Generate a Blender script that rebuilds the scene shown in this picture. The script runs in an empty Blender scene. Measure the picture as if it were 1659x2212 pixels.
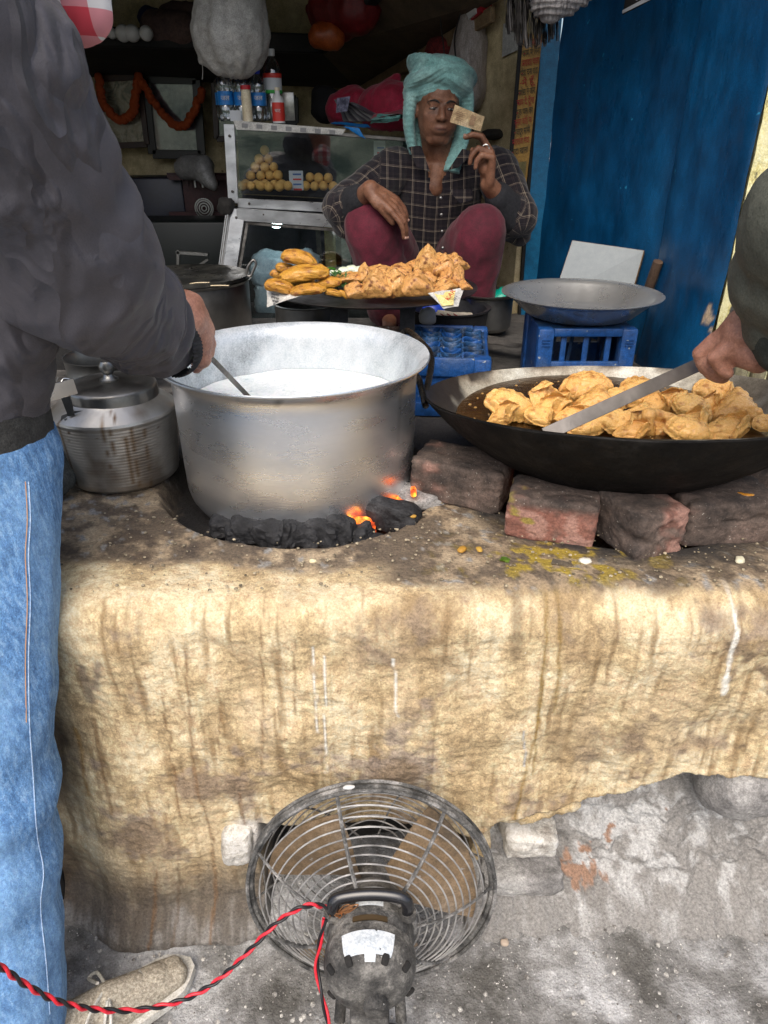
import bpy, bmesh, math, random
import numpy as np
from mathutils import Vector, Matrix, Euler
random.seed(7); RNG = np.random.default_rng(7)
SC = bpy.context.scene
COL = SC.collection
PI = math.pi
# ---------------------------------------------------------------- camera, sky, sun, exposure
CAMH, PITCH = 1.45, math.radians(28)
cam = bpy.data.objects.new('camera', bpy.data.cameras.new('camera')); COL.objects.link(cam)
cam.location = (0, 0, CAMH); cam.rotation_euler = (math.radians(62), 0, 0)
cam.data.sensor_fit = 'VERTICAL'; cam.data.sensor_height = 36; cam.data.lens = 36*1534/2212
cam.data.clip_start = 0.02; cam.data.clip_end = 500
SC.camera = cam
world = bpy.data.worlds.new('World'); SC.world = world; world.use_nodes = True
wn = world.node_tree; sky = wn.nodes.new('ShaderNodeTexSky'); sky.sky_type = 'NISHITA'; sky.sun_disc = False
SUN_EL, SUN_ROT = math.radians(52), math.radians(190)
sky.sun_elevation = SUN_EL; sky.sun_rotation = SUN_ROT; sky.air_density = 1.0; sky.dust_density = 4.0; sky.ozone_density = .6
bg = wn.nodes['Background']; bg.inputs['Strength'].default_value = 0.15
wn.links.new(sky.outputs[0], bg.inputs['Color'])
sun = bpy.data.objects.new('sun', bpy.data.lights.new('sun', 'SUN')); COL.objects.link(sun)
sun.data.energy = 1.5; sun.data.angle = math.radians(45); sun.data.color = (1, .95, .88)
sd = Vector((math.sin(SUN_ROT)*math.cos(SUN_EL), math.cos(SUN_ROT)*math.cos(SUN_EL), math.sin(SUN_EL)))
sun.rotation_euler = sd.to_track_quat('Z', 'Y').to_euler()
vs = SC.view_settings; vs.view_transform = 'Standard'; vs.look = 'None'; vs.gamma = 1; vs.use_curve_mapping = False
vs.exposure = 0.55

# ---------------------------------------------------------------- measuring: a sight line meets a real plane
_c, _s = math.cos(PITCH), math.sin(PITCH)
def at(x, y, Y=None, z=None):
    a, b = (x-829.5)/1534, (1106-y)/1534
    d = np.array([a, _c+_s*b, -_s+_c*b])
    t = Y/d[1] if Y is not None else (z-CAMH)/d[2]
    return np.array([0, 0, CAMH]) + d*t
def V(*a): return np.array(a, float)

# ---------------------------------------------------------------- noise
def _h(ix, iy, iz, s):
    h = (ix*374761393 + iy*668265263 + iz*2147483647 + s*974634777) & 0xffffffff
    h = ((h ^ (h >> 13))*1274126177) & 0xffffffff
    h = ((h ^ (h >> 16))*2246822519) & 0xffffffff
    return h ^ (h >> 15)
def noise(P, f=1.0, seed=0):
    P = np.asarray(P, float)*f
    if P.ndim == 1: P = P[None]
    i = np.floor(P).astype(np.int64); u = P-i; w = u*u*u*(u*(u*6-15)+10); r = 0
    for dx in (0, 1):
        for dy in (0, 1):
            for dz in (0, 1):
                h = _h(i[:, 0]+dx, i[:, 1]+dy, i[:, 2]+dz, seed)
                g = np.stack([(h & 1023)/511.5-1, ((h >> 10) & 1023)/511.5-1, ((h >> 20) & 1023)/511.5-1], 1)
                d = (g*(u-[dx, dy, dz])).sum(1)
                r = r + d*(w[:, 0] if dx else 1-w[:, 0])*(w[:, 1] if dy else 1-w[:, 1])*(w[:, 2] if dz else 1-w[:, 2])
    return r
def fbm(P, f, o=4, seed=0, g=.5):
    r = 0; a = 1
    for k in range(o): r = r+a*noise(P, f*2**k, seed+k); a *= g
    return r
def ridge(P, f, o=3, seed=0):
    r = 0; a = 1
    for k in range(o): r = r+a*(1-2*np.abs(noise(P, f*2**k, seed+k))*1.6); a *= .5
    return r/2
def sm(a, b, x): t = np.clip((x-a)/(b-a), 0, 1); return t*t*(3-2*t)

# ---------------------------------------------------------------- geometry pieces: (verts Nx3, faces list)
def join(*ms):
    vs_, fs, n = [], [], 0
    for v, f in ms:
        vs_.append(np.asarray(v, float)); fs += [tuple(i+n for i in q) for q in f]; n += len(v)
    return np.concatenate(vs_), fs
def T(m, M):
    v = np.asarray(m[0], float); M = np.array(M); return (v @ M[:3, :3].T + M[:3, 3], m[1])
def mv(m, d): return (np.asarray(m[0])+np.array(d), m[1])
def TR(loc=(0, 0, 0), rot=(0, 0, 0), sc=(1, 1, 1)):
    return Matrix.LocRotScale(Vector(loc), Euler(rot), Vector(sc))
def grid_faces(nu, nv, cu=False, cv=False, flip=False):
    F = []
    for i in range(nu if cu else nu-1):
        for j in range(nv if cv else nv-1):
            a, b = i*nv+j, ((i+1) % nu)*nv+j; c, d = ((i+1) % nu)*nv+(j+1) % nv, i*nv+(j+1) % nv
            F.append((a, d, c, b) if flip else (a, b, c, d))
    return F
def lathe(prof, n=48, c=(0, 0, 0), wob=0, seed=0):
    P = np.array(prof, float); a = np.arange(n)*2*PI/n
    v = np.stack([np.cos(a)[:, None]*P[:, 0], np.sin(a)[:, None]*P[:, 0], np.ones(n)[:, None]*P[:, 1]], -1).reshape(-1, 3)
    if wob: v[:, :2] *= 1+wob*noise(v, 12, seed)[:, None]
    return v+np.array(c), grid_faces(n, len(P), cu=True)
def tube(path, r, n=8, closed=False, flat=1.0, cap=True):
    P = np.array(path, float); m = len(P); R = np.ones(m)*np.array(r)
    if closed: Tn = np.roll(P, -1, 0)-np.roll(P, 1, 0)
    else: Tn = np.gradient(P, axis=0)
    Tn /= np.linalg.norm(Tn, axis=1)[:, None]+1e-12
    u = np.cross(Tn[0], [0, 0, 1.]);
    if np.linalg.norm(u) < .05: u = np.cross(Tn[0], [0, 1., 0])
    u /= np.linalg.norm(u); V_ = []
    for k in range(m):
        u = u-Tn[k]*(u@Tn[k]); u /= np.linalg.norm(u)+1e-12; w = np.cross(Tn[k], u)
        for j in range(n):
            t = 2*PI*j/n; V_.append(P[k]+R[k]*(math.cos(t)*u+math.sin(t)*w*flat))
    F = grid_faces(m, n, cu=closed, cv=True, flip=True)
    if cap and not closed: F += [tuple(range(n)), tuple((m-1)*n+j for j in reversed(range(n)))]
    return np.array(V_), F
def spline(pts, n=8, closed=False):
    P = [np.array(p, float) for p in pts]; out = []; m = len(P)
    g = (lambda i: P[i % m]) if closed else (lambda i: P[max(0, min(m-1, i))])
    for i in range(m if closed else m-1):
        p0, p1, p2, p3 = g(i-1), g(i), g(i+1), g(i+2)
        for k in range(n):
            t = k/n; out.append(.5*((2*p1)+(-p0+p2)*t+(2*p0-5*p1+4*p2-p3)*t*t+(-p0+3*p1-3*p2+p3)*t**3))
    if not closed: out.append(P[-1])
    return np.array(out)
def cap(a, b, ra, rb=None, n=14, m=5):
    """a tapered capsule between two joints"""
    a, b = np.array(a, float), np.array(b, float); rb = ra if rb is None else rb
    d = b-a; L = np.linalg.norm(d)+1e-9; d = d/L
    pr = [(ra*math.cos(t), -ra*math.sin(t)) for t in np.linspace(PI/2*.98, 0, m)] + [(rb*math.cos(t), L+rb*math.sin(t)) for t in np.linspace(0, PI/2*.98, m)]
    v, f = lathe(pr, n)
    f = f+[tuple(i*len(pr) for i in reversed(range(n))), tuple(i*len(pr)+len(pr)-1 for i in range(n))]
    q = Vector((0, 0, 1)).rotation_difference(Vector(d)).to_matrix()
    return v @ np.array(q).T + a, f
def ell(c, r, rot=(0, 0, 0), n=20, m=14):
    pr = [(math.sin(t), -math.cos(t)) for t in np.linspace(.03, PI-.03, m)]
    v, f = lathe(pr, n); f = f+[tuple(i*m for i in reversed(range(n))), tuple(i*m+m-1 for i in range(n))]
    return T((v*np.array(r), f), TR(c, rot))
def box(c, s, rot=(0, 0, 0), bev=0, seg=2):
    bm = bmesh.new(); bmesh.ops.create_cube(bm, size=1)
    for v in bm.verts: v.co = Vector((v.co.x*s[0], v.co.y*s[1], v.co.z*s[2]))
    if bev: bmesh.ops.bevel(bm, geom=bm.edges[:], offset=bev, segments=seg, affect='EDGES', profile=.5)
    bm.verts.index_update(); v = np.array([q.co[:] for q in bm.verts]); f = [tuple(x.index for x in q.verts) for q in bm.faces]; bm.free()
    return T((v, f), TR(c, rot))
def bar(a, b, w, h, up=(0, 0, 1)):
    """a straight bar of section w x h between two points"""
    a, b = np.array(a, float), np.array(b, float); d = b-a; L = np.linalg.norm(d); d /= L
    x = np.cross(d, up); x /= np.linalg.norm(x); z = np.cross(x, d)
    v, f = box((0, 0, 0), (w, L, h), bev=min(w, h)*.12, seg=1)
    return (v[:, :1]*x+v[:, 1:2]*d+v[:, 2:3]*z)+(a+b)/2, f
def ico(sub=4):
    bm = bmesh.new(); bmesh.ops.create_icosphere(bm, subdivisions=sub, radius=1)
    v = np.array([q.co[:] for q in bm.verts]); f = [tuple(x.index for x in q.verts) for q in bm.faces]; bm.free(); return v, f
def prism(pts, c, ax, ay, depth):
    """extrude a 2D outline lying in axes ax, ay by depth along their normal"""
    ax, ay = np.array(ax, float), np.array(ay, float); nz = np.cross(ax, ay); n = len(pts)
    v = [np.array(c)+p[0]*ax+p[1]*ay+s*nz*depth/2 for s in (-1, 1) for p in pts]
    f = [tuple(reversed(range(n))), tuple(range(n, 2*n))]+[(i, (i+1) % n, n+(i+1) % n, n+i) for i in range(n)]
    return np.array(v), f
def normals(v, f):
    N = np.zeros_like(v)
    for k in (3, 4):
        q = np.array([x for x in f if len(x) == k])
        if len(q):
            n = np.cross(v[q[:, 1]]-v[q[:, 0]], v[q[:, -1]]-v[q[:, 0]])
            for j in range(k): np.add.at(N, q[:, j], n)
    return N/(np.linalg.norm(N, axis=1)[:, None]+1e-12)

def ring(r, y, w, n=72, sq=1): a = np.linspace(0, 2*PI, n+1)[:-1]; return tube(np.stack([r*np.cos(a), y+.0012*np.sin(5*a+r*90), r*np.sin(a)], 1), w, 8, closed=True, flat=sq)
# ---------------------------------------------------------------- objects
WL = {}
def mesh(name, m, mat, smooth=True, col=None, pl=None):
    me = bpy.data.meshes.new(name); me.from_pydata(np.asarray(m[0]).tolist(), [], m[1])
    if smooth is True: me.polygons.foreach_set('use_smooth', [True]*len(me.polygons))
    elif smooth:
        me.polygons.foreach_set('use_smooth', [True]*len(me.polygons)); me.set_sharp_from_angle(angle=math.radians(smooth))
    if mat: me.materials.append(mat)
    if mat and mat.get('attr') and col is None: col = np.zeros((len(m[0]), 4))
    if col is not None:
        a = me.attributes.new('Col', 'FLOAT_COLOR', 'POINT'); a.data.foreach_set('color', np.asarray(col, np.float32).ravel())
    if pl is not None:
        a = me.attributes.new('pl', 'FLOAT_VECTOR', 'POINT'); a.data.foreach_set('vector', np.asarray(pl, np.float32).ravel())
    me.update(); return me
def obj(name, m, mat, parent=None, label=None, cat=None, group=None, kind=None, smooth=40, loc=None, col=None, pl=None):
    """ONE mesh object; vertices are given in world space"""
    v = np.asarray(m[0], float)
    if parent is not None: off = WL[parent.name]
    elif loc is not None: off = np.array(loc, float)
    else: off = np.array([(v[:, 0].min()+v[:, 0].max())/2, (v[:, 1].min()+v[:, 1].max())/2, v[:, 2].min()])
    o = bpy.data.objects.new(name, mesh(name, (v-off, m[1]), mat, smooth, col, pl)); COL.objects.link(o)
    if parent is not None: o.parent = parent
    else: o.location = off
    WL[o.name] = off
    tag(o, label, cat, group, kind); return o
def tag(o, label=None, cat=None, group=None, kind=None):
    for k, v in (('label', label), ('category', cat), ('group', group), ('kind', kind)):
        if v: o[k] = v
    return o
def thing(name, label, cat, loc, group=None):
    o = bpy.data.objects.new(name, None); COL.objects.link(o); o.location = loc; o.empty_display_size = .05
    WL[o.name] = np.array(loc, float); return tag(o, label, cat, group)
def struct(name, m, mat, **k): return obj(name, m, mat, kind='structure', **k)
def inst(src, name, M, parent=None, label=None, cat=None, group=None):
    """another object on the same mesh data"""
    o = bpy.data.objects.new(name, src.data if hasattr(src, 'data') else src); COL.objects.link(o)
    if parent: o.parent = parent; M = Matrix.Translation(-Vector(WL[parent.name])) @ M
    o.matrix_basis = M; WL[o.name] = np.array(M.translation); return tag(o, label, cat, group)
def fuse(ms, vox, smooth=3, disp=None):
    """grow one continuous skin round several volumes"""
    me = mesh('tmp', join(*ms), None); o = bpy.data.objects.new('tmp', me); COL.objects.link(o)
    r = o.modifiers.new('r', 'REMESH'); r.mode = 'VOXEL'; r.voxel_size = vox
    if smooth: s = o.modifiers.new('s', 'SMOOTH'); s.iterations = smooth; s.factor = .6
    dg = bpy.context.evaluated_depsgraph_get(); e = o.evaluated_get(dg); q = e.to_mesh()
    v = np.empty(len(q.vertices)*3, np.float32); q.vertices.foreach_get('co', v); v = v.reshape(-1, 3).astype(float)
    f = [tuple(p.vertices) for p in q.polygons]; e.to_mesh_clear()
    bpy.data.objects.remove(o); bpy.data.meshes.remove(me)
    if disp is not None: v = v+normals(v, f)*disp(v)[:, None]
    return v, f

# ---------------------------------------------------------------- materials
def ramp(nt, src, stops, interp='LINEAR'):
    r = nt.nodes.new('ShaderNodeValToRGB'); r.color_ramp.interpolation = interp
    while len(r.color_ramp.elements) < len(stops): r.color_ramp.elements.new(.5)
    for e, (p, c) in zip(r.color_ramp.elements, stops): e.position = p; e.color = (*c, 1) if len(c) == 3 else c
    nt.links.new(src, r.inputs[0]); return r.outputs[0]
def mixc(nt, fac, a, b, mode='MIX'):
    m = nt.nodes.new('ShaderNodeMix'); m.data_type = 'RGBA'; m.blend_type = mode
    for s, v in ((m.inputs[0], fac), (m.inputs[6], a), (m.inputs[7], b)):
        if hasattr(v, 'links'): nt.links.new(v, s)
        elif isinstance(v, (int, float)): s.default_value = v
        else: s.default_value = (*v, 1)
    return m.outputs[2]
def ntex(nt, vec, scale, detail=5, rough=.55, stretch=None, dist=0):
    if stretch:
        mp = nt.nodes.new('ShaderNodeMapping'); mp.inputs['Scale'].default_value = stretch; nt.links.new(vec, mp.inputs[0]); vec = mp.outputs[0]
    n = nt.nodes.new('ShaderNodeTexNoise'); n.inputs['Scale'].default_value = scale; n.inputs['Detail'].default_value = detail
    n.inputs['Roughness'].default_value = rough; n.inputs['Distortion'].default_value = dist; nt.links.new(vec, n.inputs['Vector']); return n.outputs[0]
MATS = {}
def M(name, col, col2=None, col3=None, scale=8, stretch=None, lo=.35, hi=.65, rough=.6, rough2=None, metal=0, bump=0, bscale=80, bstretch=None,
      spec=.5, attr=False, sss=0, coat=0, speck=None, sheen=0, aniso=0, dist=0, alpha=1, trans=0, fine=.55, wr=0, vary=0, grain=.10):
    m = bpy.data.materials.new(name); m.use_nodes = True; nt = m.node_tree; b = nt.nodes['Principled BSDF']; MATS[name] = m
    tc = nt.nodes.new('ShaderNodeTexCoord').outputs['Object']
    if col2 is not None:
        n = ntex(nt, tc, scale, 6, .6, stretch, dist)
        c = ramp(nt, n, [(lo, col), (hi, col2)] if col3 is None else [(lo, col), ((lo+hi)/2, col2), (hi, col3)])
    else:
        rgb = nt.nodes.new('ShaderNodeRGB'); rgb.outputs[0].default_value = (*col, 1); c = rgb.outputs[0]; n = None
    if speck:
        n2 = ntex(nt, tc, speck[1], 2, .5); f = ramp(nt, n2, [(speck[2], (0, 0, 0)), (speck[2]+.03, (1, 1, 1))]); c = mixc(nt, f, c, speck[0])
    if col2 is not None and metal < .5 and fine: c = mixc(nt, fine, c, ntex(nt, tc, scale*8, 4, .65, stretch), 'OVERLAY'); g_ = ramp(nt, ntex(nt, tc, 300, 3, .7), [(.3, (.2,)*3), (.7, (.8,)*3)]); grain = grain and fine; c = mixc(nt, grain, c, g_, 'OVERLAY')
    if attr:
        m['attr'] = 1; a = nt.nodes.new('ShaderNodeAttribute'); a.attribute_name = 'Col'; ac = a.outputs['Color'] if metal > .5 else mixc(nt, .7 if grain > .4 else .35, a.outputs['Color'], ramp(nt, ntex(nt, tc, 190, 5, .75), [(.3, (.15,)*3), (.7, (.85,)*3)]), 'OVERLAY'); c = mixc(nt, a.outputs['Alpha'], c, ac)
    if vary:
        oi = nt.nodes.new('ShaderNodeObjectInfo'); c = mixc(nt, .75, c, ramp(nt, oi.outputs['Random'], [(0, tuple(1-vary*k for k in (.5, .9, 1.2))), (1, (1, 1, 1))]), 'MULTIPLY')
    nt.links.new(c, b.inputs['Base Color'])
    b.inputs['Metallic'].default_value = metal; b.inputs['Specular IOR Level'].default_value = spec
    if rough2 is not None:
        n3 = ntex(nt, tc, scale*1.7, 5, .6, stretch); r = nt.nodes.new('ShaderNodeMapRange')
        r.inputs[1].default_value = .3; r.inputs[2].default_value = .7; r.inputs[3].default_value = rough; r.inputs[4].default_value = rough2
        nt.links.new(n3, r.inputs[0]); nt.links.new(r.outputs[0], b.inputs['Roughness'])
    else: b.inputs['Roughness'].default_value = rough
    if bump:
        bn = ntex(nt, tc, bscale, 6, .6, bstretch); bp = nt.nodes.new('ShaderNodeBump'); bp.inputs['Strength'].default_value = min(1, bump)
        bp.inputs['Distance'].default_value = .004*max(1, bump); nt.links.new(bn, bp.inputs['Height']); nt.links.new(bp.outputs[0], b.inputs['Normal'])
    if wr:
        w_ = ntex(nt, tc, wr, 3, .5, (1, 1, .6), .8); r_ = ramp(nt, w_, [(.42, (0, 0, 0)), (.50, (1, 1, 1)), (.58, (0, 0, 0))]); b2 = nt.nodes.new('ShaderNodeBump'); b2.inputs['Strength'].default_value = .6; b2.inputs['Distance'].default_value = .022; nt.links.new(r_, b2.inputs['Height'])
        if bump: nt.links.new(b2.outputs[0], bp.inputs['Normal'])
        else: nt.links.new(b2.outputs[0], b.inputs['Normal'])
    if sss: b.inputs['Subsurface Weight'].default_value = sss; b.inputs['Subsurface Radius'].default_value = (.01, .004, .002); b.inputs['Subsurface Scale'].default_value = .5
    if coat: b.inputs['Coat Weight'].default_value = coat; b.inputs['Coat Roughness'].default_value = .1
    if sheen: b.inputs['Sheen Weight'].default_value = sheen
    if aniso: b.inputs['Anisotropic'].default_value = aniso
    if alpha < 1: b.inputs['Alpha'].default_value = alpha
    if trans: b.inputs['Transmission Weight'].default_value = trans
    return m
def emit(name, col, strength):
    m = bpy.data.materials.new(name); m.use_nodes = True; b = m.node_tree.nodes['Principled BSDF']
    b.inputs['Base Color'].default_value = (*col, 1); b.inputs['Emission Color'].default_value = (*col, 1); b.inputs['Emission Strength'].default_value = strength; return m
def glassy(name, tint=(.9, .95, .95), fac=.12, rough=.02):
    m = bpy.data.materials.new(name); m.use_nodes = True; nt = m.node_tree; nt.nodes.clear()
    o = nt.nodes.new('ShaderNodeOutputMaterial'); t = nt.nodes.new('ShaderNodeBsdfTransparent'); g = nt.nodes.new('ShaderNodeBsdfGlossy')
    t.inputs[0].default_value = (*tint, 1); g.inputs['Roughness'].default_value = rough; g.inputs['Color'].default_value = (1, 1, 1, 1)
    lw = nt.nodes.new('ShaderNodeLayerWeight'); lw.inputs[0].default_value = .35; mr = nt.nodes.new('ShaderNodeMapRange'); mr.inputs[3].default_value = fac; mr.inputs[4].default_value = .9
    nt.links.new(lw.outputs['Fresnel'], mr.inputs[0]); x = nt.nodes.new('ShaderNodeMixShader')
    nt.links.new(mr.outputs[0], x.inputs[0]); nt.links.new(t.outputs[0], x.inputs[1]); nt.links.new(g.outputs[0], x.inputs[2]); nt.links.new(x.outputs[0], o.inputs[0]); return m
def text(body, size, mat, parent, Mx, extr=.0006, name='lettering', font=None, width=None):
    cu = bpy.data.curves.new(name, 'FONT'); cu.body = body; cu.size = size; cu.extrude = extr; cu.align_x = 'CENTER'; cu.align_y = 'CENTER'
    cu.resolution_u = 3
    o = bpy.data.objects.new('tmp', cu); COL.objects.link(o); dg = bpy.context.evaluated_depsgraph_get()
    me = bpy.data.meshes.new_from_object(o.evaluated_get(dg)); bpy.data.objects.remove(o)
    me.name = name; me.materials.clear(); me.materials.append(mat)
    if width and me.vertices:
        xs = [v.co.x for v in me.vertices]; w = max(xs)-min(xs)
        if w > width:
            for v in me.vertices: v.co.x *= width/w
    return inst(me, name, Mx, parent)
# ================================================================ THE STOVE, GROUND AND SHOP SHELL
m_stove = M('stove_clay', (.40, .285, .15), (.58, .445, .255), (.72, .60, .39), scale=10, stretch=(1, 1, .6), lo=.36, hi=.60, rough=.85, bump=1.6, bscale=85, attr=True, speck=((.75, .7, .6), 260, .74), bstretch=(1.1, 1.1, .9), grain=.5)
# the photograph's grey dust and soot marks are mixed over the clay by a mask painted per stain
def seglist(pts): return [(*at(x, y, Y=.93)[[0, 2]], ) for x, y in pts]
def build_stove():
    nx, x0, x1 = 430, -.67, 1.25
    xs = np.linspace(x0, x1, nx)
    ST, RR, FH = .98, .062, .742
    s = np.concatenate([np.linspace(0, ST, 150), np.linspace(ST, ST+RR*PI/2, 24)[1:], np.linspace(ST+RR*PI/2, ST+RR*PI/2+FH, 235)[1:]])
    X, S = np.meshgrid(xs, s, indexing='ij'); X = X.ravel(); S = S.ravel()
    front_y = .915
    ytop0 = front_y+RR+ST
    a = np.clip((S-ST)/RR, 0, PI/2)
    Y = np.where(S < ST, ytop0-S, front_y+RR-RR*np.sin(a)); Z = np.where(S < ST, .80, .80-RR+RR*np.cos(a)); Z = np.where(S > ST+RR*PI/2, .80-RR-(S-ST-RR*PI/2), Z)
    ny, nz = -np.sin(a), np.cos(a)
    P = np.stack([X, Y, Z], 1); Q = P.copy()
    fr = sm(0, 1.2, a)
    # thick daubed clay: big swells, hand smears, small lumps
    d = fbm(P, 3.2, 3, 1)*.024*(.35+fr) + fbm(P*[1, 1, 1.1], 11, 4, 5)*.0056*(.4+fr) + ridge(P*[.8, 1, .9]+.10*fbm(P,9,3,8)[:,None], 15, 4, 9)*.0013*fr + fbm(P*[1, 1, 1.3], 38, 3, 14)*.0030*(.3+.7*fr) + fbm(P, 95, 2, 17)*.002
    d += .018*np.exp(-((X+.1)/.35)**2)*fr*sm(.45, .7, Z)          # belly under the pot
    d -= .03*sm(-.52, -.64, X)*fr                                    # rounded left corner
    Q[:, 1] += ny*d; Q[:, 2] += nz*d
    # fire pits on the top
    onTop = 1-fr
    rp = np.hypot(X+.172, Y-1.385); Q[:, 2] -= .050*(1-sm(.268, .300, rp+.02*noise(P, 9, 3)))*onTop
    rk = np.hypot(X-.47, Y-1.33); Q[:, 2] -= .055*(1-sm(.20, .27, rk))*onTop
    Q[:, 2] += .012*sm(.0, .3, X)*onTop*sm(1.15, .95, Y)
    # lip of the overhang on the right, recessed rough masonry below
    lip = np.array([(-.4, -.5), (.165, -.5), (.175, .262)]+[tuple(at(x, y, Y=.93)[[0, 2]]) for x, y in ((1080, 1752), (1200, 1738), (1290, 1722), (1330, 1712), (1400, 1690), (1480, 1658), (1560, 1668), (1659, 1672), (1900, 1680))])
    lz = np.interp(X, lip[:, 0], lip[:, 1])+.012*noise(P, 22, 31)+.005*noise(P, 60, 33)
    below = sm(0, .014, lz-Z)*fr
    Q[:, 1] += below*(.17*np.clip(Z/np.maximum(lz, .05), 0, 1)**.6+.01)
    Q[:, 1] += below*(fbm(P, 16, 4, 41)*.03+fbm(P, 60, 3, 44)*.008)
    # the bellows hole the fan blows into
    hx = sm(-.245, -.232, X+.008*noise(P, 30, 51))*(1-sm(.155, .17, X)); hz = 1-sm(.262, .276, Z+.02*noise(P, 14, 52)-.02*np.cos((X+.04)*8))
    hole = hx*hz*fr; Q[:, 1] += hole*.20
    Q[:, 0] -= sm(0, 1, hole)*0
    # foot of the wall runs out into the floor
    Q[:, 1] -= .05*sm(.07, 0, Z)*fr*(1-hole)
    # ---- stains, and shade painted in the hole (world-fixed, by position)
    c = np.zeros((len(X), 4)); R_ = lambda f, sd, o=4: fbm(P, f, o, sd)
    def lay(colr, m):
        m = np.clip(m, 0, 1)[:, None]; A = c[:, 3:4]; nA = m+A*(1-m)
        c[:, :3] = np.where(nA > 1e-4, (np.array(colr)*m+c[:, :3]*A*(1-m))/np.maximum(nA, 1e-4), c[:, :3]); c[:, 3:4] = nA
    n1, n2, n3 = R_(7, 60), R_(20, 65), R_(45, 70)
    strk = fbm(P*[1, .2, .07], 75, 3, 75)                          # long vertical runs
    lay((.24, .155, .07), fr*sm(.02, .5, strk+.35*n1)*.8)
    lay((.63, .49, .30), fr*sm(.15, .45, fbm(P*[1, .2, .2], 12, 3, 79)+n2*.4)*.7)
    lay((.30, .245, .215), fr*sm(.15, .5, n1+.35*n3+.3*np.exp(-((X-.02)/.2)**2-((Z-.46)/.10)**2))*.7)
    # smears of darker wet clay near the rim on the right
    lay((.25, .165, .085), fr*sm(.0, .25, n1*.8+n2*.3+.35*np.exp(-((X-.12)/.2)**2-((Z-.70)/.09)**2)-.12)*.5)
    lay((.15, .105, .065), sm(.02, .12, n2*.4+X-.66-.25*(Z-.6)**2)*fr*sm(.45, .5, Z+n1*.3)*.85)
    lay((.19, .135, .075), fr*sm(0, .2, .25*np.exp(-((X-.33)/.22)**2-((Z-(.50-.0*X))/.07)**2)+n1*.3+n3*.25-.08)*.5)
    lay((.27, .26, .245), below); lay((.14, .135, .125), below*sm(.05, .4, n1*.8+n3*.5)*.8); lay((.52, .52, .51), below*sm(.0, .3, n2*.5+.5*n3-.05+.35*np.exp(-((X-.52)/.13)**2-((Z-.14)/.1)**2))*.9)
    lay((.30, .18, .12), below*sm(.42, .5, n1+n3*.5))
    # grey, sooty foot and left flank
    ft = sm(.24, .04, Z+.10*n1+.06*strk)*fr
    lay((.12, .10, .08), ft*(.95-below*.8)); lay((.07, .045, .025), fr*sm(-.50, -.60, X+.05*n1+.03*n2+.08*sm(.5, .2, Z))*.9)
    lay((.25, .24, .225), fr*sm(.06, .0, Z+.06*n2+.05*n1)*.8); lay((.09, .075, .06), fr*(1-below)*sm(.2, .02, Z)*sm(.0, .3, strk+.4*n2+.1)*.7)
    lay((.60, .58, .55), fr*sm(.05, .02, np.hypot((X+.262)/1.0, (Z-.235)/1.6)+.02*n2))        # bared lime by the hole
    lay((.02, .017, .014), sm(.10, .5, hole))  # shade inside the blow hole, painted near black
    # top: greasy brown, soot round the fires
    t = 1-sm(.15, .75, a+.35*n1+.25*n2+.9*sm(1.07, .98, Y+.06*n1)*sm(.15, -.1, X))
    lay((.30, .225, .145), t*.96); lay((.46, .36, .235), t*sm(-.05, .3, n1+.5*n3)*.85); lay((.085, .06, .042), t*sm(-.05, .28, n2+.4*n1)*.85)
    lay((.06, .045, .035), t*sm(.05, .25, -n1+n3*.6+.12)*.7); lay((.30, .29, .27), t*sm(.28, .45, n3+.3*n1)*.9)
    lay((.018, .016, .015), (1-sm(.268, .300, rp+.04*n2+.015*n3))*onTop); lay((.03, .026, .023), sm(1.28, 1.5, Y+.12*n1)*onTop)
    lay((.03, .026, .023), (1-sm(.27, .36, rk+.05*n2))*onTop)
    lay((.36, .26, .035), (t*sm(.02, .2, n2+.5*n3+.30*np.exp(-((X-.30)/.10)**2-((Y-1.02)/.05)**2)-.12))*np.exp(-((X-.30)/.16)**2-((Y-1.03)/.09)**2)*1.3)
    # runs of spilt milk, gravy and oil: (D-plane start, end, width, colour)
    white, oil, rust = (.80, .78, .70), (.22, .13, .015), (.17, .085, .03)
    runs = [((1588, 1225), (1582, 1285), .011, (.6, .58, .44)), ((1584, 1270), (1556, 1440), .0052, white), ((1556, 1440), (1553, 1478), .0085, white), ((1600, 1215), (1590, 1240), .009, (.62, .6, .45)),
            ((1208, 1290), (1195, 1530), .0045, oil), ((1180, 1290), (1160, 1545), .0040, oil), ((1165, 1440), (1148, 1660), .0035, oil), ((1160, 1545), (1098, 1790), .0040, oil), ((1118, 1290), (1108, 1400), .015, (.16, .11, .06)),
            ((570, 1240), (572, 1640), .0028, rust), ((410, 1380), (425, 1640), .0040, rust), ((425, 1640), (462, 1800), .0045, rust), ((462, 1800), (470, 2000), .0045, rust), ((360, 1480), (400, 1760), .0028, rust), ((520, 1700), (530, 1790), .0030, rust),
            ((210, 1540), (252, 1730), .0060, rust), ((170, 1560), (200, 1700), .006, (.30, .16, .03)), ((640, 1360), (640, 1520), .0028, rust), ((480, 1500), (478, 1600), .0025, rust), ((344, 1860), (346, 1970), .004, rust), ((390, 1850), (395, 1990), .0035, (.1, .06, .03)),
            ((190, 1420), (205, 1500), .011, (.10, .075, .07)), ((225, 1410), (215, 1470), .009, (.12, .09, .08)), ((680, 1380), (690, 1560), .0022, white), ((704, 1400), (706, 1650), .0024, white), ((850, 1400), (856, 1520), .0020, white), ((1130, 1560), (1128, 1640), .003, (.5, .5, .48))]
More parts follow.
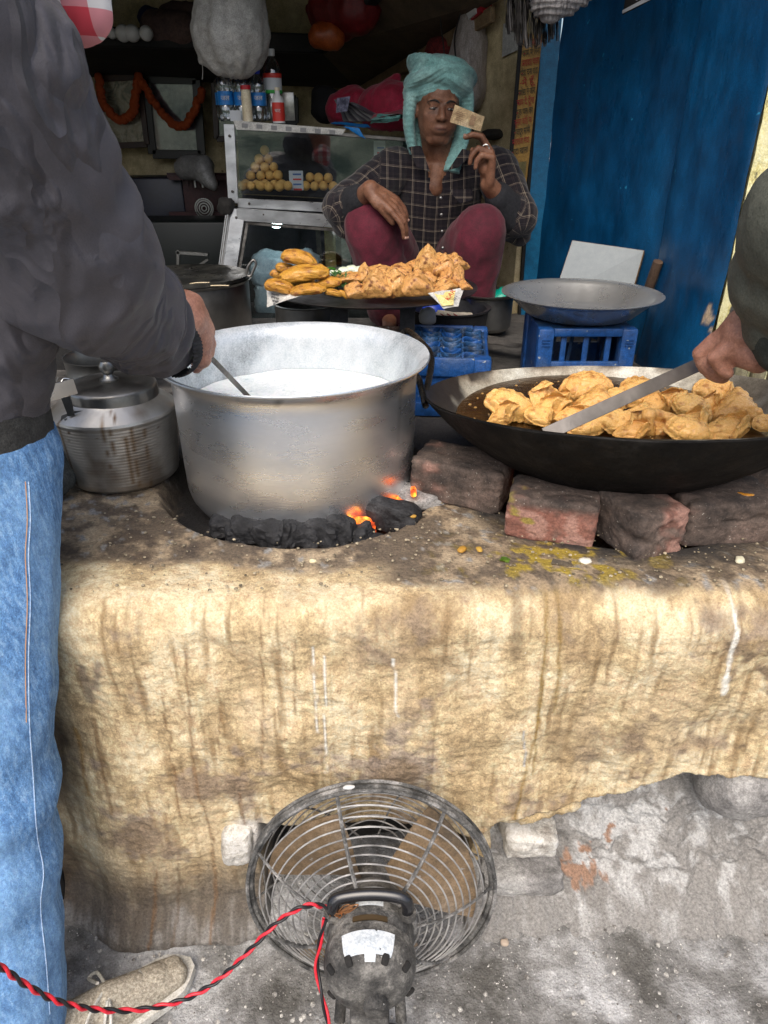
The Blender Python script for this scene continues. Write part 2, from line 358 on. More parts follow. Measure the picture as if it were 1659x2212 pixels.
    for p, q, w, cl in runs:
        A, B = at(*p, Y=.93)[[0, 2]], at(*q, Y=.93)[[0, 2]]; d_ = B-A; L = d_@d_
        u = np.clip(((X-A[0])*d_[0]+(Z-A[1])*d_[1])/L, 0, 1); xx = X+.006*noise(P*[0, 0, 1]+[p[0], 0, 0], 22, 90)
        D = np.hypot(xx-A[0]-u*d_[0], Z-A[1]-u*d_[1]); lay(cl, fr*sm(w*(1.1+.9*noise(P, 40, 93)), w*.3, D)*(.92 if sum(cl) > 1.4 else .62))
    root = thing('clay_stove', 'long mud plastered clay stove with ochre front, drips of spilt food and two fire pits', 'stove', (.2, 1.2, 0))
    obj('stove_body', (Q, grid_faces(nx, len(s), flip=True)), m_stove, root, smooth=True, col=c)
    return root
stove = build_stove()
m_lime = M('limed_stone', (.34, .31, .27), (.60, .58, .53), (.72, .70, .66), scale=14, rough=.9, bump=1.5, bscale=60, grain=.4)
m_cem = M('rough_cement', (.13, .125, .12), (.27, .26, .25), (.42, .41, .39), scale=11, rough=.95, bump=1, bscale=90)
m_clay2 = M('clay_ledge', (.34, .24, .12), (.50, .38, .21), (.60, .52, .38), scale=16, rough=.9, bump=1, bscale=60)
def rock(c, s, seed, rot=(0, 0, 0), k=5, amp=.12, sub=4, nf=3.):
    v, f = ico(sub); r = (np.abs(v)**k).sum(1)**(-1/k); v = v*r[:, None]
    v = v*(1+amp*fbm(v, nf*.5, 3, seed)+amp*.35*ridge(v, nf*1.6, 3, seed+9))[:, None]
    return T((v*np.array(s), f), TR(c, rot))
for i, (x, y, w, h, mt) in enumerate([(1145, 1818, .105, .060, m_lime), (1032, 1822, .045, .055, m_clay2), (1130, 1905, .16, .05, m_cem)]):
    p = at(x, y, Y=.955); obj('stone_block', rock((p[0], .985, p[2]), (w/2, .05, h/2), 40+i, (0, .05, .05), 6, .15), mt, stove)
p = at(1595, 1740, Y=.93); obj('cement_lump', rock((p[0]+.02, .995, p[2]+.02), (.075, .085, .082), 55, (.5, .3, 0), 2.6, .10), m_cem, stove)
p = at(1150, 1765, Y=.93); obj('clay_ledge', fuse([cap((.20, .955, p[2]-.012), (.36, .952, p[2]+.016), .024, .020), cap((.27, .94, p[2]+.006), (.31, .94, p[2]+.01), .022)], .005, 2, lambda v: fbm(v, 30, 4, 3)*.012), m_clay2, stove)
p = at(512, 1812, Y=.93); obj('stone_block', rock((p[0], .945, p[2]), (.030, .05, .050), 61, (0, .1, .1), 4, .12), m_lime, stove)
# inner walls of the blow hole
def nubs():
    out = []
    for k in range(10): out.append(rock((-.22+.043*k, 1.20+.02*random.random(), .03+.18*random.random()), (.03, .03, .028), 70+k, k=3, sub=3))
    return join(*out)
tag(obj('rubble', nubs(), m_cem, stove), kind='stuff')

m_ground = M('concrete_ground', (.11, .105, .095), (.25, .245, .235), (.50, .50, .50), scale=5.5, lo=.38, hi=.62, rough=.9, bump=1.6, bscale=120, speck=((.60, .58, .54), 150, .69), dist=.1, grain=.6)
def ground():
    n = 150; u = np.linspace(-1, 1, n); g = np.sign(u)*(np.abs(u)*1.0+np.abs(u)**9*160)
    X, Y = np.meshgrid(g, g+.5, indexing='ij'); P = np.stack([X.ravel(), Y.ravel(), 0*X.ravel()], 1)
    near = np.exp(-(P[:, 0]**2+P[:, 1]**2)/6); P[:, 2] = (fbm(P, 5, 4, 3)*.012)*near - .015*near
    P[:, 2] += .022*sm(.80, .95, P[:, 1])*near
    return P, grid_faces(n, n)
struct('ground', ground(), m_ground, smooth=True)
m_floor = M('sooty_cement_floor', (.028, .027, .026), (.085, .08, .074), (.14, .13, .12), scale=5, rough=.75, bump=.5, bscale=90, speck=((.3, .28, .25), 140, .73))
struct('shop_floor', box((-.2, 3.6, .39), (4.0, 3.9, .80)), m_floor)
m_black = M('dull_black', (.008, .008, .008), (.02, .018, .016), rough=.9, bump=.5)
struct('side_dark_block', box((-1.35, 1.4, .36), (1.36, .9, .72), bev=.01), m_black)  # black block put in for the dark void left of the stove
# ---------------------------------------------------------------- shop shell
m_cream = M('cream_distemper', (.38, .30, .16), (.52, .43, .25), (.58, .49, .31), scale=2.5, rough=.85, bump=.25, bscale=40, speck=((.2, .15, .08), 30, .72))
m_ceil = M('smoked_ceiling', (.05, .035, .02), (.10, .07, .04), scale=2, rough=.9, bump=.3)
m_beam = M('dark_painted_beam', (.006, .006, .006), (.014, .013, .012), rough=.8, bump=.3)
m_blue = M('blue_enamel_wall', (.001, .030, .085), (.002, .055, .145), (.003, .075, .19), scale=2.4, stretch=(1, 1, .45), rough=.20, rough2=.5, bump=.55, bscale=22, bstretch=(1.6, 1.6, .6), attr=True, speck=((.02, .2, .35), 38, .735))
m_blue2 = M('blue_frame_paint', (.004, .12, .26), (.006, .16, .33), scale=5, rough=.4, bump=.2, speck=((.4, .5, .5), 70, .76))
def wallbox(a, b, z0, z1, th):
    a, b = np.array(a), np.array(b); d = (b-a)/np.linalg.norm(b-a); n = np.array([-d[1], d[0]])*th
    q = [a, b, b+n, a+n]; v = [(*p, z0) for p in q]+[(*p, z1) for p in q]
    return np.array(v), [(3, 2, 1, 0), (4, 5, 6, 7), (0, 1, 5, 4), (1, 2, 6, 5), (2, 3, 7, 6), (3, 0, 4, 7)]
WALLC = 'wall'
obj('back_wall', wallbox((.2, 4.55), (-3.2, 4.35), .79, 2.5, -.12), m_cream, label='cream back wall of the shop behind the garlanded pictures', cat=WALLC, smooth=False)
obj('side_wall', wallbox((.53, 3.0), (-.16, 4.56), .79, 2.6, -.10), m_cream, label='cream side wall running back behind the man in the turban', cat=WALLC, smooth=False)
obj('left_wall', wallbox((-2.2, 4.4), (-1.9, 1.9), .79, 2.6, -.10), m_cream, label='dim left side wall of the shop, behind the man in the grey jacket', cat=WALLC, smooth=False)
# blue wall to the right: panel and rounded pier nearer the street
def blue(a, b, nu, name, label, bulge=0, seed=0, zt=3.0, paint=True):
    a, b = np.array(a), np.array(b); L = np.linalg.norm(b-a); d = (b-a)/L; n = np.array([d[1], -d[0]])
    u = np.linspace(0, 1, nu); z = np.linspace(.79, zt, 150); U, Z = np.meshgrid(u, z, indexing='ij'); U, Z = U.ravel(), Z.ravel()
    P = np.stack([a[0]+d[0]*L*U, a[1]+d[1]*L*U, Z], 1); w = fbm(P, 3, 3, seed)*.012+fbm(P*[1, 1, .5], 16, 3, seed+5)*.0035
    w += bulge*np.sin(U*PI)**.5 + .02*sm(1.05, .80, Z)*(1 if bulge else 0)
    P[:, 0] += n[0]*w; P[:, 1] += n[1]*w
    c = np.zeros((len(Z), 4))
    if bulge:
        for px, py, r in ((1528, 690, .022), (1540, 715, .016), (1518, 700, .010), (1532, 660, .008)):
            q = np.argmin([np.hypot(*(proj2(p)-np.array([px, py]))) for p in P]); D = np.linalg.norm(P-P[q], axis=1)+.01*noise(P, 60, 3)
            m = sm(r, r*.7, D); c[:, :3] = np.where(m[:, None] > .2, (.50, .38, .26), c[:, :3]); c[:, 3] = np.maximum(c[:, 3], m)
    return obj(name, (P, grid_faces(nu, 150, flip=False)), m_blue, label=label, cat=WALLC, smooth=True, col=c)
def proj2(p):
    d = np.array(p)-[0, 0, CAMH]; z = d[1]*_c-d[2]*_s; return np.array([829.5+1534*d[0]/z, 1106-1534*(d[1]*_s+d[2]*_c)/z])
blue((.62, 2.98), (.875, 2.33), 50, 'blue_wall', 'dark glossy blue painted wall behind the leaning white board', seed=3)
blue((.845, 2.30), (.922, 1.99), 40, 'blue_pier', 'glossy blue painted pier with chipped paint beside the yellow post', bulge=.012, seed=8)
obj('wall_core', wallbox((1.06, 2.0), (.70, 3.0), .79, 3.0, -.25), m_black, label='dark masonry behind the blue painted pier', cat=WALLC, smooth=False)
_dp = [at(x, y, Y=2.98) for x, y in ((1172, 60), (1213, 52), (1163, 606), (1131, 606))]; _d0, _d1 = _dp[0]-_dp[3], _dp[1]-_dp[2]; _dp[3] = _dp[3]-_d0*.25; _dp[2] = _dp[2]-_d1*.25; _dp[0] = _dp[0]+_d0*.4; _dp[1] = _dp[1]+_d1*.4
_q = np.array(_dp); _bx = [(3, 2, 1, 0), (4, 5, 6, 7), (0, 1, 5, 4), (1, 2, 6, 5), (2, 3, 7, 6), (3, 0, 4, 7)]
obj('door_post', (np.concatenate([_q, _q+[0, .06, 0]]), _bx), m_blue2, smooth=False, label='flat blue painted door post between yellow notice and dark blue wall', cat='door post')
_j = np.array([_dp[0]+[-.016, .004, 0], _dp[0]+[0, .004, 0], _dp[3]+[0, .004, 0], _dp[3]+[-.010, .004, 0]])
obj('dark_jamb', (np.concatenate([_j, _j+[0, .05, 0]]), _bx), m_beam, smooth=False, label='thin black jamb along the left of the blue door post', cat='door jamb')
m_yel = M('peeling_yellow', (.05, .05, .045), (.62, .55, .22), (.72, .68, .38), grain=.3, scale=26, stretch=(1, 1, .45), lo=.36, hi=.50, rough=.6, bump=1, bscale=60)
def ypost():
    n, m = 40, 200; z = np.linspace(.0, 3.0, m); th = np.linspace(0, 1, n); Tn, Z = np.meshgrid(th, z, indexing='ij'); Tn, Z = Tn.ravel(), Z.ravel()
    P = np.stack([0.925+.30*Tn, 1.985-.05*Tn+.02*Tn**2, Z], 1); P[:, 1] -= .015*np.abs(np.sin(Tn*9.4))+fbm(P*[1, 1, .4], 18, 4, 4)*.008
    P[:, 0] += .004*noise(P, 14, 3)
    return P, grid_faces(n, m)
obj('yellow_post', join(ypost(), box((1.13, 2.12, 1.5), (.38, .2, 3.0))), m_yel, label='peeling pale yellow post at the right street corner of the shop', cat='post', smooth=50)
m_rail = M('greasy_timber', (.07, .06, .045), (.18, .16, .10), (.30, .28, .16), scale=8, stretch=(1, 1, .3), rough=.7, bump=.8)
for k, lab in enumerate(('leftmost grey weathered upright under the right hand holding the turner', 'middle grey weathered upright under the wrist at right', 'grey weathered upright nearest the right edge of the photo')):
    p = at(1590+38*k, 840, Y=1.86); obj('weathered_upright', tube([(p[0], 1.86, 0), (p[0], 1.86, p[2]+.25)], .019, 10), m_rail, label=lab, cat='post', group='weathered uprights behind the pan')
m_front = M('unseen_front_grey', (.10, .10, .10), (.22, .21, .2), scale=3, rough=.9, bump=.3)
obj('unseen_front', join(box((-.9, 2.12, 3.15), (4.6, .16, 1.9)), box((-2.6, 2.12, 1.6), (1.2, .16, 2.4))), m_front, label='unseen grey front above and left of the opening, added to darken the shop', cat='wall')  # out of view, added to keep sky light out of the shop
# ceiling, loft shelf and beams
def quad(pts, th):
    P = np.array(pts, float); n = np.cross(P[1]-P[0], P[3]-P[0]); n /= np.linalg.norm(n)
    if n[2] < 0: n = -n
    v = np.concatenate([P, P+n*th]); k = len(P)
    return v, [tuple(range(k)), tuple(reversed(range(k, 2*k)))]+[(i, k+i, k+(i+1) % k, (i+1) % k) for i in range(k)]
struct('ceiling', quad([(-2.6, 2.05, 2.35), (1.35, 2.05, 2.35), (1.2, 4.8, 2.32), (-2.6, 4.8, 2.32)], .12), m_ceil, smooth=False)
s1 = at(1052, 18, Y=3.18); s2 = at(780, 196, Y=4.40)
loft = thing('loft_shelf', 'dark slab loft under the ceiling carrying bulbs, cloths and bags', 'shelf', (-.6, 4.2, 1.75))
pA, pB = at(770, 192, Y=4.42), at(200, 150, Y=4.40)
q1, q2, q3 = at(690, 108, Y=3.9), at(190, 78, Y=3.75), at(820, -30, Y=3.35)
obj('loft_slab', quad([q2+[-.8, 0, 0], q1, pA, pB+[-.9, 0, 0]], .03), m_beam, loft, smooth=False)
obj('loft_slab', quad([q1, q3, s1+[.04, -.06, .02], pA], .03), m_ceil, loft, smooth=False)
obj('beam', bar(q1+[.02, -.02, .02], q2+[-.8, -.02, .02], .05, .075), m_beam, loft)
obj('beam', bar(q1+[.0, 0, .02], q3+[.05, -.1, .03], .06, .075), m_beam, loft)
obj('wall_trim', bar(s1+[.02, -.02, -.02], s2+[-.02, 0, -.015], .02, .05), M('wooden_trim', (.14, .09, .045), (.22, .15, .08), rough=.7), label='brown timber trim where the cream side wall meets the sloping ceiling', cat='trim')
# ================================================================ METALWARE
m_alu = M('brushed_aluminium', (.80, .83, .86), (.93, .95, .97), scale=5, stretch=(1, 1, 3), rough=.22, rough2=.36, metal=.92, bump=.12, bscale=160, bstretch=(.25, .25, 3), aniso=.75, attr=True)
def scratch(m):
    nt = m.node_tree; b = nt.nodes['Principled BSDF']; tc = nt.nodes.new('ShaderNodeTexCoord').outputs['Object']; last = b.inputs['Base Color'].links[0].from_socket
    for k, (rx, rz) in enumerate(((.5, .4), (-.4, -.6))):
        mp = nt.nodes.new('ShaderNodeMapping'); mp.inputs['Rotation'].default_value = (rx, rz, .3*k); mp.inputs['Scale'].default_value = (1.6, 1.6, 170); nt.links.new(tc, mp.inputs[0])
        n = nt.nodes.new('ShaderNodeTexNoise'); n.inputs['Scale'].default_value = 5; n.inputs['Detail'].default_value = 3; nt.links.new(mp.outputs[0], n.inputs[0])
        f = ramp(nt, n.outputs[0], [(.60, (0, 0, 0)), (.70, (.6, .6, .6))]); last = mixc(nt, f, last, (.86, .87, .88))
    nt.links.new(last, b.inputs['Base Color'])
scratch(m_alu)
m_inner = M('milk_filmed_aluminium', (.42, .45, .47), (.60, .64, .66), (.74, .78, .80), scale=5, stretch=(1, 1, .6), rough=.42, metal=.35, bump=.2, bscale=70, dist=1)
m_milk = M('milk', (.66, .70, .70), (.80, .82, .80), scale=14, rough=.25, bump=.3, bscale=50, sss=.3, speck=((.5, .58, .6), 40, .66))
pc = V(-.177, 1.388, 0); PZ0, PZ1, PR = .762, 1.066, .2665
pot = thing('cooking_pot', 'wide brushed aluminium pot of milk standing on glowing charcoal', 'pot', (*pc[:2], PZ0))
prof = [(0, PZ0), (.10, PZ0), (.178, PZ0+.002), (.210, PZ0+.006), (.224, PZ0+.015), (.2335, PZ0+.032), (.2375, PZ0+.05), (.2395, PZ0+.12), (.2415, 1.020), (.2435, 1.040), (.249, 1.053), (.258, 1.0605), (PR, 1.063), (PR+.0015, 1.0655), (PR, 1.0682)]
v, f = lathe([(r, z) for r, z in prof], 128, pc); v[:, 2] += .0012*noise(v, 5, 2); v[:, :2] += (v[:, :2]-pc[:2])*(.006*noise(v, 4, 6))[:, None]
c = np.zeros((len(v), 4)); lowm = sm(PZ0+.035, PZ0+.002, v[:, 2]+.012*fbm(v, 18, 3, 5)); c[:, :3] = (.10, .095, .085); c[:, 3] = lowm*.65
sp = sm(.52, .62, fbm(v, 60, 2, 8)); c[:, 3] = np.maximum(c[:, 3], sp*.6)
obj('pot_body', (v, f), m_alu, pot, smooth=True, col=c)
pin = [(PR, 1.0682), (.258, 1.0660), (.248, 1.058), (.2415, 1.046), (.2385, 1.032), (.236, .97), (.233, .88), (.21, .80), (0, .79)]
obj('pot_lining', lathe(pin, 128, pc), m_inner, pot, smooth=True)
v, f = lathe([(0, .962), (.05, .962), (.1, .9625), (.15, .962), (.20, .963), (.2345, .9665)], 96, pc); v[:, 2] += .0035*fbm(v, 14, 3, 4)
obj('milk', (v, f), m_milk, label='frothy white milk inside the wide aluminium pot', cat='milk', smooth=True)
m_steel = M('steel', (.42, .42, .41), (.58, .58, .57), scale=8, rough=.22, rough2=.40, metal=1, bump=.08)
m_dsteel = M('dull_steel', (.20, .20, .19), (.36, .36, .35), scale=7, rough=.28, rough2=.5, metal=1, bump=.1)
m_oldsteel = M('worn_steel', (.12, .11, .10), (.30, .29, .27), scale=20, rough=.35, rough2=.6, metal=1, bump=.3)
hl = at(455, 772, Y=1.30); ll = at(536, 856, Y=1.40); dl = ll-hl
obj('ladle', join(bar(hl-dl*.45, ll+dl*.25, .0095, .0035, up=(0, -.8, .6)), lathe([(0, -.02), (.03, -.012), (.038, .004), (.036, .004), (.028, -.010), (0, -.017)], 24, ll+dl*.35)), m_oldsteel, label='flat handled steel ladle dipped in the milk by the left hand', cat='ladle')
# ribbed milk can with lid
m_can = M('tin_alloy', (.38, .36, .32), (.56, .54, .50), (.66, .64, .60), scale=6, stretch=(1, 1, .6), rough=.34, rough2=.5, metal=.85, bump=.2, attr=True)
kc = V(-.558, 1.395, 0); R0 = .124
can = thing('milk_can', 'short ribbed metal milk can with flat lid, brown drips and a latch', 'milk can', (*kc[:2], .80))
z = np.linspace(.822, .945, 90); rib = [(R0-.010*(1-((q-.822)/.123))+.00028*math.sin((q-.822)/.123*PI*2*19), q) for q in z]
pr = [(0, .802), (.09, .802), (.105, .806), (.112, .813)]+rib+[(R0+.0015, .951), (R0, .956), (R0-.014, .968), (R0-.028, .977), (.090, .982)]
v, f = lathe(pr, 120, kc); ang = np.arctan2(v[:, 1]-kc[1], v[:, 0]-kc[0]); c = np.zeros((len(v), 4))
bn = sm(-.1, .35, fbm(v, 9, 4, 3)+.75*np.exp(-((ang+.75)/.55)**2)*sm(.95, .81, v[:, 2])-.2); c[:, :3] = (.15, .085, .03); c[:, 3] = bn*.6
for a0, w_, z1, z2 in ((-1.42, .018, .975, .87), (-1.30, .014, .955, .90), (-2.2, .018, .96, .82), (-1.1, .03, .93, .83), (-1.0, .02, .95, .82), (-.8, .03, .94, .81)):
    mm = sm(w_, w_*.4, np.abs(ang-a0-.04*noise(v*[0, 0, 1]+a0, 40, 5)))*sm(z2-.01, z2, v[:, 2])*(v[:, 2] < z1); c[:, :3] = np.where(mm[:, None] > .3, (.20, .11, .035), c[:, :3]); c[:, 3] = np.maximum(c[:, 3], mm*.8)
ds = sm(.42, .5, fbm(v, 55, 2, 12))*sm(.90, .95, v[:, 2]); c[:, :3] = np.where(ds[:, None] > .3, (.12, .05, .015), c[:, :3]); c[:, 3] = np.maximum(c[:, 3], ds)
v[:, 2] += 0; obj('can_body', (v, f), m_can, can, smooth=30, col=c)
lc = kc+V(.004, 0, 0); ld = obj('lid', lathe([(0, 1.009), (.02, 1.011), (.06, 1.009), (.084, 1.005), (.088, 1.002), (.0895, .998), (.0905, .977), (.089, .9765), (.0885, .99)], 72, lc), M('lid_alloy', (.20, .195, .18), (.34, .33, .31), scale=12, rough=.3, rough2=.5, metal=1, bump=.2), can)
obj('knob', lathe([(0, 1.008), (.018, 1.010), (.019, 1.014), (.012, 1.018), (.009, 1.024), (.0155, 1.034), (.016, 1.042), (.011, 1.050), (0, 1.053)], 28, lc+V(-.002, 0, 0)), m_dsteel, ld)
b0 = at(158, 905, Y=1.30); b1 = at(150, 838, Y=1.29); b2 = at(95, 855, Y=1.25)
obj('latch', join(prism([(-.026, -.006), (0, -.016), (.026, -.004), (.024, .010), (.006, .014), (-.02, .012)], b0, (1, .1, .25), (-.15, .35, .9), .004), prism([(-.006, 0), (.006, 0), (.009, .052), (.004, .060), (-.006, .060), (-.010, .052)], b0+[0, -.004, .008], (1, .1, .1), (-.12, .1, 1), .004),
    *[ell(b0+[q, -.004, .002*k], (.004, .003, .004), n=8, m=6) for k, q in enumerate((-.012, .004))]), m_dsteel, can)
obj('carry_strap', bar(b1+[.012, 0, .004], b2+[-.004, 0, 0], .0025, .030), m_steel, can)
obj('bail_wire', tube(spline([b2+[0, 0, -.005], at(78, 800, Y=1.24), at(82, 870, Y=1.22), at(92, 900, Y=1.21), at(102, 895, Y=1.21), at(104, 850, Y=1.21), at(90, 838, Y=1.22)], 6), .0016, 6), m_dsteel, can)
# open tin behind
oc = V(-.665, 1.66, 0)
tin = thing('steel_tin', 'open round steel tin with wire handle behind the milk can', 'tin', (*oc[:2], .80))
obj('tin_body', lathe([(0, .802), (.085, .804), (.088, .82), (.088, .945), (.0905, .950), (.0875, .956), (.0895, .985), (.0915, .988), (.089, .989), (.086, .984), (.085, .95), (.084, .83), (0, .825)], 64, oc), m_dsteel, tin)
w = [at(125, 815, Y=1.60), at(120, 828, Y=1.58), at(128, 835, Y=1.57), at(138, 818, Y=1.58), at(160, 822, Y=1.57)]
obj('bail_wire', tube(spline(w, 6), .0018, 6), m_steel, tin)
# big lidded pot at the back left
bc = V(-.70, 2.63, 0)
bp = thing('lidded_pot', 'deep steel pot with a dark flat lid behind the jacket sleeve', 'pot', (*bc[:2], .80))
obj('pot_body', lathe([(0, .802), (.20, .805), (.212, .83), (.213, .985), (.222, .992), (.224, .996), (.21, .996), (.205, .98), (.2, .84), (0, .83)], 80, bc), m_dsteel, bp)
bl = obj('lid', lathe([(0, 1.006), (.15, 1.002), (.185, 1.006), (.210, 1.013), (.217, 1.010), (.217, .999), (.205, .997)], 80, bc), M('dark_lid', (.03, .032, .03), (.10, .10, .09), (.2, .19, .15), scale=12, lo=.4, hi=.75, rough=.2, rough2=.5, metal=.7, bump=.2), bp)
h0 = at(541, 596, Y=2.55); obj('lid_ring', tube(spline([h0+[-.012, 0, .005], h0+[-.006, .0, .030], h0+[.014, 0, .052], h0+[.022, 0, .040], h0+[.010, 0, .016], h0+[.0, 0, .0]], 6, True), .0045, 8, closed=True), m_oldsteel, bl)
for k, (x, y, lab) in enumerate(((432, 612, 'curled strip of pale dough left on the dark pot lid'), (475, 617, 'straight strip of pale dough left on the dark pot lid'))):
    p = at(x, y, z=1.012); obj('dough_strip', tube(spline([p+[-.03, -.01+.008*k, 0], p+[-.012, .010-.008*k, 0], p+[.03, .012-.012*k, 0]], 6), .004, 6, flat=.5), M('dough%d' % k, (.6, .5, .33), rough=.6), label=lab, cat='dough')
# the iron pan, tilted on its bricks
kq = V(.468, 1.348, .9943); TX, TY, KR = -.1477, .0128, .3885
ku, kv = V(math.cos(TY), 0, math.sin(TY)), V(0, math.cos(TX), math.sin(TX)); kn = np.cross(ku, kv)
def KP(m): v, f = m; return np.asarray(v) @ np.stack([ku, kv, kn]) + kq, f
m_iron = M('black_iron', (.003, .003, .003), (.007, .0065, .006), (.022, .02, .018), scale=13, lo=.38, hi=.75, rough=.5, rough2=.8, metal=.0, bump=1, bscale=45, spec=.15, grain=.2)
m_kin = M('oiled_iron_inner', (.30, .26, .19), (.48, .44, .35), (.58, .56, .48), scale=6, rough=.30, rough2=.5, metal=.25, bump=.15, attr=True)
def dome(R, depth, n=26): # spherical cap profile from the centre out
    rs = (R*R+depth*depth)/(2*depth); return [(rs*math.sin(t), rs-depth*0-rs*math.cos(t)-depth) for t in np.linspace(0, math.asin(R/rs), n)]
KD = .182
pan = thing('frying_pan', 'huge black iron frying pan tilted on bricks, full of frying pastries', 'frying pan', (kq[0], kq[1], kq[2]-.15))
v, f = lathe(dome(KR, KD)+[(KR+.001, .002), (KR-.002, .0035)], 128); v[:, :2] *= 1+.006*noise(v, 6, 4)[:, None]; v[:, 2] += .003*noise(v, 8, 8)+.0015*fbm(v, 40, 3, 2)
obj('pan_bowl', KP((v, f)), m_iron, pan, smooth=True)
v, f = lathe([(r*(1-.004/KR), z+.0045) for r, z in dome(KR, KD)], 128); f = [q[::-1] for q in f]
ang = np.arctan2(v[:, 1], v[:, 0]); rr = np.hypot(v[:, 0], v[:, 1]); c = np.zeros((len(v), 4)); n5 = fbm(v, 9, 4, 21)
brn = sm(.62, .95, rr/KR+.25*n5+.25*np.exp(-((np.abs(ang)-PI)/.7)**2)-.30); blk = sm(.80, .92, rr/KR+.30*n5+.28*np.exp(-((np.abs(ang)-2.95)/.55)**2)-.11)
rt = sm(.3, .2, np.abs(ang-.3))*0+sm(-.9, .9, v[:, 0]/KR-.15+.3*n5)*.0
dk = np.maximum(blk*sm(-.45, -.7, v[:, 0]/KR), sm(.55, .95, v[:, 0]/KR+.25*n5)*.85); dk = np.maximum(dk, sm(.975, .995, rr/KR+.05*n5))
c[:, :3] = np.where(dk[:, None] > .35, (.022, .013, .009), (.16, .085, .035)); c[:, 3] = np.maximum(brn*.75, dk*.96)
obj('pan_lining', KP((v, f)), m_kin, pan, smooth=True, col=c)
hp = [at(917, 838, Y=1.36), at(905, 825, Y=1.38), at(884, 805, Y=1.42)]
H1 = spline([kq-ku*(KR-.004)+kv*.055-kn*.010, at(932, 775, Y=1.53), at(908, 738, Y=1.62), at(882, 716, Y=1.68), at(868, 724, Y=1.68), at(872, 750, Y=1.62), at(884, 790, Y=1.52), at(905, 822, Y=1.42), kq-ku*(KR-.002)-kv*.02-kn*.012], 8)
obj('pan_handle', tube(H1, .0072, 10), M('handle_iron', (.008, .007, .006), (.03, .022, .014), (.16, .13, .10), scale=20, lo=.35, hi=.72, rough=.28, metal=.5, bump=1, bscale=90), pan, smooth=True)
m_oil = M('frying_oil', (.028, .012, .003), (.06, .03, .008), scale=10, rough=.06, spec=.8, bump=.3, bscale=60)
OILZ = .925
rs = (KR*KR+KD*KD)/(2*KD); kcen = kq+kn*(rs-KD); hh = kcen[2]-OILZ; ro = math.sqrt(max((rs-.006)**2-hh*hh, .01)); v, f = lathe([(0, OILZ), (ro*.5, OILZ), (ro, OILZ)], 96, (kcen[0], kcen[1], 0))
v[:, 2] += .001*fbm(v, 40, 2, 5)
obj('cooking_oil', (v, f), m_oil, label='dark hot oil pooled in the tilted black frying pan', cat='oil', smooth=True)
# oil froth
fr_ = []
for k in range(150):
    a = random.random()*2*PI; r = ro*math.sqrt(random.random())*.96; s_ = random.uniform(.0012, .004)
    fr_.append(ell((kcen[0]+r*math.cos(a), kcen[1]+r*math.sin(a), OILZ), (s_, s_, s_*.8), n=8, m=5))
obj('oil_froth', join(*fr_), M('froth', (.35, .2, .06), rough=.1, spec=.8), kind='stuff', label='small bubbles on the hot oil between the frying pastries', cat='bubbles')
# flat turner held at right
tp, th = at(1207, 925, Y=1.17), at(1500, 792, Y=1.26); td = th-tp; tn = td/np.linalg.norm(td)
obj('turner', join(bar(tp-td*.10, th+td*.42, .024, .003, up=(0, -.8, .6))), M('turner_steel', (.12, .11, .10), (.22, .20, .18), scale=12, rough=.3, rough2=.5, metal=.6, bump=.15), label='long flat steel turner slanting into the frying pan from the right hand', cat='turner')
# wide steel basin on its crate, small pots
tc_ = V(.571, 2.110, 0)
obj('steel_basin', lathe([(0.0000, 0.9819), (0.1305, 0.9819), (0.1436, 0.9846), (0.1549, 0.9906), (0.2018, 1.0324), (0.2088, 1.0394), (0.2279, 1.0450), (0.2292, 1.0472), (0.2271, 1.0481), (0.2071, 1.0437), (0.1984, 1.0359), (0.1496, 0.9941), (0.1305, 0.9880), (0.0000, 0.9872)], 96, tc_), M('basin_steel', (.46, .46, .45), (.60, .60, .58), scale=5, rough=.20, rough2=.36, metal=.8, bump=.08), label='wide shallow empty steel basin on the blue bottle crate', cat='basin', smooth=50)
p = at(1052, 700, Y=2.62); obj('small_pot', lathe([(0, .81), (.08, .812), (.092, .825), (.094, .93), (.112, .940), (.113, .944), (.092, .942), (.088, .83), (0, .83)], 56, (p[0]+.0, 2.66, 0)), m_dsteel, label='small plain steel pot behind the crates near the seated man', cat='pot', smooth=40)
p = at(972, 700, Y=2.42); bas = obj('dark_basin', lathe([(0, .81), (.12, .812), (.128, .83), (.138, .915), (.146, .920), (.146, .926), (.13, .922), (.12, .84), (0, .835)], 56, (p[0], 2.50, 0)), M('black_plastic', (.015, .016, .018), (.03, .03, .033), rough=.4), label='dark plastic basin behind the left blue crate', cat='basin', smooth=40)
def sheet(pts, nu=24, nv=18, amp=.01, f=9, seed=0, th=.0015):
    """a thin crumpled sheet over four corners (a,b,c,d), with real thickness"""
    a, b, c_, d = [np.array(q, float) for q in pts]; U, W_ = np.meshgrid(np.linspace(0, 1, nu), np.linspace(0, 1, nv), indexing='ij'); U, W_ = U.ravel()[:, None], W_.ravel()[:, None]
    P = a*(1-U)*(1-W_)+b*U*(1-W_)+c_*U*W_+d*(1-U)*W_; n = np.cross(b-a, d-a); n /= np.linalg.norm(n)
    P = P+n*(amp*fbm(P, f, 4, seed)[:, None]*1.6)+(b-a)/np.linalg.norm(b-a)*(amp*.5*noise(P, f, seed+7)[:, None]); q = P-n*th; F = grid_faces(nu, nv); k = len(P)
    return np.concatenate([P, q]), F+[tuple(i+k for i in reversed(g)) for g in F]
m_sack = M('woven_sack', (.42, .38, .30), (.55, .50, .42), scale=20, rough=.8, bump=.5, bscale=200)
sk = thing('paper_sack', 'cream paper sack with red stripes lying in the dark basin', 'sack', at(970, 680, Y=2.45))
obj('sack_sheet', sheet([at(920, 697, Y=2.40), at(1028, 684, Y=2.40), at(1020, 676, Y=2.5), at(945, 670, Y=2.52)], amp=.012, f=8, seed=4), m_sack, sk)
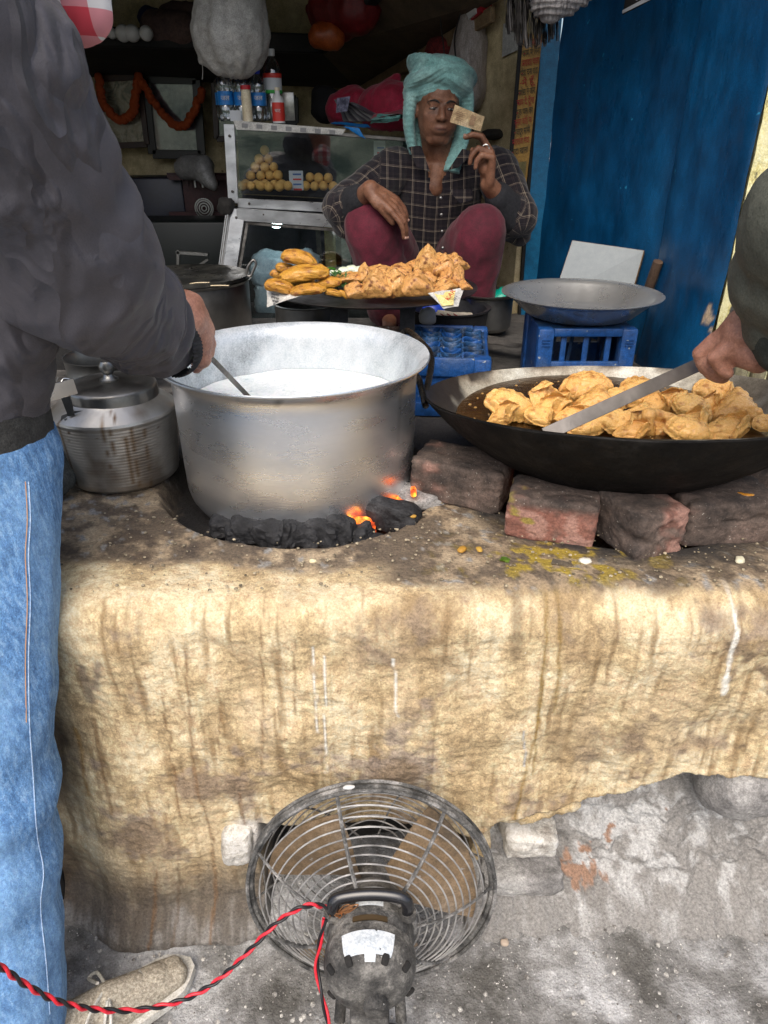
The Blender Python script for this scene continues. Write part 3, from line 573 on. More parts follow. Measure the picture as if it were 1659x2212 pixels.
for k in range(4):
    a_, b_ = at(938+14*k, 678, Y=2.425), at(956+14*k, 691, Y=2.38); obj('stripe', tube([a_, (a_+b_)/2+[0, 0, .002], b_], .0022, 5), M('sack_red%d' % k, (.35, .05, .04), rough=.7), sk)
p = at(924, 684, Y=2.37); obj('cloth_wad', rock(p, (.028, .02, .028), 5, k=2.2, amp=.25, sub=3), M('white_rag', (.5, .5, .5), rough=.9), label='white crumpled rag ball at the edge of the dark basin', cat='rag')
# tray of fried snacks on its iron stand
m_tawa = M('black_griddle', (.012, .012, .014), (.05, .052, .056), scale=9, rough=.3, rough2=.5, metal=.6, bump=.3)
plc = V(-.035, 2.20, 0); PLZ = 1.040
obj('griddle_plate', lathe([(0, PLZ-.006), (.27, PLZ-.004), (.312, PLZ+.006), (.314, PLZ+.009), (.308, PLZ+.008), (.26, PLZ-.001), (0, PLZ-.001)], 96, plc), m_tawa, label='wide black griddle plate heaped with fried snacks', cat='plate', smooth=30)
m_rust = M('rusty_plate', (.05, .035, .028), (.13, .075, .05), (.22, .15, .11), scale=30, rough=.85, bump=.8, speck=((.35, .3, .26), 110, .68))
m_dk = M('black_iron_leg', (.02, .02, .021), (.05, .05, .052), rough=.55, metal=.4, bump=.3)
st = thing('iron_stand', 'square black iron stand with a rusty panel under the snack plate', 'stand', (-.03, 2.2, .80))
for x, w_ in ((733, .05), (880, .042)):
    for yy in (2.02, 2.36):
        p = at(x, 690, Y=yy); obj('leg', box((p[0] if yy < 2.2 else p[0]*1.0, yy, .9165), (w_, .006, .235)), m_dk, st)
p = at(808, 700, Y=2.03); obj('rusty_panel', box((p[0], 2.035, .885), (.165, .004, .165)), m_rust, st)
obj('top_frame', box((-.03, 2.2, 1.022), (.24, .35, .012)), m_dk, st)
p = at(658, 680, Y=2.15); obj('cook_pot', lathe([(0, .80), (.09, .802), (.10, .82), (.102, .985), (.108, .99), (.098, .99), (.094, .83), (0, .82)], 56, (p[0], 2.25, 0)), m_dsteel, label='dull steel pot half hidden under the snack plate at left', cat='pot', smooth=40)
p = at(905, 712, Y=2.2); obj('tin_box', box((p[0]-.005, 2.22, .86), (.05, .08, .12), bev=.002), m_oldsteel, label='small grey tin box beside the iron stand', cat='tin')
# newspapers with printed words, as flat print on thin paper
m_paper = M('newsprint', (.42, .41, .38), (.56, .55, .51), scale=7, rough=.85, bump=.3)
m_ink = M('print_black', (.03, .03, .035), rough=.8); m_redink = M('print_red', (.55, .03, .02), rough=.7); m_yp = M('yellow_newsprint', (.62, .50, .16), (.68, .58, .26), scale=9, rough=.8)
np1 = thing('newspaper', 'yellow and white printed newspaper corner hanging under the pastries', 'newspaper', at(960, 640, Y=1.95))
A_, B_, C_, D_ = at(925, 633, Y=1.95), at(1002, 622, Y=2.02), at(990, 662, Y=1.955), at(958, 668, Y=1.935)
obj('paper_sheet', sheet([A_, B_, C_, D_], amp=.004, f=14, seed=3), m_paper, np1)
obj('yellow_panel', sheet([A_*.85+B_*.15+[0, -.004, -.003], A_*.25+B_*.75+[0, -.004, -.003], C_*.62+D_*.38+[0, -.004, .006], D_*.9+A_*.1+[0, -.004, .004]], amp=.002, f=14, seed=3), m_yp, np1)
def face(c, ax, ay):
    ax = Vector(ax).normalized(); ay = (Vector(ay)-Vector(ay).dot(ax)*ax).normalized(); az = ax.cross(ay)
    return Matrix.Translation(Vector(c)) @ Matrix((ax, ay, az)).transposed().to_4x4()
xa = B_-A_; za = V(0, .1, 1); fc = (A_+B_+C_+D_)/4+[0, -.012, 0]
text('UTKAR', .017, m_redink, np1, face(fc+[-.003, 0, .004], (.55, -.05, .8), (-.8, 0, .55)))
text('211 211', .010, m_ink, np1, face(fc+[.012, 0, -.002], (.55, -.05, .8), (-.8, 0, .55)))
np2 = thing('newspaper', 'white printed newspaper corner hanging under the yellow fritters', 'newspaper', at(620, 640, Y=1.98))
A_, B_, C_, D_ = at(577, 628, Y=2.02), at(655, 638, Y=1.955), at(612, 652, Y=1.945), at(577, 664, Y=1.99)
obj('paper_sheet', sheet([A_, B_, C_, D_], amp=.003, f=14, seed=8), m_paper, np2)
fc = (A_+B_+C_+D_)/4+[-.012, -.010, 0]
for k in range(4): text(('DAILY', 'NEWS', 'TIMES', 'PRESS')[k] if False else ('अखबार', 'समाचार', 'बाजार', 'शहर')[k], .009, m_ink, np2, face(fc+[0, 0, .013-.009*k], (1, -.5, -.15), (.2, 0, 1)))
# dark iron rag / sheet on the floor behind
obj('floor_cloth', sheet([at(1010, 722, Y=2.5), at(1140, 742, Y=2.3), at(1150, 752, Y=2.25), at(1040, 742, Y=2.35)], amp=.012, f=10, seed=2), M('grey_cloth', (.07, .065, .06), (.14, .13, .12), rough=.9), label='grey cloth lying on the floor between the blue crates', cat='cloth')
for x, y, Y_, rgb, lab in ((1085, 640, 2.75, (.0, .35, .25), 'green plastic bag behind the wide steel basin'), (930, 672, 2.62, (.01, .05, .45), 'blue plastic bag behind the dark basin')):
    p = at(x, y, Y=Y_); obj('plastic_bag', rock(p, (.045, .04, .03), 31+x, k=2.4, amp=.3, sub=3), M('bagcol%d' % x, rgb, rough=.35), label=lab, cat='bag')
# ---------------------------------------------------------------- blue crates
m_crate = M('blue_crate_plastic', (.006, .045, .16), (.012, .070, .24), (.06, .09, .15), scale=9, lo=.35, hi=.7, rough=.42, bump=.25, speck=((.25, .28, .3), 55, .70))
m_crate2 = M('dirty_blue_plastic', (.02, .025, .035), (.012, .06, .16), (.10, .12, .15), scale=18, lo=.35, hi=.72, rough=.5, bump=.6)
def crate(c, w, d, h, rz, label, top):
    R = TR(c, (0, 0, rz)); root = thing('bottle_crate', label, 'crate', c); L = lambda m: T(m, R)
    cs = .045
    for sx in (-1, 1):
        for sy in (-1, 1): obj('corner_post', L(box((sx*(w/2-cs/2), sy*(d/2-cs/2), h/2), (cs, cs, h), bev=.008)), m_crate, root)
    for sy in (-1, 1):
        rh = .048 if top else .022; obj('end_rail', L(box((0, sy*(d/2-.008), h-rh/2), (w-2*cs+.004, .014, rh), bev=.003)), m_crate, root)
        rb_ = .036 if top else .088; obj('end_rail', L(box((0, sy*(d/2-.008), rb_/2), (w-2*cs+.004, .014, rb_), bev=.003)), m_crate, root)
        if top: obj('end_panel', L(box((0, sy*(d/2-.014), h/2), (w-2*cs+.004, .005, h-.02))), m_crate, root)
    for sx in (-1, 1):
        obj('side_panel', L(box((sx*(w/2-.010), 0, h/2), (.006, d-2*cs+.004, h*.96))), m_crate, root)
    if not top:
        for k in (-1, 0, 1): obj('slat', L(box((k*.062, -d/2+.018, h/2), (.016, .006, h*.86), bev=.003)), m_crate, root)
        for k in (-1.5, -.5, .5, 1.5): obj('inner_rib', L(box((k*.05, -d/2+.09, h/2), (.010, .006, h*.8), (0, .1, 0))), m_crate2, root)
        obj('crate_floor', L(box((0, 0, h-.006), (w-.02, d-.02, .006))), m_crate2, root)
    else:
        rings = []
        for i in range(4):
            for j in range(6):
                x, y = (i-1.5)*(w-.04)/4, (j-2.5)*(d-.04)/6; a = np.linspace(0, 2*PI, 15)[:-1]
                o_ = tube(np.stack([x+.026*np.cos(a), y+.026*np.sin(a), h-.010+.004*np.sin(a*2+i)+0*a], 1), .0042, 6, closed=True, flat=1.8)
                rings.append(obj('bottle_ring', L(o_), m_crate2 if (i+j) % 3 else m_crate, root))
        gr = [L(box(((i-2)*(w-.03)/4, 0, h-.016), (.005, d-.03, .018))) for i in range(5)]+[L(box((0, (j-3)*(d-.03)/6, h-.016), (w-.03, .005, .018))) for j in range(7)]
        obj('cell_grid', join(*gr), m_crate2, root)
        obj('crate_floor', L(box((0, 0, .05), (w-.03, d-.03, .004))), m_black, root)
    for sx in (-1, 1):
        for k in range(3): obj('moulded_bar', L(box((sx*(w/2-cs/2), -d/2-.0015, h-.03-.008*k), (.022, .003, .003))), m_crate, root)
    return root
crate((.155, 1.93, .80), .265, .36, .155, -.10, 'blue bottle crate lying with its dirty cell grid uppermost beside the milk pot', True)
crate((.562, 2.065, .80), .275, .23, .180, 0.0, 'faded blue bottle crate with slotted end under the steel basin', False)
# leaning board and stick
bc0, bc1, bc2, bc3 = at(1236, 519, Y=2.52), at(1392, 541, Y=2.40), at(1362, 632, Y=2.36), at(1198, 612, Y=2.46)
n_ = np.cross(bc1-bc0, bc3-bc0); n_ /= np.linalg.norm(n_); n_ = n_ if n_[1] > 0 else -n_
q = np.array([bc0, bc1, bc2-[0, 0, .05], bc3-[0, 0, .05]]); bv = np.concatenate([q, q+n_*.02])
bd = thing('leaning_board', 'white faced chipboard panel leaning on the dark blue wall', 'board', (bc3+bc2)/2)
obj('board_core', (bv, [(3, 2, 1, 0), (4, 5, 6, 7), (0, 1, 5, 4), (1, 2, 6, 5), (2, 3, 7, 6), (3, 0, 4, 7)]), M('chipboard', (.14, .085, .04), (.25, .17, .10), scale=60, rough=.9, bump=.5), bd, smooth=False)
q2 = q-n_*.0015; q2 = np.concatenate([q2, q2+n_*.0012]); cc = q2.mean(0); q2 = cc+(q2-cc)*.985
obj('white_facing', (q2, [(3, 2, 1, 0), (4, 5, 6, 7), (0, 1, 5, 4), (1, 2, 6, 5), (2, 3, 7, 6), (3, 0, 4, 7)]), M('white_laminate', (.21, .235, .245), (.25, .28, .29), fine=.1, scale=6, rough=.5, speck=((.08, .09, .1), 22, .72)), bd, smooth=False)
obj('wood_stick', tube([at(1395, 640, Y=2.30), at(1422, 565, Y=2.26)], .015, 10), M('dark_wood', (.05, .028, .018), (.10, .06, .035), scale=20, stretch=(1, 1, .2), rough=.8), label='dark wooden stick leaning in the corner of the blue wall', cat='stick')
# grey rag beside the milk can
obj('rag', fuse([cap(at(112, 960, Y=1.33), at(120, 1040, Y=1.28), .030, .028), cap(at(100, 945, Y=1.34), at(135, 1030, Y=1.30), .026), cap(at(140, 940, Y=1.36), at(142, 1030, Y=1.32), .016)], .005, 2, lambda v: ridge(v*[1, 1, .4], 30, 3, 4)*.006), M('grey_rag', (.045, .05, .048), (.085, .09, .085), scale=90, rough=.95, bump=.4, bscale=300), label='dark grey rag hanging beside the ribbed milk can', cat='rag', smooth=True)
# ================================================================ BRICKS, CHARCOAL, EMBERS
m_bk = M('sooty_brick', (.035, .028, .025), (.105, .078, .064), (.20, .14, .115), grain=.45, scale=11, lo=.35, hi=.72, rough=.9, bump=1, bscale=60, attr=True, speck=((.35, .32, .28), 210, .70))
bricks = [  # x, y pixel of the near bottom edge, size, turn, red share, label
    ((990, 1092), (.185, .11, .085), -.42, .15, 'large sooty brick left of the frying pan with a pink end', 1.14),
    ((1186, 1172), (.155, .095, .085), -.28, .75, 'reddish brick with yellow stains, second from left under the pan', 1.14),
    ((1376, 1208), (.105, .15, .090), .38, .35, 'dark brick set end on with a red chip, third from left under the pan', 1.10),
    ((1556, 1176), (.175, .11, .085), .10, .05, 'black sooty brick with a dropped orange fritter on it, right under the pan', 1.16),
    ((1640, 1060), (.12, .09, .08), .2, .1, 'dusty brown brick at the far right edge behind the fritter brick', 1.42)]
for i, ((x, y), s, rz, red, lab, ymid) in enumerate(bricks):
    b_ = at(x, y, z=.805); c_ = b_+[.012, s[1]*.52, s[2]/2-.004]
    v, f = ico(5); r = (np.abs(v)**14).sum(1)**(-1/14); v = v*r[:, None]
    v = v*(1+.05*fbm(v, 1.6, 3, 200+i)+.06*ridge(v, 3.2, 4, 210+i))[:, None]-.0*v
    chip = sm(.25, .5, noise(v, 1.4, 220+i))*.10; v = v*(1-chip)[:, None]
    w = T((v*np.array(s)/2*.99, f), TR(c_, (.03, .02, rz))); P = w[0]; n1 = fbm(P, 22, 4, 230+i); col = np.zeros((len(P), 4))
    side = sm(s[2]*.42, s[2]*.15, P[:, 2]-c_[2]) if red > .5 else sm(.3, .6, (P[:, 0]-c_[0])/(s[0]/2)*(1 if i == 2 else -1))
    m = np.clip(side*sm(-.3, .25, n1+red-.4), 0, 1)
    col[:, :3] = np.where((n1 > .12)[:, None], (.38, .21, .165), (.26, .11, .08)); col[:, 3] = m*(.9 if red > .1 else .5)
    if i in (1,):
        ym = .6*sm(.15, .35, fbm(P, 24, 3, 300)+.05)*sm(-.2, .4, (P[:, 2]-c_[2])/(s[2]/2)+.3)*sm(.3, -.3, (P[:, 0]-c_[0])/(s[0]/2)); col[:, :3] = np.where(ym[:, None] > .35, (.30, .23, .05), col[:, :3]); col[:, 3] = np.maximum(col[:, 3], ym)
    obj('brick', w, m_bk, label=lab, cat='brick', group='bricks holding up the frying pan', smooth=55, col=col)
m_coal = M('charcoal', (.008, .008, .009), (.028, .028, .030), (.07, .07, .072), scale=28, lo=.35, hi=.75, rough=.55, rough2=.8, bump=1, bscale=90, spec=.4)
coals = [(480, 1150, 46, 28, 'leftmost small lump of charcoal under the milk pot'), (536, 1162, 58, 38, 'second charcoal lump from the left under the milk pot'), (584, 1172, 60, 40, 'round grained charcoal lump third from left under the milk pot'), (622, 1172, 26, 44, 'thin upright charcoal lump beside the round grained one'),
         (655, 1172, 48, 36, 'charcoal lump just left of the small orange flame slit'), (698, 1168, 60, 40, 'broad charcoal lump right of the small orange flame slit'), (734, 1164, 50, 44, 'charcoal lump left of the brightest flame'), (772, 1168, 46, 26, 'small glittering charcoal piece in front of the brightest flame'), (846, 1132, 92, 48, 'large flat charcoal slab right of the brightest flame'),
         (872, 1072, 26, 40, 'upright charcoal piece between pot and large sooty brick'), (966, 1088, 98, 46, 'black charcoal lump lying against the large sooty brick'), (510, 1168, 40, 26, 'charcoal crumb in front of the left lumps'), (800, 1180, 60, 14, 'low charcoal sliver under the large flat slab')]
for i, (x, y, w, h, lab) in enumerate(coals):
    p = at(x, y+h*.30, z=.778); s_ = .00096
    obj('charcoal_lump', rock(p+[0, .018, h*s_*.50], (w*s_*.56, .022, h*s_*.60), 400+i, (0, random.uniform(-.35, .35), random.uniform(-.5, .5)), 5, .26, 4, 2.0), m_coal, label=lab, cat='charcoal', group='charcoal round the foot of the milk pot', smooth=28)
bg_ = []
for k in range(46):
    a = random.random()*2*PI; r = random.uniform(.05, .245); bg_.append(rock((pc[0]+r*math.cos(a), pc[1]+r*math.sin(a), .735), (.026, .026, .022), 500+k, (0, 0, a), 4, .22, 2))
for k in range(46):
    a = random.random()*2*PI; r = random.uniform(0, .20); bg_.append(rock((.47+r*math.cos(a), 1.33+r*math.sin(a), .775), (.030, .030, .024), 600+k, (0, 0, a), 4, .22, 2))
obj('coal_bed', join(*bg_), m_coal, kind='stuff', label='bed of charcoal filling both fire pits', cat='charcoal', smooth=28)
def ember_mat():
    m = bpy.data.materials.new('glowing_ember'); m.use_nodes = True; nt = m.node_tree; b = nt.nodes['Principled BSDF']; tc = nt.nodes.new('ShaderNodeTexCoord').outputs['Object']
    n = ntex(nt, tc, 38, 4, .6); c = ramp(nt, n, [(.30, (.10, .004, .0)), (.46, (1, .09, .005)), (.60, (1, .36, .03)), (.74, (1, .62, .12))]); b.inputs['Base Color'].default_value = (.05, .02, .01, 1); b.inputs['Roughness'].default_value = .9
    nt.links.new(c, b.inputs['Emission Color']); e = ramp(nt, n, [(.32, (.02, .02, .02)), (.62, (1, 1, 1))]); mm = nt.nodes.new('ShaderNodeMath'); mm.operation = 'MULTIPLY'; mm.inputs[1].default_value = 2.0
    nt.links.new(e, mm.inputs[0]); nt.links.new(mm.outputs[0], b.inputs['Emission Strength']); return m
m_emb = ember_mat()
m_emb2 = M('red_ember', (.10, .02, .01), rough=.9); b = m_emb2.node_tree.nodes['Principled BSDF']; b.inputs['Emission Color'].default_value = (1, .035, .01, 1); b.inputs['Emission Strength'].default_value = .55
emb = [(772, 1146, 72, 56, m_emb, 'brightest flame glowing under the right front of the milk pot'), (684, 1160, 46, 34, m_emb, 'yellow flame glowing under the front of the milk pot'), (672, 1178, 10, 26, m_emb, 'thin orange flame slit between two charcoal lumps'), (606, 1152, 16, 12, m_emb, 'tiny red ember left under the milk pot'),
       (868, 1088, 44, 30, m_emb, 'red ember between the milk pot and the large sooty brick'), (893, 1062, 12, 16, m_emb, 'red glow at the pink end of the large sooty brick'), (1172, 1066, 40, 12, m_emb, 'red ember between the first two bricks under the pan'), (1272, 1084, 30, 22, m_emb, 'red ember between the second and third bricks under the pan'), (1425, 1082, 66, 22, m_emb, 'red ember between the end on brick and the fritter brick')]
for i, (x, y, w, h, mt, lab) in enumerate(emb):
    p = at(x, y, z=(.785, .775, .768, .775, .80, .83, .80, .80, .80)[i])
    obj('ember', rock(p, (w*.00045, .014, h*.00045), 700+i, k=3, amp=.25, sub=4), mt, label=lab, cat='ember', group='embers glowing among the charcoal', smooth=True)
ash = []
obj('ash_heap', rock(at(905, 1085, z=.80)+[0, .03, 0], (.06, .05, .022), 720, k=2, amp=.3, sub=4), M('ash', (.16, .155, .15), (.36, .35, .34), scale=30, rough=1, bump=1), label='grey ash heap between the milk pot and the large sooty brick', cat='ash', smooth=True)
# ================================================================ FRIED FOOD
def fried(name, c1, c2, c3, gloss=.35):
    return M(name, c1, c2, c3, scale=17, lo=.3, hi=.7, rough=gloss, rough2=gloss+.2, bump=.5, bscale=110, vary=.30, attr=True, sss=.08, coat=.35, spec=.6, speck=((.24, .08, .015), 70, .75))
m_sam = fried('golden_pastry', (.46, .20, .045), (.68, .36, .10), (.80, .50, .20))
m_pale = fried('pale_frying_pastry', (.78, .42, .095), (.90, .53, .155), (.95, .65, .26), .15)
m_pak = fried('yellow_fritter', (.42, .17, .014), (.64, .32, .035), (.70, .42, .06))
def tri_soft(k, hgt, seed, n=5, wr=.06):
    v, f = ico(n); dirs = [(.0, -.9, -.25), (.85, .45, -.2), (-.85, .45, -.2), (0, .1, -1)]; Dn = np.array([V(*d)/np.linalg.norm(d) for d in dirs])
    Dn = np.concatenate([Dn, [[.62, -.42, .66], [-.62, -.42, .66], [0, .75, .66]]]); Dn /= np.linalg.norm(Dn, axis=1)[:, None]
    w = np.array([.80, .80, .80, .72, .80, .80, .80]); q = np.maximum(v @ Dn.T, 0)/w; r = 1/((q**k).sum(1)**(1/k)); v = v*r[:, None]
    v[:, 2] = np.where(v[:, 2] > 0, v[:, 2]*hgt, v[:, 2]); t = np.clip(v[:, 2]/hgt/1.1, 0, 1); v[:, :2] *= (1-.45*t**1.4)[:, None]
    v[:, 0] += .20*noise(v, 1, seed)*1.2; v *= (1+wr*1.4*fbm(v, 1.5, 2, seed)+wr*.5*ridge(v*[1, 1, .5], 2.4, 3, seed+4)+.010*fbm(v, 9, 2, seed))[:, None]
    return v, f
def crimp(v, f, seed, path, r):
    return fuse([(v, f), tube(path, r, 10)], .045, 1)
def browned(v, seed, dark=(.20, .065, .012)):
    c = np.zeros((len(v), 4)); c[:, :3] = dark; c[:, 3] = np.clip(sm(.12, .50, fbm(v, 2.4, 4, seed)+.15*ridge(v, 4, 2, seed))*.95, 0, 1); return c
# nominal radius 1 (about 32 mm)
SAM = []
def crease(v, f_, s_, k=5): return -np.maximum(0, 1-k*np.abs(fbm(v, f_, 2, s_)))**1.5
for s_ in range(5):
    v, f = tri_soft(8.5, (1.45, 1.2, 1.6, 1.3, 1.0)[s_], 31+7*s_, 5, .05)
    a = np.linspace(-1, 1, 14); rid = np.stack([.55*a, -.55+.25*a*a, .95-.55*a*a-.2*np.abs(a)], 1)
    v, f = fuse([(v, f), tube(rid*(1, 1, (1.45, 1.2, 1.6, 1.3, 1.0)[s_]*.8), .13, 8)], .05, 2, lambda q: .028*ridge(q*[1.3, 1, .6], 3.1, 3, 50+s_)+.03*crease(q*[1.2, 1, .5], 1.5, 64+s_)+.012*fbm(q, 8, 2, s_))
    SAM.append(mesh('samosa', (v, f), m_sam, True, browned(v, 80+s_)))
PAL = []
def pillow(T_, seed, corner=3, half=False, folds_=(), bend=0, lip=.085):
    v, f = ico(5); th_ = np.arctan2(v[:, 1], v[:, 0]); rho = np.hypot(v[:, 0], v[:, 1])
    def R_(t):
        if half: return 1.0*np.where(np.sin(t) < 0, 1-.55*np.abs(np.sin(t))**.8, 1)
        q = np.stack([np.maximum(np.cos(t-(PI/2+PI/3+k*2*PI/3)), 0) for k in range(3)]); return .66/((q**5).sum(0)**(1/5))*.98
    R = R_(th_); v = np.stack([np.cos(th_)*R*rho, np.sin(th_)*R*rho, np.sign(v[:, 2])*T_*np.abs(v[:, 2])**.9], 1)
    a = np.linspace(-PI, PI, 61)[:-1]; Ra = R_(a)*1.02; pth = np.stack([np.cos(a)*Ra, np.sin(a)*Ra, .035*np.sin(a*17)], 1)
    m = join((v, f), tube(pth, lip*(1+.2*np.sin(np.arange(60)*1.7)), 8, closed=True, flat=1))
    m = fuse([m], .042, 1); w = m[0]; w[:, 2] += bend*w[:, 0]**2+.16*noise(w, 1.1, seed)+.05*fbm(w, 3, 2, seed+3)
    for (ang, c_, turn) in folds_:
        d = V(math.cos(ang), math.sin(ang), 0); s_ = w@d-c_; k = np.clip(s_/.22, 0, 1); al = turn*k*k*(3-2*k); ex = np.maximum(s_, 0)
        w = w-np.outer(ex, d)+np.outer(ex*np.cos(al), d); w[:, 2] += ex*np.sin(al)+.12*k
    w = w+normals(w, m[1])*(.022*ridge(w*[1, 1, 1], 2.8, 2, seed+20)+.008*fbm(w, 9, 2, seed)+.05*crease(w, 1.6, seed+7, 7))[:, None]
    return w, m[1]
pals = [pillow(.40, 11, folds_=((PI/2, .28, 2.0),)), pillow(.58, 12, half=True, lip=.11), None, pillow(.62, 14, bend=-.15), pillow(.50, 15, folds_=((-PI/6, .25, 1.9), (PI/2, .42, 1.5))), pillow(.55, 16, half=True, folds_=((0, .45, 1.8),), bend=.2)]
a_ = np.linspace(0, 2*PI, 19)[:-1]; pals[2] = fuse([tube(np.stack([.70*np.cos(a_), .44*np.sin(a_), .22*np.cos(2*a_)+.22*np.sin(a_)], 1), .30*(1+.12*np.sin(a_*5)), 12, closed=True), ell((0, .25, -.3), (.8, .5, .28))], .042, 2, lambda q: .03*ridge(q, 3, 2, 5)+.01*fbm(q, 9, 2, 3))
for s_, (v, f) in enumerate(pals): PAL.append(mesh('samosa', (v, f), m_pale, True, browned(v, 140+s_, (.46, .19, .035))*[1, 1, 1, .9]))
PK = []
for s_ in range(4):
    v, f = ico(5); r = (np.abs(v)**(3.2 if s_ % 2 else 2.4)).sum(1)**(-1/(3.2 if s_ % 2 else 2.4)); v = v*r[:, None]*[1, .55, .42]
    v = v*(1+.16*fbm(v, 1.8, 4, 160+s_)+.09*ridge(v*[.6, 1.5, 1.5], 2.6, 4, 170+s_))[:, None]; v[:, 2] += .12*(1-v[:, 0]**2)
    PK.append(mesh('fritter', (v, f), m_pak, True, browned(v, 180+s_, (.26, .085, .01))))
G1 = 'pale pastries frying in the pan'
panfood = [(1102, 890, 92, 48, 1, 0, 'pale triangular pastry at the far left of the frying pan'), (1168, 858, 74, 56, 0, .9, 'folded arch shaped pastry leaning up at the back left of the pan'), (1098, 905, 72, 24, 4, .1, 'thin curved pastry at the front left rim of the pan'),
    (1200, 894, 98, 46, 4, -.1, 'broad smooth pastry in front of the arch shaped one'), (1266, 856, 88, 40, 1, .2, 'crimped pastry at the back left of centre in the pan'), (1170, 912, 62, 26, 5, 0, 'small pastry at the front rim left of the turner tip'), (1214, 873, 60, 30, 4, .3, 'low pastry between the arch shaped and the crimped one'),
    (1290, 886, 92, 40, 3, .1, 'pastry lying just behind the turner blade'), (1336, 874, 56, 40, 5, -.3, 'pastry touching the middle of the turner blade from behind'), (1388, 862, 80, 58, 1, .6, 'two toned pastry standing behind the turner blade'), (1374, 898, 72, 42, 0, .5, 'curled pastry right of the turner blade'),
    (1454, 874, 92, 42, 4, .0, 'flattish pastry in the right middle of the pan, behind the ring shaped one'), (1422, 914, 80, 50, 2, .0, 'ring shaped pastry with an open middle near the front rim'), (1490, 898, 70, 42, 1, -.5, 'pastry with a rough crimp in the right middle of the pan'), (1545, 862, 82, 46, 5, .1, 'topmost pastry of the heap at the right side of the pan'),
    (1592, 894, 100, 58, 3, -.2, 'large pastry with a dark lip at the right of the pan'), (1506, 924, 92, 38, 4, .1, 'smooth pastry at the front rim right of the ring shaped one'), (1320, 904, 76, 32, 4, .2, 'pastry in front of the turner blade near the front rim'), (1334, 928, 76, 30, 5, 0, 'pastry at the front rim under the turner blade'),
    (1270, 930, 70, 26, 1, 0, 'pastry just right of the turner tip at the front rim'), (1376, 940, 78, 24, 4, .1, 'low pastry at the front rim left of the ring shaped one'), (1486, 944, 80, 24, 1, .1, 'low crimped pastry at the front rim below the ring shaped one'), (1582, 936, 100, 36, 4, -.1, 'wide pastry at the front rim under the large lipped one'),
    (1650, 930, 40, 30, 5, 0, 'pastry cut by the right edge of the photo in the pan'), (1528, 884, 70, 40, 4, .4, 'pastry under the topmost one at the right side of the pan'), (1420, 884, 56, 30, 5, .2, 'small pastry behind the ring shaped one'), (1240, 912, 66, 28, 4, .2, 'small pastry left of the turner blade near the front')]
for i, (x, y, w, h, k, rz, lab) in enumerate(panfood):
    Yg = at(x, y+h*.25, z=.935)[1]; p = at(x, y, Y=Yg); dep = p[1]*_c+(CAMH-p[2])*_s; sx = w/1534*dep/2*1.20; sz = h/1534*dep/2*1.30
    inst(PAL[k], 'samosa', TR(p+[0, .004, .004+random.uniform(-.004, .006)], (random.uniform(.5, 1.0), random.uniform(-.35, .35), rz+random.uniform(-.3, .3)), (sx, max(sx*.82, sz*1.25), max(sz*1.1, sx*.9))), label=lab, cat='samosa', group=G1)
G2 = 'golden samosas heaped on the black griddle plate'
food = [(1000, 150, 245, 310, 2, 0, 2.14, 'tallest samosa of the heap pointing straight up'), (1280, 140, 240, 200, 3, .6, 2.17, 'top right samosa of the heap with a knobbly corner'), (1180, 190, 220, 240, 0, .2, 2.13, 'samosa with a dark crack between the tallest and the top right one'), (205, 445, 240, 200, 1, .5, 2.00, 'small samosa at the front left of the heap beside the fritters'),
    (430, 395, 270, 290, 2, -.2, 2.00, 'tear shaped samosa second from left in the front row'), (655, 385, 235, 300, 0, .3, 2.01, 'narrow necked samosa third from left in the front row'), (880, 375, 265, 290, 3, .1, 1.98, 'diamond shaped samosa fourth from left in the front row'), (470, 225, 260, 160, 4, .2, 2.14, 'flat topped samosa behind the tear shaped one'),
    (700, 215, 220, 150, 1, -.4, 2.15, 'browner samosa behind the narrow necked one'), (1185, 385, 210, 170, 4, .8, 2.02, 'lying samosa with brown edges at the right of the front row'), (1325, 320, 150, 240, 2, -.5, 2.06, 'upright wrinkled samosa at the right end of the heap'), (1395, 385, 110, 110, 1, .4, 2.03, 'smallest samosa at the far right rim of the plate'),
    (1050, 435, 170, 110, 4, .9, 2.0, 'low samosa pair tip showing right of the diamond shaped one'), (850, 170, 130, 120, 3, 1.2, 2.18, 'samosa corner left of the tallest one'), (1130, 70, 110, 70, 0, .9, 2.24, 'samosa peeping out behind the tallest one'), (150, 290, 290, 130, 4, 0, 2.10, 'layered flat pastry left behind the tear shaped samosa'), (300, 265, 120, 190, 2, .5, 2.09, 'pointed samosa beside the layered flat pastry'), (600, 300, 150, 150, 3, .7, 2.11, 'samosa wedged between the second and third of the front row'), (1010, 300, 170, 170, 1, 1.4, 2.12, 'samosa under the tallest one in the middle of the heap'), (1230, 290, 170, 150, 0, 2.2, 2.10, 'samosa under the cracked one at the right of the heap')]
for i, (zx, zy, w, h, k, rz, Y_, lab) in enumerate(food):
    x, y = 729+zx*.1953, 540+zy*.1953; p = at(x, y, Y=Y_); dep = p[1]*_c+(CAMH-p[2])*_s; s_ = .1953/1534*dep/2; sx, sz = w*s_*1.02, h*s_*.92
    inst(SAM[k], 'samosa', TR(p+[0, 0, -sz*.12], (.05, random.uniform(-.12, .12), rz), (sx/.80, max(sx, .026)/.85, sz/1.02)), label=lab, cat='samosa', group=G2)
G3 = 'yellow bread fritters on the left of the griddle plate'
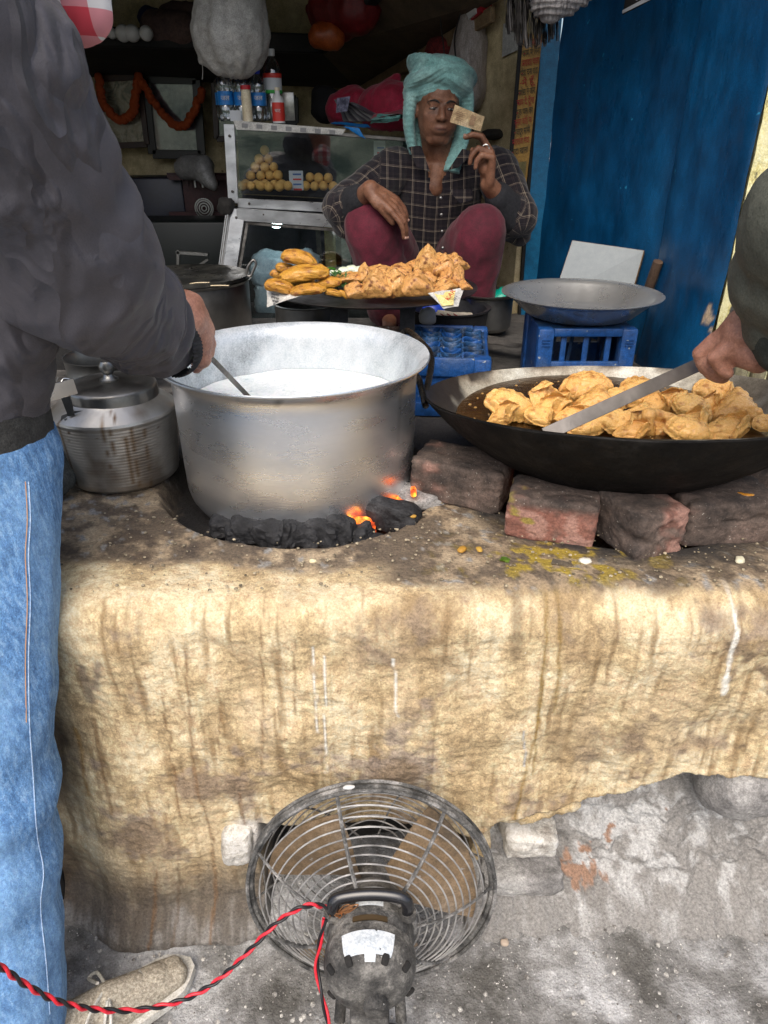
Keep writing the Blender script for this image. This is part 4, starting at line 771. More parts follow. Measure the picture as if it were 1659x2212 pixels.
pk = [(410, 122, 200, 96, 0, .25, 2.12, 'topmost yellow fritter of the pile'), (440, 205, 255, 92, 1, -.1, 2.05, 'long yellow fritter below the topmost one with a brown seam'), (300, 275, 150, 80, 3, .2, 1.99, 'fritter at the front left of the pile'), (460, 292, 200, 66, 0, -.1, 1.97, 'long low fritter in the middle front of the pile'), (565, 262, 150, 74, 2, -.2, 2.05, 'fritter at the right end of the pile beside the greens'),
    (335, 180, 110, 70, 2, .3, 2.15, 'fritter end showing left behind the long one'), (282, 210, 70, 60, 0, .6, 2.16, 'small fritter end at the far left of the pile'), (600, 308, 90, 40, 3, .2, 1.975, 'crumbly fritter piece at the front beside the small samosa'), (655, 316, 60, 34, 1, .7, 1.985, 'small fritter crumb at the front right of the pile'), (400, 250, 180, 60, 1, .0, 2.10, 'fritter buried in the middle of the pile')]
for i, (zx, zy, w, h, k, ry, Y_, lab) in enumerate(pk):
    x, y = 486+zx*.3906, 513+zy*.3906; p = at(x, y, Y=Y_); dep = p[1]*_c+(CAMH-p[2])*_s; s_ = .3906/1534*dep/2; sx, sz = w*s_, h*s_
    inst(PK[k], 'fritter', TR(p, (.15, ry, random.uniform(-.15, .15)), (sx, sx*.9, sz/.55)), label=lab, cat='fritter', group=G3)
m_grn = M('coriander', (.02, .07, .012), (.06, .16, .03), scale=40, rough=.6)
gl = []
for k in range(160):
    p = at(729+random.uniform(-30, 60)*.4, 603+random.uniform(-16, 16), Y=2.12+random.uniform(-.05, .06)); a = random.random()*6; L = random.uniform(.005, .014)
    gl.append(T(([(-L, 0, 0), (0, -L*.3, .002), (L, 0, 0), (0, L*.3, .001)], [(0, 1, 2, 3)]), TR(p, (random.uniform(-1, 1), random.uniform(-1, 1), a))))
obj('chopped_greens', join(*gl), m_grn, kind='stuff', label='chopped green coriander between fritters and samosas', cat='greens', smooth=False)
obj('green_chilli', tube(spline([at(700, 587, Y=2.15), at(712, 580, Y=2.16), at(725, 582, Y=2.15)], 6), [.004]*12+[.001], 8), M('chilli', (.03, .12, .01), rough=.3), label='green chilli lying beside the yellow fritters', cat='chilli')
obj('salad_dish', lathe([(0, 1.04), (.10, 1.04), (.12, 1.058), (.122, 1.06), (.10, 1.045), (0, 1.044)], 40, at(755, 600, Y=2.36)*[1, 1, 0]), m_dsteel, label='steel dish of sliced radish behind the samosas', cat='dish')
for k, (x, y) in enumerate(((722, 590), (742, 584), (760, 580), (778, 582), (735, 592), (753, 588), (770, 587))):
    p = at(x, y, Y=2.34); obj('radish_piece', rock(p, (.017, .017, .010), 800+k, k=2.3, amp=.2, sub=3), M('radish', (.62, .68, .52), (.74, .78, .64), rough=.4) if k == 0 else MATS['radish'], label='piece of pale sliced radish, %s in the steel dish' % ('leftmost', 'second along the back', 'third along the back', 'rightmost at the back', 'front left', 'front middle', 'front right')[k], cat='radish', group='radish pieces in the steel dish', smooth=True)
# dropped scraps on the stove top
p = at(1603, 1075, Y=1.13); obj('dropped_fritter', fuse([tube(spline([p+[-.022, 0, -.002], p+[-.008, .004, .002], p+[.008, -.004, .004], p+[.024, .002, 0]], 6), .0065, 8), ell(p+[.004, 0, -.002], (.013, .010, .007))], .002, 1, lambda q: .0015*noise(q, 150, 3)), M('orange_fritter', (.50, .20, .02), (.62, .30, .05), rough=.25), label='small orange scrap of fritter on the black sooty brick at right', cat='fritter scrap', smooth=True)
scr = [(1263, 1215, .010, (.7, .68, .6), 'curled white paper scrap beside the salt pile'), (1597, 1213, .010, (.66, .62, .45), 'pale dough blob above the white milk drip'), (1452, 1145, .008, (.7, .7, .66), 'white crumb beside the end on brick'), (892, 1118, .006, (.45, .25, .04), 'orange crumb on the stove top beside the charcoal slab'), (998, 1190, .009, (.42, .22, .03), 'orange crumb on the stove top in front of the reddish brick'), (1035, 1190, .007, (.5, .3, .05), 'small yellow crumb on the stove top'), (676, 1215, .006, (.7, .62, .4), 'cream crumb in front of the milk pot'), (998, 1357, .008, (.62, .55, .4), 'cream pebble stuck in the clay front'), (1230, 1248, .004, (.5, .5, .5), 'grit beside the salt pile'), (775, 1716, .020, (.6, .6, .57), '')]
for i, (x, y, r, cl, lab) in enumerate(scr[:9]):
    p = at(x, y, z=.81) if y < 1260 else at(x, y, Y=.915); obj('scrap', rock(p+[0, 0, .003], (r, r*.7, r*.45), 820+i, (0, 0, i), 2.5, .3, 3), M('scrap%d' % i, cl, rough=.6), label=lab, cat='food scrap', smooth=True)
p = at(1230, 1245, z=.805); sl = []
for k in range(260):
    a = random.random()*6.28; r = abs(random.gauss(0, .010)); sl.append(rock(p+[r*math.cos(a)*1.3, r*math.sin(a)*.8, .004*math.exp(-(r/.008)**2)], (.0012,)*3, 0, k=4, sub=1))
obj('salt_pile', join(*sl), M('salt', (.8, .8, .78), rough=.4), kind='stuff', label='small spill of white salt on the stove edge', cat='salt')
p = at(1089, 1212, z=.81); obj('green_leaf', sheet([p+[-.009, 0, .002], p+[.006, -.008, .003], p+[.011, .002, .004], p+[-.003, .009, .003]], 8, 8, .003, 60, 2, .0004), M('leafg', (.03, .09, .01), (.12, .16, .02), rough=.3), label='green leaf scrap on the yellow stained stove edge', cat='leaf')
p = at(1216, 1226, z=.81); obj('burnt_leaf', sheet([p+[-.020, .006, .004], p+[.020, -.004, .002], p+[.014, .002, .008], p+[-.016, .010, .012]], 12, 8, .003, 60, 5, .0004), M('burnt', (.03, .02, .012), (.12, .09, .05), rough=.7), label='burnt curled leaf beside the salt pile', cat='leaf')
cr = []
for k in range(900):
    x, y = random.uniform(-.55, .95), random.uniform(.945, 1.25)
    if math.hypot(x-pc[0], y-pc[1]) < .29: continue
    r = random.choice([.0009, .0012, .0016, .0022, .003]); cr.append(rock((x, y, .80+.012*max(0, min(1, x/.3))+.004), (r, r, r*.6), k, (0, 0, k), 3, .2, 1))
obj('crumbs', join(*cr), M('crumb', (.10, .08, .05), (.45, .38, .26), scale=90, lo=.4, hi=.6, rough=.8), kind='stuff', label='crumbs and grit scattered over the stove top', cat='crumbs', smooth=False)

gr = []
for k in range(1100):
    x, y = random.uniform(-.75, 1.1), random.uniform(.35, .93); r = random.choice([.0010, .0014, .002, .003, .0045]); gr.append(rock((x, y, .004+r*.4), (r, r, r*.7), k, (0, 0, k), 3, .25, 1))
obj('floor_grit', join(*gr), M('grit', (.12, .11, .10), (.52, .50, .46), scale=70, lo=.4, hi=.6, rough=.9), kind='stuff', label='grit and small pebbles scattered on the concrete ground', cat='grit', smooth=False)
for i, (x, y, r, cl, lab) in enumerate(((1090, 2036, .008, (.45, .36, .28), 'tan pebble on the concrete right of the fan base'), (1355, 1850, .010, (.20, .19, .18), 'grey stone chip at the foot of the masonry'), (1290, 1985, .006, (.55, .54, .5), 'pale stone chip on the concrete below the masonry'), (1640, 1955, .012, (.6, .58, .5), 'cream scrap at the right edge of the ground'))):
    p = at(x, y, z=.006); obj('pebble', rock(p, (r, r*.8, r*.6), 900+i, (0, 0, i), 3, .25, 3), M('pebble%d' % i, cl, rough=.8), label=lab, cat='pebble', smooth=40)
# ================================================================ SHOP INTERIOR
m_fr = M('aluminium_section', (.38, .39, .40), (.60, .62, .63), scale=7, stretch=(1, 1, 2), rough=.25, rough2=.5, metal=.85, bump=.15, speck=((.12, .08, .05), 60, .75))
m_frd = M('grimy_section', (.05, .045, .04), (.28, .27, .25), scale=12, rough=.4, metal=.6, bump=.3)
m_glass = glassy('case_glass', (.95, .97, .97), .06, .015)
m_gl2 = glassy('case_glass_lower', (.85, .9, .92), .06, .03)
m_in = M('dark_case_inside', (.012, .012, .012), (.03, .03, .028), rough=.7)
m_screw = M('screw', (.10, .09, .08), rough=.4, metal=.8)
def lerp(a, b, t): return np.array(a)*(1-t)+np.array(b)*t
# upper case: corner points (front face), leaning back a little
UTL, UTR = at(488, 268, Y=3.012), at(905, 300, Y=3.012); UBL, UBR = at(497, 432, Y=3.0), at(905, 452, Y=3.0)
case = thing('display_case', 'upper glass sweet case with aluminium frame and riveted corner post', 'display case', (UBL+UBR)/2-[0, -.15, .0])
dz = V(0, 0, .035)
obj('corner_post', bar(UBL+[.012, 0, -.012], UTL+[.012, 0, 0], .040, .012, up=(0, -1, 0)), m_fr, case)
obj('bottom_rail', bar(UBL+[.03, -.003, -.010], UBR+[0, -.003, -.010], .012, .034, up=(0, 0, 1)), m_fr, case)
obj('sill_rail', bar(UBL+[-.01, -.012, -.043], UBR+[0, -.012, -.043], .018, .024, up=(0, 0, 1)), m_fr, case)
obj('top_rail', bar(UTL+[.03, 0, -.006], UTR+[0, 0, -.006], .012, .012), m_frd, case)
back = V(-.02, .34, .0)
obj('case_floor', quad([UBL+[0, 0, -.01], UBR+[0, 0, -.01], UBR+back+[0, 0, -.01], UBL+back+[0, 0, -.01]], .006), m_in, case, smooth=False)
obj('case_roof', quad([UTL, UTR, UTR+back, UTL+back], .004), glassy('roof_glass', (.92, .95, .95), .04), case, smooth=False)
obj('case_back', quad([UBL+back, UBR+back, UTR+back, UTL+back], .006), m_in, case, smooth=False)
obj('glass_pane', quad([UBL+[.03, .002, .008], UBR+[0, .002, .008], UTR+[0, .006, -.008], UTL+[.03, .006, -.008]], .003), m_glass, case, smooth=False)
for k in range(5):
    d = V(-.010-.011*k, .03+.055*k, 0); obj('sliding_track', bar(UBL+d+[0, 0, .0], UTL+d+[0, 0, -.03-.006*k], .007, .010, up=(0, -1, 0)), m_fr if k % 2 == 0 else m_frd, case)
for p in (lerp(UBL, UTL, .12), lerp(UBL, UTL, .85), UBL+[.075, 0, -.012], UBL+[.075, -.012, -.043]):
    obj('screw_head', ell(p+[.013 if p[0] < UBL[0]+.05 else 0, -.012, 0], (.005, .003, .005), n=10, m=6), m_screw, case)
# sweets inside
m_lad = M('gram_sweet', (.62, .36, .09), (.78, .50, .17), scale=60, rough=.7, bump=.5, bscale=300)
sph = mesh('round_sweet', (ico(3)[0], ico(3)[1]), m_lad)
NTH = ('first', 'second', 'third', 'fourth', 'fifth', 'sixth')
def pyramid(x, y, rows, Y_, n0, lab, grp):
    k = 0
    for r in range(rows):
        for j in range(n0-r):
            p = at(x, y, Y=Y_)+[(j-(n0-r-1)/2)*.036+random.uniform(-.003, .003), (r*.012)+random.uniform(-.006, .006), r*.030+random.uniform(-.002, .002)]
            inst(sph, 'round_sweet', TR(p, (0, 0, 0), (random.uniform(.0170, .0198),)*3), label='round yellow sweet, %s from left, %s row up, in %s' % (NTH[j], NTH[r], lab), cat='sweet', group=grp); k += 1
pyramid(572, 398, 5, 3.12, 5, 'the tall heap', 'sweets heaped in the glass case')
pyramid(572, 402, 1, 3.07, 6, 'the front line of sweets', 'sweets heaped in the glass case')
pyramid(690, 402, 2, 3.12, 4, 'the low right heap', 'sweets heaped in the glass case')
for x, y, w, h, lab, cl in ((640, 390, .055, .07, 'small white notice card standing inside the glass case', (.5, .55, .6)), (820, 345, .045, .13, 'white printed paper hanging inside the right of the glass case', (.55, .58, .56))):
    p = at(x, y, Y=3.10); t = thing('notice_card', lab, 'notice', p-[0, 0, h/2]); obj('card', box(p, (w, .002, h)), M('card%d' % x, cl, rough=.6), t)
    for k in range(4): obj('print_line', box(p+[.004, -.002, h*.32-.018*k], (w*.6, .001, .006)), m_redink if k % 2 else M('blueprint%d%d' % (x, k), (.05, .12, .35)), t)
# lower case, slanted front
LTL, LTR = at(500, 452, Y=2.97), at(920, 482, Y=2.97); LBL, LBR = at(470, 690, Y=2.92), at(800, 712, Y=2.92)
lc2 = thing('display_cabinet', 'lower aluminium framed glass cabinet with a lit tube light reflected in its slanted pane', 'cabinet', (LBL+LBR)/2)
obj('corner_post', bar(LBL+[.02, 0, 0], LTL+[.028, 0, 0], .055, .016, up=(0, -1, 0)), m_fr, lc2)
obj('inner_post', bar(LBL+[.055, .01, 0], LTL+[.062, .01, -.03], .012, .02, up=(0, -1, 0)), m_frd, lc2)
obj('head_rail', bar(LTL+[.02, -.004, -.018], LTR+[0, -.004, -.018], .016, .045), m_fr, lc2)
obj('head_bead', bar(LTL+[.06, -.002, -.050], LTR+[0, -.002, -.050], .012, .010), m_frd, lc2)
obj('glass_pane', quad([LBL+[.05, .002, .0], LBR+[0, .002, 0], LTR+[0, .004, -.05], LTL+[.05, .004, -.05]], .003), m_gl2, lc2, smooth=False)
bk = V(0, .32, 0)
obj('cabinet_back', quad([LBL+bk, LBR+bk, LTR+bk, LTL+bk], .006), m_in, lc2, smooth=False)
obj('cabinet_roof', quad([LTL, LTR, LTR+bk, LTL+bk], .005), MATS['case_top'] if 'case_top' in MATS else m_in, lc2, smooth=False)
for k in range(6):
    d = V(-.006-.013*k, .02+.05*k, 0); obj('side_track', bar(LBL+d, LTL+d+[0, 0, -.02], .008, .012, up=(0, -1, 0)), m_fr if k % 2 else m_frd, lc2)
for p in (lerp(LBL, LTL, .45), lerp(LBL, LTL, .93), LTL+[.10, 0, -.018]): obj('screw_head', ell(p+[.024, -.010, 0], (.005, .003, .005), n=10, m=6), m_screw, lc2)
obj('hinge_grime', rock(LTL+[-.02, .0, .012], (.03, .03, .03), 31, k=3, amp=.3, sub=3), m_black, lc2)
m_wb = M('white_polythene', (.42, .50, .54), (.66, .74, .78), scale=9, rough=.35, bump=.6, bscale=30)
for k, (x, y, r, lab) in enumerate(((590, 585, .075, 'white plastic bag heaped in the lower cabinet at left'), (650, 572, .06, 'peaked white plastic bag in the middle of the lower cabinet'), (620, 635, .10, 'white plastic sack at the bottom of the lower cabinet'))):
    p = at(x, y, Y=3.05); obj('plastic_bag', rock(p, (r*1.2, .05, r), 50+k, k=2.5, amp=.35, sub=4), m_wb, label=lab, cat='bag', group='white bags in the lower cabinet', smooth=True)
for k, (x, w, cl) in enumerate(((690, .02, (.10, .08, .05)), (714, .045, (.48, .36, .13)), (748, .04, (.30, .30, .25)), (772, .02, (.06, .06, .055)))):
    p = at(x, 545, Y=3.16); obj('wooden_strip', box(p, (w, .01, .30), (0, .02*k-.03, 0)), M('strip%d' % k, cl, rough=.6, col2=tuple(q*1.3 for q in cl), scale=12), label=('thin dark strip at the left inside the lower cabinet', 'broad yellow wooden strip inside the lower cabinet', 'pale grey strip right of the yellow wooden strip', 'narrow dark strip at the right inside the lower cabinet')[k], cat='strip')
lp = at(597, 487, Y=2.99); t = thing('lamp_reflection', 'small glowing bulb behind the lower cabinet glass, standing in for a reflected tube light', 'lamp_reflection', lp)
obj('reflection_bulb', ell(lp+[0, .01, 0], (.022, .010, .011)), emit('reflection_glow', (.75, 1, 1), 14), t); obj('reflection_holder', box(lp+[0, .02, .013], (.05, .02, .008)), m_dsteel, t)  # glowing bulb stands in for a light reflected in the pane
# newspaper on the case, bottles
nl = thing('newspaper', 'grey newspaper spread over the top of the glass case', 'newspaper', UTL+[.2, 0, .01])
obj('paper_sheet', join(sheet([UTL+[.03, -.006, .010], lerp(UTL, UTR, .62)+[0, -.006, .012], lerp(UTL, UTR, .62)+[0, .2, .014], UTL+[.03, .2, .012]], amp=.002, f=20, seed=2), sheet([UTL+[.03, -.008, .012], lerp(UTL, UTR, .62)+[0, -.008, .013], lerp(UTL, UTR, .60)+[0, -.010, -.006], UTL+[.04, -.010, -.018]], amp=.002, f=20, seed=3)), m_paper, nl)
for k in range(7): obj('print_line', box(lerp(UTL, UTR, .10+.075*k)+[0, -.013, .0], (.022, .001, .014), (0, 0.08, 0)), M('greyprint%d' % k, (.22, .22, .22)), nl)
m_pet = glassy('clear_plastic', (.80, .84, .86), .10, .04)
m_capb = M('blue_cap', (.008, .03, .42), rough=.35); m_labb = M('blue_label', (.01, .13, .42), (.02, .22, .55), scale=9, rough=.35); m_labr = M('red_label_mark', (.5, .03, .02), rough=.4)
def bottle(x, y, Y_, h, r, capm, label, lab=None, lz=(.30, .55), bm=None, extra=None, prof=None):
    p = at(x, y, Y=Y_); root = thing('bottle', label, 'bottle', p, 'bottles standing on the glass case')
    pr = prof or [(0, 0), (.85, .0), (1, .03), (1, .28), (.93, .30), (.93, .55), (1, .58), (1, .70), (.8, .80), (.42, .88), (.38, .90)]
    obj('bottle_body', lathe([(a*r, b*h) for a, b in pr], 32, p), bm or m_pet, root, smooth=50)
    obj('cap', lathe([(0, h*1.0), (.40*r, h*1.0), (.42*r, h*.99), (.42*r, h*.91), (.38*r, h*.905)], 20, p), capm, root)
    if lab: obj('label_band', lathe([(r*1.0, h*lz[0]), (r*1.01, h*lz[0]), (r*1.01, h*lz[1]), (r*1.0, h*lz[1])], 32, p), lab, root)
    return p, root
m_pap = M('label_white', (.5, .52, .54), rough=.5); m_white = M('white_plastic', (.55, .55, .54), rough=.4)
for x, Y_, lab in ((484, 3.20, 'water bottle with blue cap half hidden behind the leftmost one'), (517, 3.20, 'water bottle with blue cap half hidden behind the second from left'), (551, 3.20, 'water bottle with blue cap half hidden behind the third from left')):
    bottle(x, 258, Y_, .165, .026, m_capb, lab, m_labb)
for k, (x, lab) in enumerate(((492, 'leftmost clear water bottle with blue cap and blue label'), (527, 'clear water bottle with blue cap behind the cream tube bottle'), (562, 'clear water bottle with blue cap between cream tube bottle and large bottle'))):
    p, rt_ = bottle(x, 262, 3.09, .178-.004*k, .029, m_capb, lab, m_labb)
    text(('PANI', 'AQUA', 'जल')[k] if False else 'जल', .022, m_white, rt_, face(p+[.004, -.031, .075], (1, 0, 0), (0, 0, 1)))
p, rt_ = bottle(594, 262, 3.13, .235, .034, m_white, 'tall clear bottle with white cap and white, red and green label', m_pap, (.42, .66))
obj('green_band', lathe([(.0348, .092), (.0352, .093), (.0352, .102), (.0348, .103)], 32, p), M('greenband', (.04, .35, .05)), rt_); obj('red_band', lathe([(.0348, .142), (.0353, .143), (.0353, .156), (.0348, .157)], 32, p), m_labr, rt_)
m_cr = M('cream_plastic', (.58, .50, .33), (.66, .58, .42), scale=5, rough=.4)
bottle(536, 264, 3.04, .118, .0185, M('red_cap', (.45, .01, .02), rough=.4), 'opaque cream tube shaped bottle with a red cap', bm=m_cr, prof=[(0, 0), (1, 0), (1.0, .5), (.93, .88), (.9, .91)])
obj('red_ring', lathe([(.0175, .105), (.019, .106), (.019, .119), (.0, .120)], 24, at(536, 264, Y=3.04)), MATS['red_cap'], bpy.data.objects['bottle.007'] if 'bottle.007' in bpy.data.objects else None)
p, rt_ = bottle(603, 266, 3.03, .115, .023, m_cr, 'small squeeze bottle with red and white printed label', m_labr, (.05, .58), bm=m_white, prof=[(0, 0), (1, 0), (1, .62), (.8, .72), (.42, .80), (.36, .98)])
text('चाट', .016, m_white, rt_, face(p+[0, -.0245, .04], (1, 0, 0), (0, 0, 1)))
p = at(620, 230, Y=3.3); obj('foil_box', box(p, (.06, .03, .10), (0, 0, .1), bev=.003), M('foil', (.30, .28, .24), (.55, .53, .48), scale=30, rough=.3, metal=.6), label='silvery box with a bent wire behind the squeeze bottle', cat='box')
obj('small_pack', box(at(512, 250, Y=3.07), (.05, .02, .035), (0, 0, .1)), m_pap, label='white and red packet in front of the leftmost water bottles', cat='packet')
# bags and cloths on the case
def bag(name, pts, mat, label, cat='bag', vox=.010, amp=.012, f=9, seed=1):
    return obj(name, fuse(pts, vox, 3, lambda v: ridge(v*[1, 1, .55], f, 3, seed)*amp+fbm(v, f*3, 2, seed)*amp*.3), mat, label=label, cat=cat, smooth=True)
q = lambda x, y, Y_: at(x, y, Y=Y_)
m_redb = M('red_cloth_bag', (.30, .006, .03), (.40, .012, .05), scale=6, rough=.7, bump=.3, sheen=.2)
bag('cloth_bag', [cap(q(812, 235, 3.35), q(850, 225, 3.3), .075, .085), cap(q(845, 185, 3.35), q(858, 165, 3.35), .03, .012), cap(q(820, 250, 3.3), q(880, 250, 3.25), .05)], m_redb, 'big bright red cloth bag beside the turban')
bag('cloth_bag', [cap(q(735, 235, 3.45), q(775, 225, 3.42), .06), cap(q(740, 205, 3.45), q(770, 198, 3.45), .02)], m_redb, 'small red bag behind the bundle of magazines', seed=5)
mg = thing('magazine_bundle', 'loose bundle of grey magazine pages on top of the case', 'magazines', q(745, 262, 3.2))
for k in range(14):
    a_ = q(722+k*2.5, 215+k*.5, 3.28-.006*k); b_ = q(742+k*6.5, 262, 3.24-.006*k); obj('page', sheet([a_, a_+[.045, .02, -.01], b_+[.03, .02, 0], b_], 6, 8, .006, 14, k, .0008), M('page%d' % (k % 3), ((.20, .20, .21), (.10, .09, .11), (.30, .29, .28))[k % 3], rough=.6) if k < 3 else MATS['page%d' % (k % 3)], mg)
obj('cover_picture', sheet([q(728, 212, 3.18), q(757, 208, 3.18), q(750, 240, 3.17), q(726, 244, 3.17)], 6, 6, .002), M('cover', (.02, .02, .05), (.3, .3, .42), scale=20), mg)
bag('dark_bag', [cap(q(700, 230, 3.5), q(690, 205, 3.5), .06, .03), cap(q(720, 215, 3.5), q(705, 195, 3.5), .04, .015)], M('black_cloth', (.006, .006, .007), rough=.9), 'black cloth bundle standing behind the magazine bundle')
m_teal = M('teal_cloth', (.05, .28, .25), (.09, .38, .34), (.16, .48, .44), scale=9, rough=.8, bump=.4, bscale=160, sheen=.2)
obj('folded_cloth', join(*[sheet([q(800, 268-3*k, 3.04), q(860, 262-3*k, 3.02), q(874, 250-3*k, 3.12), q(815, 254-3*k, 3.14)], 20, 12, .008, 14, 30+k) for k in range(3)]), m_teal, label='folded teal cloth lying on the right of the glass case', cat='cloth', smooth=True)
obj('red_cloth', join(*[sheet([q(800, 258-3*k, 3.10), q(876, 246-3*k, 3.06), q(878, 238-3*k, 3.2), q(812, 250-3*k, 3.2)], 16, 10, .006, 14, 40+k) for k in range(2)]), m_redb, label='red cloth folded above the teal cloth on the case', cat='cloth', smooth=True)
m_bcl = M('bright_blue_cloth', (.0, .12, .38), (.0, .17, .48), scale=9, rough=.6)
obj('blue_rag', join(sheet([q(715, 268, 3.03), q(800, 276, 3.02), q(792, 266, 3.1), q(722, 262, 3.1)], 16, 8, .004, 16, 3), sheet([q(742, 274, 3.015), q(776, 277, 3.01), q(790, 300, 3.0), q(766, 288, 3.0)], 12, 10, .006, 20, 4)), m_bcl, label='bright blue rag hanging over the front edge of the glass case', cat='rag', smooth=True)
# back wall pictures and garlands
m_wood = M('dark_frame_wood', (.02, .008, .006), (.05, .02, .012), scale=12, rough=.4)
m_fb = M('black_frame', (.006, .006, .007), rough=.35)
def picture(tl, tr, br, bl, Y_, fw, mat, pic, label):
    P = [at(x, y, Y=Y_) for x, y in (tl, tr, br, bl)]; c_ = sum(P)/4; root = thing('framed_picture', label, 'picture', c_)
    for i in range(4): obj('frame_rail', bar(P[i], P[(i+1) % 4], fw, .02, up=(0, -1, 0)), mat, root)
    P2 = [c_+(p_-c_)*.97+[0, .006, 0] for p_ in P]; obj('print', quad(P2, .003), pic, root, smooth=False)
    obj('picture_glass', quad([p_-[0, .006, 0] for p_ in P2], .0015), glassy('pglass', (.9, .9, .9), .05, .05) if 'pglass' not in bpy.data.materials else bpy.data.materials['pglass'], root, smooth=False)
picture((212, 170), (300, 166), (318, 312), (225, 316), 4.33, .03, m_wood, M('foxed_print', (.10, .13, .10), (.36, .34, .24), (.46, .44, .34), scale=12, lo=.38, hi=.56, rough=.4, dist=1.5), 'left framed picture with a pale mottled print and marigold garland')
picture((313, 170), (424, 172), (436, 334), (330, 333), 4.34, .045, m_fb, M('faded_print', (.05, .035, .07), (.17, .15, .18), (.22, .18, .20), scale=5, lo=.38, hi=.6, rough=.3), 'black framed faded mauve picture, right of the mottled one')
picture((462, 178), (540, 178), (540, 300), (468, 300), 4.36, .03, m_wood, M('dim_print', (.05, .05, .05), (.12, .12, .11), scale=7, rough=.3), 'brown framed picture half hidden behind the water bottles')
picture((590, 212), (640, 210), (642, 266), (592, 266), 4.38, .02, m_fb, M('pale_print', (.12, .11, .09), (.34, .32, .27), scale=10, rough=.3), 'small framed picture behind the squeeze bottle')
m_mar = M('marigold', (.28, .035, .004), (.42, .075, .008), scale=70, rough=.8, bump=.5, bscale=200)
fl = mesh('flower', (lambda v, f: (v*(1+.16*noise(v, 5, 3))[:, None], f))(*ico(2)), m_mar)
for pts, lab in ((((215, 165), (222, 215), (245, 250), (268, 258), (290, 240), (292, 215), (300, 165)), 'marigold garland looped over the left mottled picture'), (((300, 165), (330, 215), (368, 262), (398, 272), (420, 240), (437, 195)), 'longer marigold garland looped over the black framed picture')):
    W_ = [at(x, y, Y=4.27) for x, y in pts]; sp_ = spline(W_, 9); root = thing('garland', lab, 'garland', W_[0], 'marigold garlands on the pictures')
    obj('string', tube(sp_, .003, 5), m_mar, root)
    for k, p_ in enumerate(sp_):
        inst(fl, 'flower', TR(p_+[random.uniform(-.006, .006), -.008, random.uniform(-.006, .006)], (random.random()*3, random.random()*3, 0), (.021,)*3), root)
# hanging sack and things on the loft
m_ps = M('grey_white_sack', (.30, .29, .27), (.44, .43, .40), scale=6, rough=.6, bump=.4, bscale=40)
sk_ = [cap(q(498, 0, 3.0), q(498, 70, 3.0), .115, .135), cap(q(500, 95, 3.0), q(505, 130, 3.0), .095, .045), cap(q(445, 118, 3.0), q(434, 134, 3.0), .018, .007), cap(q(460, 110, 3.0), q(480, 100, 3.0), .03, .05)]
def gath(v):
    a = np.arctan2(v[:, 1]-3.0, v[:, 0]+.54); low = sm(1.85, 1.66, v[:, 2]); return .0055*np.sin(a*9+9*noise(v, 4, 2))*low+.012*ridge(v*[1, 1, .35], 11, 3, 6)+.003*fbm(v, 30, 2, 3)
obj('hanging_sack', fuse(sk_, .009, 3, gath), m_ps, label='puckered greyish white sack hanging from the ceiling above the bottles', cat='sack', smooth=True)
obj('sack_string', tube(spline([q(436, 134, 3.0), q(438, 150, 3.0), q(437, 172, 3.0)], 6), .0012, 5), m_ps, label='short thread hanging from the corner of the white sack', cat='string')
for k, x in enumerate((242, 266, 286, 316)):
    p = q(x, 72, 3.74); t = thing('light_bulb', 'white light bulb lying on the loft beam, '+('leftmost small one', 'second from left', 'third from left', 'rightmost beside the dark cloths')[k], 'light bulb', p, 'light bulbs on the loft beam'); r_ = (.022, .034, .034, .030)[k]
    obj('bulb_glass', ell(p, (r_, r_, r_)), m_white, t); obj('bulb_base', cap(p+[-.02, .02, 0], p+[-.045, .05, 0], r_*.6), m_dsteel, t)
bag('cloth_heap', [cap(q(340, 62, 3.85), q(400, 66, 3.85), .07, .07), cap(q(370, 40, 3.9), q(420, 40, 3.9), .06)], M('brown_cloth', (.05, .03, .03), (.10, .06, .05), rough=.9), 'dim brown cloth heap on the loft beam beside the bulbs', 'cloth')
bag('blue_carton', [cap(q(322, 40, 3.9), q(340, 45, 3.9), .045)], M('navy', (.01, .015, .06), rough=.7), 'dark blue packet on the loft behind the bulbs', 'packet')
bag('red_bag', [cap(q(715, 15, 3.55), q(770, 15, 3.5), .09, .10), cap(q(745, 55, 3.55), q(725, 60, 3.55), .05), cap(q(672, 20, 3.6), q(690, 40, 3.6), .02, .04)], M('dark_red_bag', (.10, .004, .006), (.16, .008, .01), rough=.5), 'dark red plastic bag hanging on the loft beam')
bag('orange_bag', [cap(q(690, 78, 3.5), q(718, 80, 3.5), .045, .05)], M('orange_bag_p', (.30, .055, .01), (.38, .09, .02), rough=.4), 'orange bag on the loft beam under the dark red bag')
# right wall things
m_news = M('newsprint_edges', (.10, .09, .09), (.26, .245, .24), (.34, .325, .31), scale=9, stretch=(9, 3, .6), rough=.85, bump=.5, bscale=60)
nb = thing('newspaper_bundle', 'bunch of grey newspapers hanging folded from the shop ceiling', 'newspapers', q(1145, 40, 2.45))
for k in range(30):
    t_ = k/29; x = 1092+t_*108; yb = 76+24*math.sin(t_*3.0)+random.uniform(-6, 6)-(12 if t_ < .15 else 0); Yk = 2.44+random.uniform(-.03, .03); a_ = q(x-8*(1-t_), -70, Yk); b_ = q(x+random.uniform(-3, 3), yb, Yk)
    w_ = V(.012, .05, 0); obj('folded_newspaper', sheet([a_, a_+w_, b_+w_, b_], 5, 14, .006, 12, k, .004), m_news, nb)
rl = thing('newspaper_roll', 'crumpled roll of old newspaper hanging beside the newspaper bunch', 'newspapers', q(1220, 5, 2.42))
